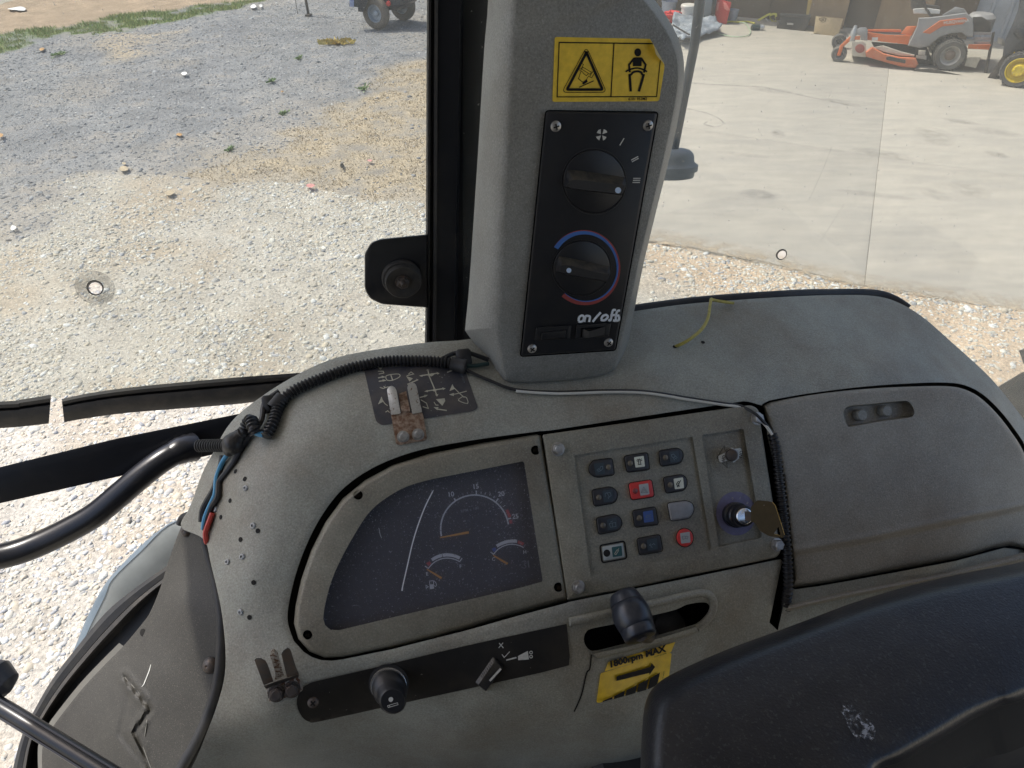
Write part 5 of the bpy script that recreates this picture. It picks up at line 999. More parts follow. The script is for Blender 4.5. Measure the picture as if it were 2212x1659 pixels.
m = MB(); m.bbox((0.10, 0.15, HC+.52), (1.05, 0, 0), (0, 1.22, 0), (0, 0, .06), .4, 0); m.build('cab_roof', [M['headliner']], cabs)  # roof out of view, put in to block sun and overhead sky
m = MB(); m.bbox((0.45, 0.05, 1.12), (.74, 0, 0), (0, .75, 0), (0, 0, .02), .2); m.build('cab_floor', [M['floor']], cabs)
m = MB(); m.bbox((0.1, -.80, 2.0), (.9, 0, 0), (0, .03, 0), (0, 0, .88), .3); m.build('rear_light_block', [M['rubbergrey']], cabs)  # unseen rear wall, added to block sky light from behind
m = MB(); m.bbox((0.05, -.30, 1.62), (.27, 0, 0), (0, .26, 0), (0, 0, .09), .5); m.build('unseen_seat_cushion', [M['leather']], cabs)  # seat out of view, added to block low light from behind
m = MB(); m.bbox((0.05, -.58, 2.02), (.26, 0, 0), (0, .09, 0), (0, 0, .40), .5); m.build('unseen_seat_back', [M['leather']], cabs)  # unseen backrest, also there to block light from the rear
m = MB(); lw = [Sf(*p, -.06) for p in left[4:]]+[Vector((-.34, .05, 1.75)), Vector((-.34, -.3, 1.75))]
m.loft([lw, [Vector((p.x+.03, p.y, 1.12)) for p in lw]], 0, cap=False, closed=False); m.build('side_panel', [M['rubber']], cabs)  # unseen occluder, added to keep ground bounce off the lower dash
m = MB(); m.bbox((0.62, .48, 1.42), (.55, .12, 0), (-.02, .09, 0), (0, 0, .28), .1); m.build('under_dash_block', [M['rubber']], cabs)  # unseen block, added to stop front light leaking under the dash
# ================================================================== THE YARD
def gx(*p): return [ground(*q) for q in p]
def z1l(*p): return [z1(*q) for q in p]
def vnoise(x, y, s, seed=0):
    x = np.asarray(x)*s; y = np.asarray(y)*s; xi = np.floor(x).astype(int); yi = np.floor(y).astype(int); fx, fy = x-xi, y-yi
    fx, fy = fx*fx*(3-2*fx), fy*fy*(3-2*fy)
    def h(a, b):
        n = (a*374761393 + b*668265263 + seed*974711) & 0x7fffffff; n = ((n ^ (n >> 13))*1274126177) & 0x7fffffff; return ((n ^ (n >> 16)) & 0xffff)/65535.
    return (h(xi, yi)*(1-fx)+h(xi+1, yi)*fx)*(1-fy)+(h(xi, yi+1)*(1-fx)+h(xi+1, yi+1)*fx)*fy
def fbm(x, y, s, seed=0, o=4): return sum(vnoise(x, y, s*2**k, seed+k)*.5**k for k in range(o))/sum(.5**k for k in range(o))
def gpoly(px): return [(p.x, p.y) for p in (ground(*q) for q in px)]
DIRT = gpoly(z1l((-900, -330), (1750, -330), (1330, -10), (1050, 22), (750, 58), (600, 92), (350, 122), (100, 148), (-900, 230)))
GRASS = gpoly(z1l((-900, 330), (0, 250), (130, 245), (300, 195), (480, 172), (700, 140), (900, 108), (1050, 72), (1250, 12), (1500, -60), (1450, -90), (1300, -20), (1050, 25), (750, 60), (350, 118), (0, 155), (-900, 215)))
TAN = gpoly(z1l((2700, 250), (2170, 300), (2010, 330), (1920, 450), (1570, 545), (1610, 640), (1450, 745), (1300, 785), (1050, 805), (880, 890), (1000, 955), (1300, 925), (1650, 905), (1800, 985), (2170, 1010), (2900, 900)))
TAN2 = gpoly(z1l((520, 175), (880, 150), (820, 200), (650, 300), (520, 320), (560, 230)))
CREAM = gpoly(z1l((-900, 1500), (-300, 1290), (0, 1190), (230, 1090), (330, 1000), (430, 900), (600, 868), (860, 905), (1010, 965), (1330, 925), (1650, 905), (1800, 985), (2170, 1015), (3200, 950), (6800, 1100), (6800, 4500), (-900, 4500)))
EARTH = gpoly([z3(-300, 1300), z3(300, 1400), z3(1250, 1560), z3(2212, 1700), (2700, 700), (2900, 1500), (2212, 1400), (1900, 900), (1500, 640), (1330, 560)])
DARKG = gpoly(z1l((-900, 900), (0, 830), (300, 900), (420, 960), (330, 1020), (230, 1100), (0, 1190), (-900, 1400)))
def zones(X, Y):
    wx = X+(fbm(X, Y, 2.2, 11)-.5)*.75; wy = Y+(fbm(X, Y, 2.2, 23)-.5)*.75
    n1 = fbm(X, Y, 1.4, 5); n2 = fbm(X, Y, 5, 9); n3 = fbm(X, Y, 16, 31)
    c = np.zeros(X.shape+(3,))
    grey = np.stack([.26+.10*(n1-.5), .262+.10*(n1-.5), .265+.09*(n1-.5)], -1)*(.70+.60*n2)[..., None]
    brown = np.array((.38, .29, .20)); c[:] = grey
    def blend(mask, col, amt=1.0):
        a = (mask*amt)[..., None]; c[:] = c*(1-a)+np.asarray(col)*a
    def soft(poly, w):
        return np.clip(.5+np.where(inpoly(wx, wy, poly), 1, -1)*dpoly(wx, wy, poly, True)/w, 0, 1)
    blend(soft(DARKG, .8), np.array((.25, .245, .24)), .75); blend(np.clip((fbm(X, Y, .8, 61)-.52)*7, 0, 1), np.array((.42, .36, .28)), .28)
    blend(soft(CREAM, .35), np.stack([.47+.14*(n2-.5), .435+.14*(n2-.5), .37+.14*(n2-.5)], -1))
    blend(soft(EARTH, .4), np.array((.56, .42, .28))*(.8+.4*n2)[..., None], .8)
    blend(soft(TAN, .5), np.array((.50, .41, .275)), np.clip(n2*1.5, 0, .85)); blend(soft(TAN2, .3), np.array((.50, .40, .26)), .65*n2+.2)
    blend(soft(CREAM, .35)*np.clip((n1-.58)*6, 0, 1), np.array((.44, .36, .26)), .7)
    blend(np.clip((n2-.62)*8, 0, 1)*(1-soft(CREAM, .3)), np.array((.34, .30, .25)), .5)
    blend(soft(DIRT, .3), brown*(.75+.5*n2)[..., None]); gm = soft(GRASS, .22)*np.clip((n2-.28)*4, 0, 1)
    blend(gm, np.array((.15, .20, .07))*(.7+.6*n3)[..., None])
    return c*(.85+.3*n3)[..., None], gm
def grid(x0, x1, y0, y1, st):
    xs, ys = np.arange(x0, x1, st), np.arange(y0, y1, st); X, Y = np.meshgrid(xs, ys); return X, Y
def setcol(me, cols):
    a = me.color_attributes.new('Col', 'FLOAT_COLOR', 'POINT'); a.data.foreach_set('color', np.c_[cols.reshape(-1, 3), np.ones(cols.size//3)].astype(np.float32).ravel())
def raw(name, V, F, mats, col=None, loc=(0, 0, 0), smooth=False):
    me = bpy.data.meshes.new(name); V = np.asarray(V, np.float32); F = np.asarray(F, np.int32); k = F.shape[1]
    me.vertices.add(len(V)); me.vertices.foreach_set('co', V.ravel()); me.loops.add(F.size); me.loops.foreach_set('vertex_index', F.ravel())
    me.polygons.add(len(F)); me.polygons.foreach_set('loop_start', np.arange(0, F.size, k, dtype=np.int32)); me.polygons.foreach_set('loop_total', np.full(len(F), k, np.int32)) if False else None
    me.update(calc_edges=True)
    if smooth: me.polygons.foreach_set('use_smooth', np.ones(len(F), bool))
    for m in mats: me.materials.append(m)
    if col is not None: setcol(me, np.asarray(col))
    o = bpy.data.objects.new(name, me); COL.objects.link(o); o.location = loc; return o
X, Y = grid(-9, 9, .3, 18, .06)
Zg = (fbm(X, Y, 1.1, 3)-.5)*.03+(fbm(X, Y, 6, 4)-.5)*.018
colg, gmask = zones(X, Y); ny, nx = X.shape; idx = np.arange(nx*ny).reshape(ny, nx)
FQ = np.stack([idx[:-1, :-1], idx[:-1, 1:], idx[1:, 1:], idx[1:, :-1]], -1).reshape(-1, 4)
gmat = attrmat('yard_gravel', .95, 60, .3, .6, 150, .012)
kind(raw('gravel_yard', np.stack([X, Y, Zg-.012], -1).reshape(-1, 3), FQ, [gmat], colg, smooth=True), 'structure')
far = MB(); far.add([(-150, -150, -.06), (150, -150, -.06), (150, 150, -.06), (-150, 150, -.06)], [(0, 1, 2, 3)]); kind(far.build('ground', [mat('far_ground', (.36, .33, .26), .95, dirt=(.27, .24, .18), dscale=.6, damt=.8)], origin=(0, 0, 0)), 'structure')

# concrete apron: four slabs meeting at recessed joints
def clip(poly, a, b):
    out = []; n = (-(b[1]-a[1]), b[0]-a[0]); d = lambda p: (p[0]-a[0])*n[0]+(p[1]-a[1])*n[1]
    for i in range(len(poly)):
        p, q = poly[i-1], poly[i]
        if d(p) >= 0: out.append(p)
        if (d(p) >= 0) != (d(q) >= 0):
            t = d(p)/(d(p)-d(q)); out.append((p[0]+(q[0]-p[0])*t, p[1]+(q[1]-p[1])*t))
    return out
_e = [z3(-260, 1335), z3(70, 1385), z3(400, 1440), z3(800, 1528), z3(1250, 1640), z3(2212, 1785), (2800, 745)]
_e = [tuple(np.array(_e[i])*(1-t)+np.array(_e[i+1])*t) for i in range(6) for t in np.linspace(0, 1, 14)[:-1]]+[_e[-1]]
apron = [(x+(float(fbm(np.array(x), np.array(y), 6, 91))-.5)*.05, y+(float(fbm(np.array(x), np.array(y), 6, 92))-.5)*.06) for x, y in gpoly(_e)]+[(11, 5.2), (13, 9), (7.5, 12.2), (3.3, 14.2), (2.0, 13.0)]
j1 = gpoly([z3(1425, 470), z3(1295, 1620)]); j2 = gpoly([z3(250, 735), z3(2212, 1022)])
def off(l, d):
    a, b = np.array(l[0]), np.array(l[1]); t = (b-a)/np.linalg.norm(b-a); n = np.array((-t[1], t[0]))*d; return tuple(a+n), tuple(b+n)
cmat = mat('concrete_apron', (.41, .378, .318), .85, dirt=(.32, .302, .268), dscale=2.4, damt=.6, dlo=.44, dhi=.70, speck=(.27, .25, .22), sscale=38, sthr=.66, samt=.5, bump=.25, bscale=90, bdist=.004, var=.10, stretch=(.38, 1.5, 1))
G4 = lambda x, y, z=0: Vector((x, y, z))
slabs = []
for s1 in (1, -1):
    for s2 in (1, -1):
        l1 = off(j1, .0013*s1); l2 = off(j2, .0013*s2)
        p = clip(apron, *(l1 if s1 > 0 else l1[::-1])); p = clip(p, *(l2 if s2 > 0 else l2[::-1]))
        if len(p) < 3: continue
        if area(p) < 0: p = p[::-1]
        m = MB(); m.plate(G4, p, -.10, .003, .003, .003, seg=2); slabs.append(kind(m.build('concrete_slab', [cmat], origin=(p[0][0], p[0][1], 0)), 'structure'))
m = MB()
GZ = lambda x, y, h=0: ground(x, y, .0048+h)
def stainmat(name, col, amt):
    m = mat(name, col, .9, var=0); n = m.node_tree.nodes; L = m.node_tree.links
    a = n.new('ShaderNodeAttribute'); a.attribute_name = 'Col'; t = n.new('ShaderNodeTexNoise'); t.inputs['Scale'].default_value = 11; t.inputs['Detail'].default_value = 7; t.inputs['Roughness'].default_value = .7
    tc = n.new('ShaderNodeTexCoord'); L.new(tc.outputs['Object'], t.inputs['Vector']); r = n.new('ShaderNodeMapRange'); r.inputs['From Min'].default_value = .38; r.inputs['From Max'].default_value = .68; r.inputs['To Max'].default_value = amt; L.new(t.outputs['Fac'], r.inputs['Value'])
    k = n.new('ShaderNodeMath'); k.operation = 'MULTIPLY'; L.new(a.outputs['Fac'], k.inputs[0]); L.new(r.outputs[0], k.inputs[1]); L.new(k.outputs[0], n['Principled BSDF'].inputs['Alpha']); return m
sm_ = stainmat('concrete_stain', (.16, .15, .14), .5)
V, Fc, cc_ = [], [], []
for c, rx, ry, ro, am_ in (((795, 770), 46, 24, .2, 1), ((1700, 785), 130, 50, .25, .6), ((1900, 1095), 130, 44, .25, .6), ((690, 1120), 130, 32, .1, .7), ((2060, 890), 80, 18, .2, .9), ((760, 520), 190, 18, .15, .4), ((1160, 590), 120, 14, .2, .8), ((1400, 890), 200, 26, .15, .7), ((1700, 1120), 100, 30, .3, .5), ((1850, 700), 120, 12, .15, .8), ((2050, 760), 160, 20, .15, .5), ((600, 890), 160, 14, .1, .4), ((1350, 1120), 240, 16, .12, .5)):
    b = len(V); V.append(ground(*z3(*c), .0058)); cc_.append(am_)
    for f, al in ((.5, .8), (1, 0)):
        for q in circ(*z3(*c), rx*z3.k*f, 24, ry*z3.k*f, ro): V.append(ground(*q, .0058)); cc_.append(al*am_)
    for k in range(24):
        k2 = (k+1) % 24; Fc += [(b, b+1+k, b+1+k2), (b+1+k, b+25+k, b+25+k2), (b+1+k, b+25+k2, b+1+k2)]
o = raw('concrete_stain', V, Fc, [sm_], np.repeat(np.array(cc_)[:, None], 3, 1)); o['kind'] = 'structure'
m.stroke(GZ, [z3(1105, 845), z3(1065, 950), z3(1012, 1070), z3(975, 1150)], 1.3, .0008); m.stroke(GZ, cr([z3(*q) for q in [(270, 625), (380, 650), (450, 680), (480, 710), (440, 730), (370, 715), (390, 700)]], 4, False), 2.6, .0009)
m.stroke(GZ, [z3(300, 480), z3(700, 500), z3(1200, 605)], 2.2, .001); m.stroke(GZ, [z3(1180, 1170), z3(1040, 1390)], 1.2, .001)
o = m.build('tyre_mark', [mat('tyre_mark', (.22, .21, .195), .9, alpha=(14, .35, .7, .35))], origin=ground(*z3(800, 800))); o['kind'] = 'structure'

# soil drifted over the near edge of the concrete
V, Fc, cc_ = [], [], []
for q in _e:
    for dy, al in ((3, 1), (-9, .75), (-30, 0)): V.append(ground(q[0], q[1]+dy, .0052)); cc_.append(al)
for k in range(len(_e)-1):
    for r_ in range(2): a = 3*k+r_; Fc += [(a, a+1, a+4), (a, a+4, a+3)]
o = raw('drifted_soil', V, Fc, [stainmat('drifted_soil', (.50, .41, .29), 1.0)], np.repeat(np.array(cc_)[:, None], 3, 1)); o['kind'] = 'structure'

# stones
ico_v = []; phi = (1+5**.5)/2
for a, b in ((-1, phi), (1, phi), (-1, -phi), (1, -phi)): ico_v.append((a, b, 0))
for a, b in ((-1, phi), (1, phi), (-1, -phi), (1, -phi)): ico_v.append((0, a, b))
for a, b in ((phi, -1), (phi, 1), (-phi, -1), (-phi, 1)): ico_v.append((a, 0, b))
ico_v = np.array(ico_v)/math.hypot(1, phi)
ico_f = np.array([(0,11,5),(0,5,1),(0,1,7),(0,7,10),(0,10,11),(1,5,9),(5,11,4),(11,10,2),(10,7,6),(7,1,8),(3,9,4),(3,4,2),(3,2,6),(3,6,8),(3,8,9),(4,9,5),(2,4,11),(6,2,10),(8,6,7),(9,8,1)])
def inview(x, y, mg=60):
    d = np.stack([x, y, np.full_like(x, -HC)], -1); dep = d[:, 1]*FWD.y+d[:, 2]*FWD.z; dw = d[:, 1]*DOWN.y+d[:, 2]*DOWN.z
    px, py = CX+FD*d[:, 0]/dep, CY+FD*dw/dep
    return (dep > .5) & (px > -mg) & (px < 2212+mg) & (py > -mg) & (py < 1659+mg), px, py
def stones(name, x, y, size, cols, flat=.6):
    n = len(x); ang = rng.uniform(0, 2*np.pi, n); q = rng.normal(size=(n, 4)); q /= np.linalg.norm(q, axis=1)[:, None]
    a, b, c_, d = q.T
    Rm = np.stack([1-2*(c_*c_+d*d), 2*(b*c_-a*d), 2*(b*d+a*c_), 2*(b*c_+a*d), 1-2*(b*b+d*d), 2*(c_*d-a*b), 2*(b*d-a*c_), 2*(c_*d+a*b), 1-2*(b*b+c_*c_)], -1).reshape(n, 3, 3)
    sc = size[:, None]*np.stack([rng.uniform(.8, 1.35, n), rng.uniform(.6, 1.0, n), rng.uniform(.45, .8, n)], -1)
    base = ico_v[None]*(1+rng.normal(0, .13, (n, 12, 1)))
    V = np.einsum('nij,nkj->nki', Rm, base*sc[:, None, :]); V[..., 2] *= flat
    zg = (fbm(x, y, 1.1, 3)-.5)*.03+(fbm(x, y, 6, 4)-.5)*.018-.012
    V += np.stack([x, y, zg-size*.12], -1)[:, None, :]
    F = (ico_f[None]+(np.arange(n)*12)[:, None, None]).reshape(-1, 3)
    return kind(raw(name, V.reshape(-1, 3), F, [smat], np.repeat(cols, 12, 0), smooth=False), 'stuff')
smat = attrmat('crushed_stone', .9, 90, .18, 0)
def samp(n, x0, x1, y0, y1):
    x, y = rng.uniform(x0, x1, n), rng.uniform(y0, y1, n); ok, px, py = inview(x, y); ap = inpoly(x, y, apron); ok &= ~ap
    return x[ok], y[ok], py[ok]
pal_c = np.array([(.72, .68, .57), (.65, .59, .47), (.59, .51, .39), (.76, .74, .67), (.54, .51, .45), (.46, .45, .43), (.66, .57, .42)])
pal_g = np.array([(.39, .385, .375), (.46, .455, .44), (.31, .308, .30), (.52, .51, .49), (.44, .39, .33), (.68, .66, .61)])
x, y, py = samp(210000, -4.5, 4.5, .8, 8.5); cre = inpoly(x+(fbm(x, y, 2.2, 11)-.5)*.75, y+(fbm(x, y, 2.2, 23)-.5)*.75, CREAM)
tan = inpoly(x, y, TAN); keep = cre & ~(tan & (rng.random(len(x)) < .75)) & (fbm(x, y, 1.7, 77)+rng.uniform(-.25, .25, len(x)) > np.where(inpoly(x, y, EARTH), .34, .40))
x, y = x[keep], y[keep]; dist = np.hypot(x, y); sz = np.exp(rng.normal(math.log(.0105), .45, len(x))).clip(.005, .032)
print('cream stones', len(x)); cols = (pal_c*np.array([.84, .865, .91]))[rng.choice(7, len(x), p=[.22, .22, .16, .12, .12, .08, .08])]*rng.uniform(.82, 1.12, (len(x), 1))
stones('loose_gravel', x, y, sz, cols)
x, y, py = samp(110000, -8.5, 5, 4.5, 16); zx, zy = x+(fbm(x, y, 2.2, 11)-.5)*.75, y+(fbm(x, y, 2.2, 23)-.5)*.75
keep = ~inpoly(zx, zy, CREAM) & ~inpoly(zx, zy, DIRT) & ~inpoly(zx, zy, GRASS) & ~(inpoly(zx, zy, TAN) & (rng.random(len(x)) < .85)); x, y = x[keep], y[keep]
sz = np.exp(rng.normal(math.log(.012), .42, len(x))).clip(.007, .045); print('grey stones', len(x))
cols = (pal_g*np.array([.70, .72, .75]))[rng.choice(6, len(x), p=[.28, .24, .22, .12, .08, .06])]*rng.uniform(.8, 1.15, (len(x), 1)); stones('blue_grey_gravel', x, y, sz, cols)
# grass blades: green strip, dry straw
def blades(name, x, y, h, cols, lean=.5):
    n = len(x); a = rng.uniform(0, 2*np.pi, n); w_ = rng.uniform(.003, .006, n)*(1+h*4); t = rng.uniform(-lean, lean, (n, 2))
    zg = (fbm(x, y, 1.1, 3)-.5)*.03+(fbm(x, y, 6, 4)-.5)*.018-.012
    p0 = np.stack([x-np.cos(a)*w_, y-np.sin(a)*w_, zg], -1); p1 = np.stack([x+np.cos(a)*w_, y+np.sin(a)*w_, zg], -1); p2 = np.stack([x+t[:, 0]*h, y+t[:, 1]*h, zg+h], -1)
    V = np.stack([p0, p1, p2], 1).reshape(-1, 3); return kind(raw(name, V, np.arange(3*n).reshape(n, 3), [bmat], np.repeat(cols, 3, 0)), 'stuff')
bmat = attrmat('grass_blade', .7, 5, .15, 0)
x, y = rng.uniform(-9, 0, 160000), rng.uniform(9, 16.5, 160000); zx, zy = x+(fbm(x, y, 2.2, 11)-.5)*.75, y+(fbm(x, y, 2.2, 23)-.5)*.75
keep = inpoly(zx, zy, GRASS) & (fbm(x, y, 5, 9)+rng.uniform(-.1, .1, len(x)) > .44); x, y = x[keep][:26000], y[keep][:30000]
blades('green_grass', x, y, rng.uniform(.02, .06, len(x)), np.where(rng.random((len(x), 1)) < .35, np.array([(.42, .38, .18)]), np.array([(.27, .34, .13)]))*rng.uniform(.75, 1.4, (len(x), 1)))
x, y = rng.uniform(-4, 2, 90000), rng.uniform(4, 10, 90000); zx, zy = x+(fbm(x, y, 2.2, 11)-.5)*.75, y+(fbm(x, y, 2.2, 23)-.5)*.75
keep = inpoly(zx, zy, TAN) & (fbm(x, y, 5, 9)+rng.uniform(-.2, .2, len(x)) > .5); x, y = x[keep][:14000], y[keep][:14000]
blades('dry_grass', x, y, rng.uniform(.008, .022, len(x)), np.array([(.45, .37, .25)])*rng.uniform(.75, 1.2, (len(x), 1)), 1.4)
def tuft(name, x, y, h, col):
    n = len(x); a = rng.uniform(0, 2*np.pi, n); V = [(0, 0, -.01)]; F = []
    for i in range(n):
        w_ = .008; V += [(x[i]-math.cos(a[i])*w_, y[i]-math.sin(a[i])*w_, h[i]*.4), (x[i]+math.cos(a[i])*w_, y[i]+math.sin(a[i])*w_, h[i])]; F.append((0, 2*i+1, 2*i+2))
    return raw(name, V, F, [bmat], np.repeat(col[None]*1.0, len(V), 0)*rng.uniform(.7, 1.4, (len(V), 1)))
tufts = [(1850, 450, 26), (1380, 412, 20), (1440, 575, 18), (300, 275, 30), (1520, 295, 22), (1170, 760, 18)]
for k, (a, b, r_) in enumerate(tufts):
    c = ground(*z1(a, b)); n = 70; xx, yy = c.x+rng.normal(0, .028*r_/25, n), c.y+rng.normal(0, .06*r_/25, n)
    nm = ['nearest the pillar', 'near the middle of the grey gravel', 'just above the dry patch', 'at the far left by the grass strip', 'below the dry yellow grass tuft', 'nearest the pale gravel'][k]
    o = tuft('weed_tuft', xx-c.x, yy-c.y, rng.uniform(.01, .028, n), np.array((.25, .33, .15))); o.location = (c.x, c.y, 0); tag(o, 'small green weed tuft in the gravel '+nm, 'weed', 'weed tufts in the gravel')
c = ground(*z1(1715, 222)); n = 300; o = tuft('straw_tuft', rng.normal(0, .12, n), rng.normal(0, .07, n), rng.uniform(.03, .07, n), np.array((.55, .42, .12))); o.location = (c.x, c.y, 0); tag(o, 'yellow dry grass tuft in the gravel in front of the cart wheel', 'grass tuft')
# litter: leaves, stones, paper
def flatbit(name, pts, zt, m_, label, cat, curl=.012, group=None):
    m = MB(); P_ = lambda x, y, h=0: ground(x, y, .012+h)
    pts = cr([z1(*q) for q in pts], 3); c_ = np.mean(pts, 0); pts = [tuple(c_+(np.array(q)-c_)*.8) for q in pts]; c = np.mean(pts, 0); f = lambda x, y, h=0: P_(x, y, h+curl*(.3+math.sin((x-c[0])*1.3)*.5)+.004)
    m.plate(f, pts, 0, .004, 0); return tag(m.build(name, [m_]), label, cat, group)
leafm = mat('dry_leaf', (.50, .30, .12), .7, dirt=(.3, .16, .06), dscale=60, damt=.6)
for pts, lb in (([(195, 252), (212, 240), (230, 245), (212, 260)], 'orange dry leaf at the far left below the grass'), ([(890, 685), (908, 672), (932, 682), (915, 694), (905, 690)], 'curled tan dry leaf in the middle of the grey gravel'), ([(-15, 680), (10, 675), (20, 690), (0, 700)], 'dry leaf at the left edge of the photo'), ([(1425, 462), (1440, 460), (1445, 466), (1430, 470)], 'tiny dry leaf near the weeds')): flatbit('dry_leaf', pts, 0, leafm, lb, 'leaf', group='dry leaves on the gravel')
flatbit('dead_leaf', [(1728, 830), (1742, 826), (1752, 842), (1744, 856), (1730, 852)], 0, mat('dark_leaf', (.02, .017, .013), .8), 'dark dead leaf standing on the dry tan patch', 'leaf')
pm = mat('paper_scrap', (.78, .77, .75), .8); pink = mat('pink_paper', (.62, .30, .27), .7); stone = mat('tan_stone', (.46, .38, .26), .9, dirt=(.45, .36, .25), dscale=30, damt=.5)
for pts, m_, lb in (([(25, 45), (60, 38), (110, 30), (140, 42), (130, 56), (70, 52)], pm, 'crumpled white paper on the brown dirt at far left'), ([(1270, 30), (1290, 18), (1306, 30), (1296, 42), (1275, 42)], pm, 'white paper scrap at the end of the grass strip'), ([(1316, 24), (1330, 20), (1336, 34), (1320, 38)], pm, 'smaller white scrap right of another by the grass'), ([(915, 372), (940, 362), (955, 372), (935, 384)], pm, 'white plastic scrap in the middle of the gravel'), ([(50, 1160), (60, 1142), (84, 1150), (80, 1164), (58, 1172)], pm, 'white torn scrap at the left edge of the pale gravel'), ([(1550, 938), (1580, 930), (1608, 940), (1585, 955), (1560, 952)], pink, 'pink paper scrap at the edge of the dry patch'), ([(1862, 815), (1880, 808), (1896, 816), (1880, 822)], pink, 'small reddish scrap on the dry patch')): flatbit('paper_scrap', pts, 0, m_, lb, 'litter', .02, 'paper scraps on the ground')
for pts, lb in (([(600, 855), (625, 838), (658, 850), (650, 868), (615, 872)], 'larger tan flat stone where white gravel begins'), ([(615, 830), (630, 822), (643, 830), (632, 838)], 'small tan stone behind a larger one'), ([(835, 975), (865, 962), (892, 972), (870, 995), (842, 992)], 'tan flat stone on the white gravel')): flatbit('flat_stone', pts, 0, stone, lb, 'stone', .0, 'tan flat stones')

# ---- the shop wall and what stands along it
wd = Vector((.883, -.469, 0)).normalized(); wn = Vector((-.469, -.883, 0))
wo = ground(*a2(640, 262)) - wn*.75
ply = mat('plywood', (.33, .225, .125), .8, dirt=(.2, .13, .07), dscale=3, damt=.7, stretch=(1, 1, .25)); plyd = mat('dark_plywood', (.13, .09, .058), .85, dirt=(.12, .085, .05), dscale=3, damt=.7, stretch=(1, 1, .25))
tin = mat('grey_sheet_metal', (.42, .44, .46), .5, .2, dirt=(.3, .3, .3), dscale=3, damt=.5)
sw = thing('shop_wall', 'shop wall of plywood and grey ribbed metal behind the mower and clutter', 'wall', wo)
def wallp(s, z, d=0): return wo + wd*s + Vector((0, 0, z)) + wn*d
m = MB(); m.box(wallp(3, 1.3, -.1), wd*8, wn*.03, Vector((0, 0, 1.32))); m.build('backing_wall', [mat('dark_boards', (.10, .08, .06), .9, dirt=(.06, .045, .03), dscale=4, damt=.6)], sw)
s0 = -1.2
for wdt, mm, lean in ((.9, plyd, 0), (1.0, plyd, .02), (.62, plyd, .0), (.55, ply, .12), (.42, plyd, .03), (.72, ply, .10), (.55, plyd, .05)):
    m = MB(); c0 = wallp(s0+wdt/2, 1.22, -.04+lean); m.box(c0, wd*(wdt/2-.006), wn*.009, Vector((0, 0, 1.22))+wn*-lean*.6); m.build('plywood_panel', [mm], sw); s0 += wdt
for k in range(4):
    m = MB(); prof = []; a = s0+k*.92
    for r_ in range(4):
        b_ = a+r_*.23; prof += [(b_, 0), (b_+.16, 0), (b_+.175, .028), (b_+.205, .028), (b_+.22, 0)]
    m.loft([[wallp(s, 0, d-.03) for s, d in prof], [wallp(s, 2.6, d-.03) for s, d in prof]], 0, cap=False, closed=False, smooth=False); m.build('metal_panel', [tin], sw)
m = MB(); m.bbox(wallp(3, 2.75, .25), wd*8, wn*.55, Vector((0, 0, .05)), .3); m.build('roof_overhang', [tin], sw)
def stand(px, face=wd, back=0.0):      # vertical plane through a ground spot
    return Frame(ground(*px)-wn*back, face, (0, 0, 1))
def a2l(*p): return [a2(*q) for q in p]
def solid(name, base, poly, depth, m_, label, cat, bev=1.0, group=None, extra=None, parts=()):
    F_ = stand(base); m = MB(); m.plate(F_.P, a2l(*poly) if not isinstance(poly[0][0], np.ndarray) else poly, -depth, 0, bev, .01); t = thing(name, label, cat, ground(*base), group); m.build(parts[0] if parts else 'body', [m_], t); return t, F_
boxm = mat('cardboard', (.56, .44, .27), .8, dirt=(.48, .37, .22), dscale=8, damt=.4)
t, F_ = solid('cardboard_box', a2(1860, 380), [(1762, 172), (2056, 202), (2002, 388), (1735, 370)], .3, boxm, 'tan cardboard box with a dark print, left of the mower', 'box', .6, parts=('carton',))
m = MB(); m.text(F_.P, 'CAT', a2(1792, 222), (1, .1), .004, 0, size=a2.k*44, bold=.02); m.stroke(F_.P, circ(*a2(1840, 214), a2.k*26, 16), .8, .004, 0, True); m.stroke(F_.P, a2l((1740, 362), (1810, 370)), .8, .004); m.build('box_print', [M['ink']], t)
m = MB(); m.stroke(F_.P, a2l((1768, 176), (2054, 206)), 1.2, .006); m.build('box_flap', [mat('cardboard_edge', (.42, .32, .19), .85)], t)
t, F_ = solid('tool_box', a2(1500, 325), [(1385, 175), (1705, 195), (1640, 345), (1335, 305)], .35, mat('black_toolbox', (.035, .033, .032), .55, dirt=(.12, .10, .08), dscale=12, damt=.6), 'black plastic tool box standing left of the cardboard box', 'tool box', 1.2, parts=('case',))
m = MB(); m.plate(F_.P, a2l((1375, 140), (1712, 160), (1705, 198), (1372, 178)), -.36, .015, 1, .01); m.build('lid', [mat('toolbox_lid', (.05, .048, .046), .5, dirt=(.14, .12, .1), dscale=12, damt=.5)], t); m = MB(); m.plate(F_.P, a2l((1450, 245), (1520, 250), (1518, 270), (1450, 268)), 0, .02, .5); m.build('latch', [M['steel']], t)
redm = mat('red_plastic', (.55, .035, .03), .4, dirt=(.4, .05, .04), dscale=10, damt=.3)
t, F_ = solid('fuel_can', a2(730, 258), [(690, -60), (720, -60), (760, 0), (848, 25), (840, 80), (796, 262), (660, 250), (680, 80)], .22, redm, 'red plastic fuel can standing on the concrete', 'fuel can', 2.0, parts=('can',))
m = MB(); m.plate(F_.P, a2l((760, 20), (790, 30), (835, 110), (800, 118), (770, 90)), 0, .02, 1); m.plate(F_.P, a2l((690, 30), (720, 20), (705, 110), (688, 120)), 0, .02, 1); m.build('grip_relief', [mat('pale_red', (.75, .22, .18), .4)], t)
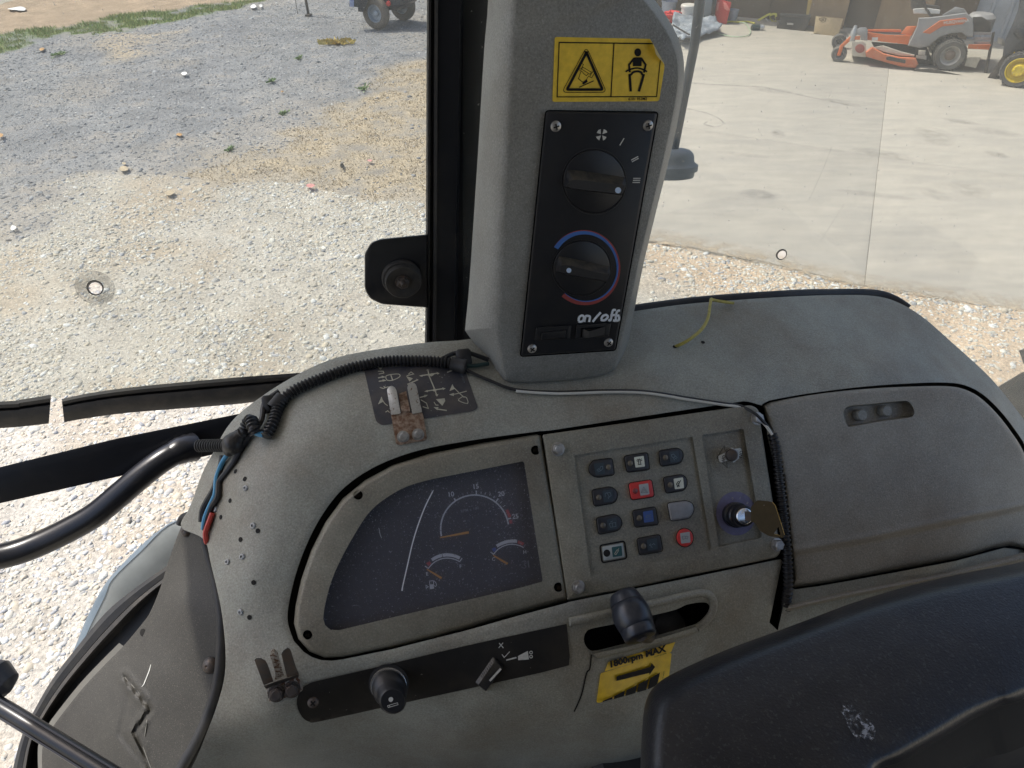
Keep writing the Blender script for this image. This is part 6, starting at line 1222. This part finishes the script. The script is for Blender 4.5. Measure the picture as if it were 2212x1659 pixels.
t, F_ = solid('steel_bin', a2(590, 255), [(575, -80), (700, -80), (690, 20), (640, 262), (538, 250)], .3, mat('blue_grey_steel', (.13, .15, .165), .45, .3, dirt=(.2, .2, .2), dscale=5, damt=.4), 'blue-grey steel bin beside the red fuel can', 'bin', 1, parts=('bin_body',))
m = MB(); m.plate(F_.P, a2l((655, -80), (700, -80), (645, 262), (612, 258)), -.01, .01, .5); m.build('corner_strip', [M['frame']], t)
def bucket(name, base, top, rb, rt, m_, label, hgt, lidm=None, group='buckets along the wall', inner=None):
    b = ground(*base); k = ((b-CAM).dot(FWD))/FD; t = thing(name, label, 'bucket', b, group)
    m = MB(); m.lathe(b, (0, 0, 1), [(rb*k*.9, 0), (rb*k, .004), (rt*k, hgt), (rt*k*1.06, hgt), (rt*k*1.06, hgt+.02), (rt*k*.97, hgt+.02)]+([(rt*k*.95, hgt-.08), (.001, hgt-.08)] if lidm is None else []), 22, 0); m.build('pail', [m_], t)
    if lidm: m = MB(); m.lathe(b+Vector((0, 0, hgt+.015)), (0, 0, 1), [(rt*k*1.1, -.03), (rt*k*1.12, 0), (rt*k*1.0, .015), (.001, .015)], 22); m.build('lid', [lidm], t)
    return t
wp = mat('white_pail', (.66, .62, .56), .5, dirt=(.5, .45, .38), dscale=6, damt=.5); gp = mat('grey_pail', (.34, .37, .42), .45, dirt=(.25, .26, .28), dscale=6, damt=.4)
bucket('bucket', a2(365, 235), 0, 13, 15, wp, 'dirty white lidded bucket left of the mirror arm', .22, wp); bucket('bucket', a2(165, 150), 0, 13, 16, gp, 'grey bucket with dark inside, half behind the console', .18); bucket('bucket', a2(855, 222), 0, 9, 11, gp, 'small grey bucket right of the red fuel can', .14)
m = MB(); rb_ = []
b = ground(*a2(215, 245)); 
for k in range(9): m.tube(spline3([b+Vector((rng.uniform(-.16, .16), rng.uniform(-.1, .1), .02+.016*k)) for _ in range(4)], 4), .022, seg=7)
tag(m.build('red_rag', [mat('red_cloth', (.62, .06, .06), .8)]), 'heap of bright red straps beside the console edge', 'straps')
F_ = stand(a2(450, 440)); n = 26; Vt = []; TP = [(210, 262), (330, 215), (440, 228), (600, 280), (735, 372), (640, 410), (500, 445), (380, 500), (300, 530), (215, 420)]
tp = gpoly(a2l(*TP)); m = MB(); m.sheet(lambda x, y, h=0: Vector((x, y, .03+.16*float(fbm(np.array(x), np.array(y), 5, 41))**1.5+.05*float(fbm(np.array(x), np.array(y), 19, 43))+h)), cr(tp, 3), [], step=.035, rim=.02)
tag(m.build('tarp', [mat('silver_blue_tarp', (.22, .25, .28), .45, dirt=(.5, .52, .54), dscale=14, damt=.6, dlo=.5, dhi=.62)], sharp=180), 'crumpled silver-blue tarp on the concrete edge', 'tarp')
m = MB(); m.tube(spline3([ground(*a2(*q), .17) for q in ((220, 270), (300, 320), (395, 375))], 4), .012); m.tube(spline3([ground(*a2(*q), .12) for q in ((270, 430), (340, 438), (395, 440))], 4), .010); tag(m.build('rope', [M['wblack']]), 'black cord lying over the crumpled tarp', 'rope')
ym = mat('yellow_webbing', (.55, .50, .08), .7); m = MB(); F_ = stand(a2(1230, 245), back=.12)
ribp = cr(a2l((1095, 245), (1170, 200), (1240, 160), (1275, 150), (1262, 185), (1300, 232), (1335, 225), (1318, 180), (1345, 160), (1300, 150), (1262, 168)), 4, False)
m.loft([[F_.P(x, y-2.2, .03*math.sin(i*.5)) for i, (x, y) in enumerate(ribp)], [F_.P(x, y+2.6, .03*math.sin(i*.5)+.03) for i, (x, y) in enumerate(ribp)], [F_.P(x, y+2.6, .03*math.sin(i*.5)+.024) for i, (x, y) in enumerate(ribp)]], 0, cap=False, closed=False)
tag(m.build('ratchet_strap', [ym]), 'yellow webbing strap heaped beside the black tool box', 'strap')
b0, b1_ = ground(*a2(1065, 298), .04), ground(*a2(1205, 296), .04); ab = b1_-b0; m = MB(); m.lathe(b0, ab, [(.02, 0), (.042, .004), (.042, ab.length*.62), (.001, ab.length*.62)], 16, 0); m.lathe(b0+ab*.62, ab, [(.043, 0), (.043, ab.length*.25), (.022, ab.length*.33), (.02, ab.length*.38), (.001, ab.length*.38)], 16, 1)
tag(m.build('bottle', [mat('dark_green_can', (.03, .05, .045), .4), mat('silver_can', (.55, .55, .55), .35, .5)]), 'dark green and silver bottle lying on its side before the tool box', 'bottle')
m = MB(); m.tube(spline3([ground(*a2(*q), .02) for q in ((500, 240), (560, 258), (640, 268), (660, 330), (740, 372), (900, 398), (1020, 385), (1055, 345), (1035, 300), (1000, 250), (920, 235), (900, 205))], 5), .007, seg=7); tag(m.build('garden_hose', [mat('green_hose', (.42, .52, .36), .5)]), 'thin green hose looping on the concrete', 'hose')
m = MB(); m.tube(spline3([ground(*a2(*q), .02) for q in ((800, 240), (850, 232), (930, 238), (1010, 232), (1100, 250))], 4), .013, seg=7); tag(m.build('yellow_rope', [ym]), 'yellow cord along the foot of the wall', 'rope')
orm = mat('orange_paint', (.66, .15, .035), .42, dirt=(.45, .16, .07), dscale=8, damt=.5); orf = mat('faded_orange_paint', (.62, .22, .12), .5, dirt=(.5, .3, .2), dscale=8, damt=.5)
t = thing('orange_stand', 'orange A-frame machine stand behind the cardboard box', 'stand', ground(*a2(1900, 300))); F_ = stand(a2(1900, 300), back=.25)
for pts in ([(1840, -60), (1800, 30), (1735, 170), (1680, 300)], [(2045, -60), (2062, 20), (2110, 110), (2098, 230), (2080, 320)]):
    m = MB(); pl_ = a2l(*pts); m.loft([[F_.P(x-3.2, y, 0), F_.P(x+3.2, y, 0), F_.P(x+3.2, y, -.05), F_.P(x-3.2, y, -.05)] for x, y in pl_], 0, cap=True, cap0=True, smooth=False); m.build('stand_leg', [orf], t)
m = MB(); m.plate(F_.P, a2l((1830, 20), (1950, 20), (1940, 150), (1800, 150)), -.2, -.05, .5); m.build('engine_block', [mat('grey_engine', (.22, .24, .27), .6, dirt=(.1, .1, .1), dscale=9, damt=.6)], t)
m = MB(); m.plate(F_.P, a2l((2020, 290), (2110, 300), (2100, 335), (2010, 330)), -.1, .03, .5); m.build('stand_foot', [orf], t)
m = MB(); m.bbox(wallp(1.3, .30, .12), wd*.03+Vector((0, 0, .0)), wn*.02, Vector((0, 0, .4))-wd*.04, .3); tag(m.build('timber_handle', [mat('yellow_handle', (.62, .42, .12), .6)]), 'yellow wooden handle leaning on the wall', 'handle')
m = MB(); F_ = stand(a1(700, 250), back=.3)
for p0, p1 in (((700, -20), (860, 200)), ((760, 240), (900, 20)), ((640, 280), (760, 240)), ((660, 300), (820, 270))): m.tube([F_.P(*a1(*p0)), F_.P(*a1(*p1))], .018, seg=8)
tag(m.build('folding_frame', [mat('blue_grey_tube', (.12, .13, .19), .5)]), 'blue-grey folded tube frame leaning behind the mower', 'frame')

# ---- zero-turn mower
r0, f0 = ground(*a1(1425, 775)), ground(*a1(215, 675))
FMW = Frame(r0, f0-r0, (0, 0, 1)); Pm = FMW.P; kk = lambda px: FMW.mm(*a1(1400, 600))*a1.k*px
mw = thing('riding_mower', 'orange and grey zero-turn mower parked on the concrete by the wall', 'mower', r0)
def a1l(*p): return [a1(*q) for q in p]
greym = mat('mower_grey', (.27, .265, .26), .5, dirt=(.36, .34, .30), dscale=5, damt=.4); dk = mat('mower_dark', (.055, .048, .042), .7, dirt=(.12, .10, .08), dscale=8, damt=.6); crm = mat('dusty_cream', (.55, .50, .40), .7, dirt=(.4, .36, .28), dscale=8, damt=.4); tyre = mat('mower_tyre', (.10, .095, .085), .85, dirt=(.20, .175, .14), dscale=8, damt=.7); rimw = mat('dusty_white_rim', (.50, .47, .42), .6, dirt=(.32, .26, .2), dscale=9, damt=.6)
def pt(name, poly, h0, h1, m_, bev=.8, bh=.012, par=None): m = MB(); m.plate(Pm, a1l(*poly), h0, h1, bev, bh); return m.build(name, [m_], par or mw)
def mwheel(name, c, r, w_, mt, mr, hub, rimr=.63, lugs=0):
    N_ = FMW.N; m = MB(); m.lathe(c-N_*w_, N_, [(r*rimr, 0), (r*.9, 0), (r*.98, w_*.12), (r, w_*.3), (r, w_*.7), (r*.98, w_*.88), (r*.9, w_), (r*rimr, w_*.98), (r*rimr*.97, w_*.8)], 40, 0, cap=False)
    if lugs:
        for k in range(lugs):
            a = 2*math.pi*k/lugs; u = FMW.U*math.cos(a)+FMW.V*math.sin(a); tng = FMW.N.cross(u)
            m.box(c-N_*w_*.5+u*r*1.0, u*r*.028, tng*r*.05, N_*w_*.46, 0)
    t = m.build(name, [mt], mw)
    m = MB(); m.lathe(c-N_*w_*.2, N_, [(r*rimr, w_*.15), (r*rimr*.92, w_*.12), (r*rimr*.8, -w_*.12), (r*.36, -w_*.16), (r*.33, w_*.05), (r*.2, w_*.07), (.001, w_*.07)], 32, 0); m.build('rim', [mr], t)
    m = MB(); m.lathe(c-N_*w_*.2, N_, [(r*.34, -w_*.15), (r*.33, w_*.06), (r*.25, w_*.12), (r*.12, w_*.16), (.001, w_*.16)], 20); m.build('hub', [hub], t); return t
cw = Pm(*a1(1418, 605)); Rw = (cw-r0).dot(Vector((0, 0, 1))); mwheel('rear_wheel', cw, Rw, .24, tyre, rimw, mat('rusty_hub', (.20, .15, .11), .7), lugs=34)
mwheel('rear_wheel', cw-FMW.N*.95, Rw, .24, tyre, rimw, dk, lugs=20)
cf_ = Pm(*a1(215, 590)); Rf = cf_.z
mwheel('caster_wheel', cf_, Rf, .11, tyre, greym, dk, .55); mwheel('caster_wheel', cf_-FMW.N*.75-FMW.U*.0, Rf, .11, tyre, greym, dk, .55)
pt('caster_fork', [(330, 392), (445, 388), (440, 430), (352, 428), (262, 505), (228, 602), (190, 602), (226, 490)], -.05, .01, orm); pt('caster_fork', [(330, 392), (445, 388), (440, 430), (352, 428), (262, 505), (228, 602), (190, 602), (226, 490)], -.85, -.80, orm)
m = MB(); m.lathe(Pm(*a1(365, 385), -.02), (0, 0, 1), [(.04, -.06), (.04, .05), (.03, .07), (.02, .12), (.001, .12)], 16); m.build('caster_pivot', [M['steel']], mw)
pt('front_guard', [(380, 335), (440, 296), (508, 296), (522, 330), (520, 440), (452, 432), (442, 384), (372, 368)], -.12, .0, greym)
pt('main_rail', [(520, 345), (730, 376), (990, 380), (962, 482), (520, 432)], -.18, -.10, orm); pt('foot_rail', [(524, 316), (884, 316), (884, 346), (524, 340)], -.22, -.14, orm); pt('far_rail', [(520, 345), (730, 376), (990, 380), (962, 482), (520, 432)], -.85, -.75, orm)
pt('seat_riser', [(945, 284), (1052, 282), (1000, 385), (878, 368)], -.75, -.11, orm); m = MB(); m.plate(Pm, a1l((568, 405), (635, 402), (632, 438), (570, 440)), -.11, -.096, 0); m.build('rail_label', [M['white']], mw)
pt('floor_pan', [(520, 330), (900, 340), (900, 372), (520, 350)], -.75, -.2, greym)
pt('body_shell', [(1072, 192), (1200, 186), (1330, 170), (1590, 136), (1640, 180), (1668, 260), (1668, 400), (1590, 396), (1540, 352), (1420, 362), (1300, 402), (1180, 500), (1085, 520), (955, 492), (1000, 400), (1055, 285)], -.82, -.06, greym, 2.0, .04)
side = pt('side_panel', [(1115, 352), (1300, 222), (1580, 190), (1606, 216), (1548, 262), (1330, 285), (1195, 366)], -.07, -.048, orm)
m = MB(); m.text(Pm, 'HUSQVARNA', a1(1345, 262), (215, -22), -.044, 0, size=a1.k*46, bold=.02); m.build('brand_lettering', [M['white']], side)
m = MB(); m.plate(Pm, rnd(a1l((1010, 95), (1150, 82), (1310, 105), (1300, 150), (1020, 150)), 2), -.7, -.18, 1.5, .03); m.build('seat_pan', [mat('pale_seat', (.60, .58, .54), .6, dirt=(.4, .38, .34), dscale=6, damt=.4)], mw)
m = MB(); m.plate(Pm, rnd(a1l((985, 60), (975, -260), (1040, -300), (1110, -260), (1130, 40), (1300, 60), (1300, 100), (1000, 110)), 3), -.68, -.2, 2.5, .04); m.build('seat', [dk], mw)
for hh in (-.16, -.72):
    m = MB(); m.tube(spline3([Pm(*a1(*q), hh) for q in ((1200, 172), (1180, 130), (1150, 85), (1120, -20), (1010, -60))], 5), .014); m.build('steering_lever', [dk], mw)
m = MB(); m.lathe(Pm(*a1(1122, 44), -.3), (0, 0, 1), [(.03, -.02), (.035, .02), (.001, .03)], 14); m.build('fuel_cap', [redm], mw)
pt('fender', [(1330, 160), (1440, 95), (1470, 72), (1560, 92), (1600, 135), (1330, 175)], -.8, -.12, greym)
pt('engine', [(1660, 182), (1760, 180), (1852, 240), (1850, 345), (1660, 335)], -.75, -.2, dk); m = MB(); m.lathe(Pm(*a1(1740, 230), -.4), (0, 0, 1), [(.16, -.1), (.16, .05), (.12, .09), (.001, .1)], 20); m.build('engine_cover', [greym], mw)
for y0 in (345, 398, 445): pt('exhaust_louvre', [(1680, y0), (1862, y0+6), (1850, y0+34), (1660, y0+28)], -.6, -.15, greym, .4)
pt('rear_bumper', [(1612, 480), (1858, 480), (1832, 538), (1604, 526)], -.8, -.05, orm)
pt('rear_plate', [(1598, 620), (1746, 618), (1692, 738), (1568, 712)], -.2, -.1, crm, .4); pt('roll_bar', [(1868, 350), (1900, 340), (1800, 880), (1760, 885)], -.12, -.06, dk); pt('roll_bar', [(1868, 350), (1900, 340), (1800, 880), (1760, 885)], -.85, -.79, dk)
pt('hitch_block', [(1930, 400), (1990, 420), (2025, 480), (1985, 500), (1920, 460)], -.3, -.1, M['steel'])
pt('mower_shade_plate', [(1010, 750), (1200, 740), (1780, 860), (1760, 895), (1450, 850), (1050, 790)], -.9, .15, dk, .5)  # dark plate standing in for the shade under the mower
deck = pt('mower_deck', [(500, 560), (570, 502), (700, 575), (860, 612), (1042, 622), (1072, 690), (1040, 738), (880, 722), (640, 652), (508, 612)], -.95, .12, mat('worn_red_orange', (.55, .14, .05), .5, dirt=(.55, .32, .2), dscale=10, damt=.5), 3, .05)
m = MB(); m.plate(Pm, a1l((575, 512), (690, 490), (900, 560), (1030, 590), (1025, 612), (860, 600), (700, 562)), -.9, .04, 1, .02); m.build('deck_top', [crm], deck)
m = MB(); m.plate(Pm, rnd(a1l((722, 616), (775, 610), (936, 648), (930, 686), (765, 655), (725, 648)), 2), .10, .145, .6, .01); m.build('deck_slot', [dk], deck)
m = MB(); m.plate(Pm, rnd(a1l((352, 452), (470, 440), (505, 470), (505, 620), (350, 605)), 2), -.5, .02, 1, .02); m.plate(Pm, circ(*a1(440, 525), a1.k*52, 20, a1.k*48), .0, .03, .8, .01, mi=1); m.build('deck_pulley_cover', [crm, mat('pulley_red', (.28, .06, .04), .6)], deck)
pt('battery_box', [(1075, 540), (1150, 545), (1145, 600), (1068, 595)], -.2, -.05, crm); pt('side_sill', [(1045, 598), (1160, 600), (1158, 645), (1045, 630)], -.3, -.06, crm); pt('belly', [(560, 450), (960, 480), (1160, 500), (1240, 700), (1050, 720), (620, 560)], -.8, -.25, dk)

# ---- compact tractor at the right edge
c0 = ground(*a1(2130, 955)); FT2 = Frame(c0, wd*.9+wn*.1, (0, 0, 1)); kc = FT2.mm(*a1(2150, 765))*a1.k
ct = thing('compact_tractor', 'black machine with yellow wheel parked behind the mower at the right edge', 'tractor', c0)
cc = FT2.P(*a1(2152, 765)); Rt = cc.z
def yw(c, w_=.22):
    m = MB(); N_ = FT2.N; m.lathe(c-N_*w_, N_, [(Rt*.72, 0), (Rt*.93, 0), (Rt*.97, w_*.2), (Rt*.97, w_*.8), (Rt*.93, w_), (Rt*.72, w_*.96)], 40, cap=False)
    for k in range(22):
        a = 2*math.pi*k/22; u = FT2.U*math.cos(a)+FT2.V*math.sin(a); v = N_.cross(u)
        for sd in (0, 1): m.box(c-N_*(w_*(.27+.46*sd))+u*Rt*.975+v*Rt*.07*sd, u*Rt*.035, (v+N_*(.5-sd)).normalized()*Rt*.05, (N_+v*(.4-.8*sd)).normalized()*w_*.26, 0)
    t = m.build('wheel', [mat('lugged_tyre', (.07, .068, .066), .8, dirt=(.16, .14, .12), dscale=9, damt=.5)], ct)
    yl = mat('yellow_rim', (.62, .46, .02), .45, dirt=(.45, .34, .05), dscale=8, damt=.4)
    m = MB(); m.lathe(c-N_*.03, N_, [(Rt*.73, .02), (Rt*.68, .025), (Rt*.62, -.02), (Rt*.42, -.04), (Rt*.38, .0), (Rt*.3, .03), (Rt*.1, .035), (.001, .035)], 36); m.build('rim', [yl], t)
    for k in range(8):
        a = 2*math.pi*k/8; m = MB(); m.lathe(c+(FT2.U*math.cos(a)+FT2.V*math.sin(a))*Rt*.26-N_*.03+N_*.03, N_, [(.012, 0), (.012, .012), (.001, .014)], 6); m.build('wheel_nut', [yl], t)
yw(cc)
yw(cc-FT2.N*1.0)
bk = mat('black_body', (.028, .031, .04), .4, dirt=(.10, .10, .10), dscale=6, damt=.5)
m = MB(); m.plate(FT2.P, a1l((2185, -200), (2150, 100), (2080, 280), (2010, 420), (1980, 600), (2030, 620), (2100, 560), (2250, 540), (2500, 560), (2800, 500), (2800, -200)), -.8, -.15, 2, .03); m.build('bonnet', [bk], ct)
m = MB(); m.plate(FT2.P, rnd(a1l((2090, 350), (2130, 305), (2230, 300), (2230, 420), (2150, 425)), 3), -.16, -.10, 1, .01); m.build('side_vent', [M['frame']], ct)
m = MB(); m.plate(FT2.P, a1l((1985, 600), (2060, 600), (1900, 860), (1800, 905), (1790, 880)), -.5, -.3, 1, .02); m.plate(FT2.P, a1l((2300, 560), (2800, 560), (2800, 800), (2350, 800)), -.7, -.3, 1); m.build('chassis', [dk], ct)

# ---- two-wheeled cart beyond the gravel
g0, g1 = ground(*a3(1450, 388)), ground(*a3(1795, 268)); axd = (g1-g0); track = axd.length; axd.normalize(); axn = Vector((axd.y, -axd.x, 0)); axn = -axn if axn.dot(CAM-g0) < 0 else axn
ca = thing('equipment_cart', 'black wheeled equipment cart with grey-rimmed tyres and a prop stand', 'cart', g0)
tym = mat('dusty_cart_tyre', (.16, .135, .11), .9, dirt=(.24, .20, .15), dscale=8, damt=.6); rimg = mat('galvanised_rim', (.42, .46, .50), .4, .35, dirt=(.3, .32, .34), dscale=6, damt=.4)
wr = .222; Nn = -axd if (-axd).dot(CAM-g0) > 0 else axd
for gpt, sgn in ((g0, 1), (g1, -1)):
    c = gpt+Vector((0, 0, wr)); ax_ = Nn*1; m = MB(); wdh = .13
    m.lathe(c-ax_*wdh*.5, ax_, [(wr*.55, .01), (wr*.8, 0), (wr*.95, wdh*.12), (wr, wdh*.3), (wr, wdh*.7), (wr*.95, wdh*.88), (wr*.8, wdh), (wr*.58, wdh*.95), (wr*.55, wdh*.8)], 36, cap=False); t = m.build('cart_wheel', [tym], ca)
    m = MB(); m.lathe(c+ax_*wdh*.2, ax_, [(wr*.58, .02), (wr*.53, .02), (wr*.45, -.035), (wr*.22, -.03), (wr*.2, .0), (wr*.1, .012), (.001, .014)], 28); m.build('rim', [rimg], t)
mid = (g0+g1)/2; m = MB(); m.tube([g0+Vector((0, 0, wr)), g1+Vector((0, 0, wr))], .02); m.build('axle', [dk], ca)
m = MB(); m.bbox(mid+Vector((0, 0, .52))-axn*.05, axd*(track*.40), axn*.42, Vector((0, 0, .22)), .2); m.build('engine_body', [bk], ca)
m = MB(); m.bbox(mid+Vector((0, 0, .32)), axd*(track*.3), axn*.3, Vector((0, 0, .07)), .2); m.build('mesh_skirt', [mat('speckled_black', (.03, .03, .032), .5, speck=(.5, .5, .5), sscale=60, sthr=.6)], ca)
F3 = Frame(g0, Vector((1, 0, 0)), (0, 0, 1))
m = MB(); m.plate(F3.P, [a3(*q) for q in [(1075, -200), (1330, -200), (1310, 40), (1255, 160), (1190, 155), (1185, 95), (1070, 85)]], -.1, .1, 1, .01); m.build('control_box', [bk], ca)
m = MB(); m.plate(F3.P, [a3(*q) for q in [(1072, 0), (1132, 0), (1132, 92), (1075, 88)]], .1, .105, 0); m.build('box_label', [mat('blue_label', (.30, .36, .55), .5)], ca)
m = MB(); m.lathe(F3.P(*a3(1592, 48), .05), F3.N, [(.035, -.03), (.035, .02), (.02, .03), (.001, .032)], 16); m.build('tail_lamp', [redm], ca)
sp0 = ground(*a3(530, 208)); m = MB(); m.tube([sp0, sp0+Vector((-.02, 0, .75))], .022, seg=12); m.bbox(sp0+Vector((0, 0, .012)), (.05, 0, 0), (0, .05, 0), (0, 0, .012), .2); m.tube([sp0+Vector((-.02, 0, .7)), mid+Vector((-.1, 0, .5))], .02); m.build('prop_stand', [dk], ca)
m = MB(); q0 = ground(*a3(385, 185)); m.tube([q0, q0+Vector((0, 0, .72))], .005, seg=6); m.tube([q0+Vector((0, 0, .7)), sp0+Vector((-.02, 0, .7))], .008, seg=6); m.build('thin_rod', [dk], ca)
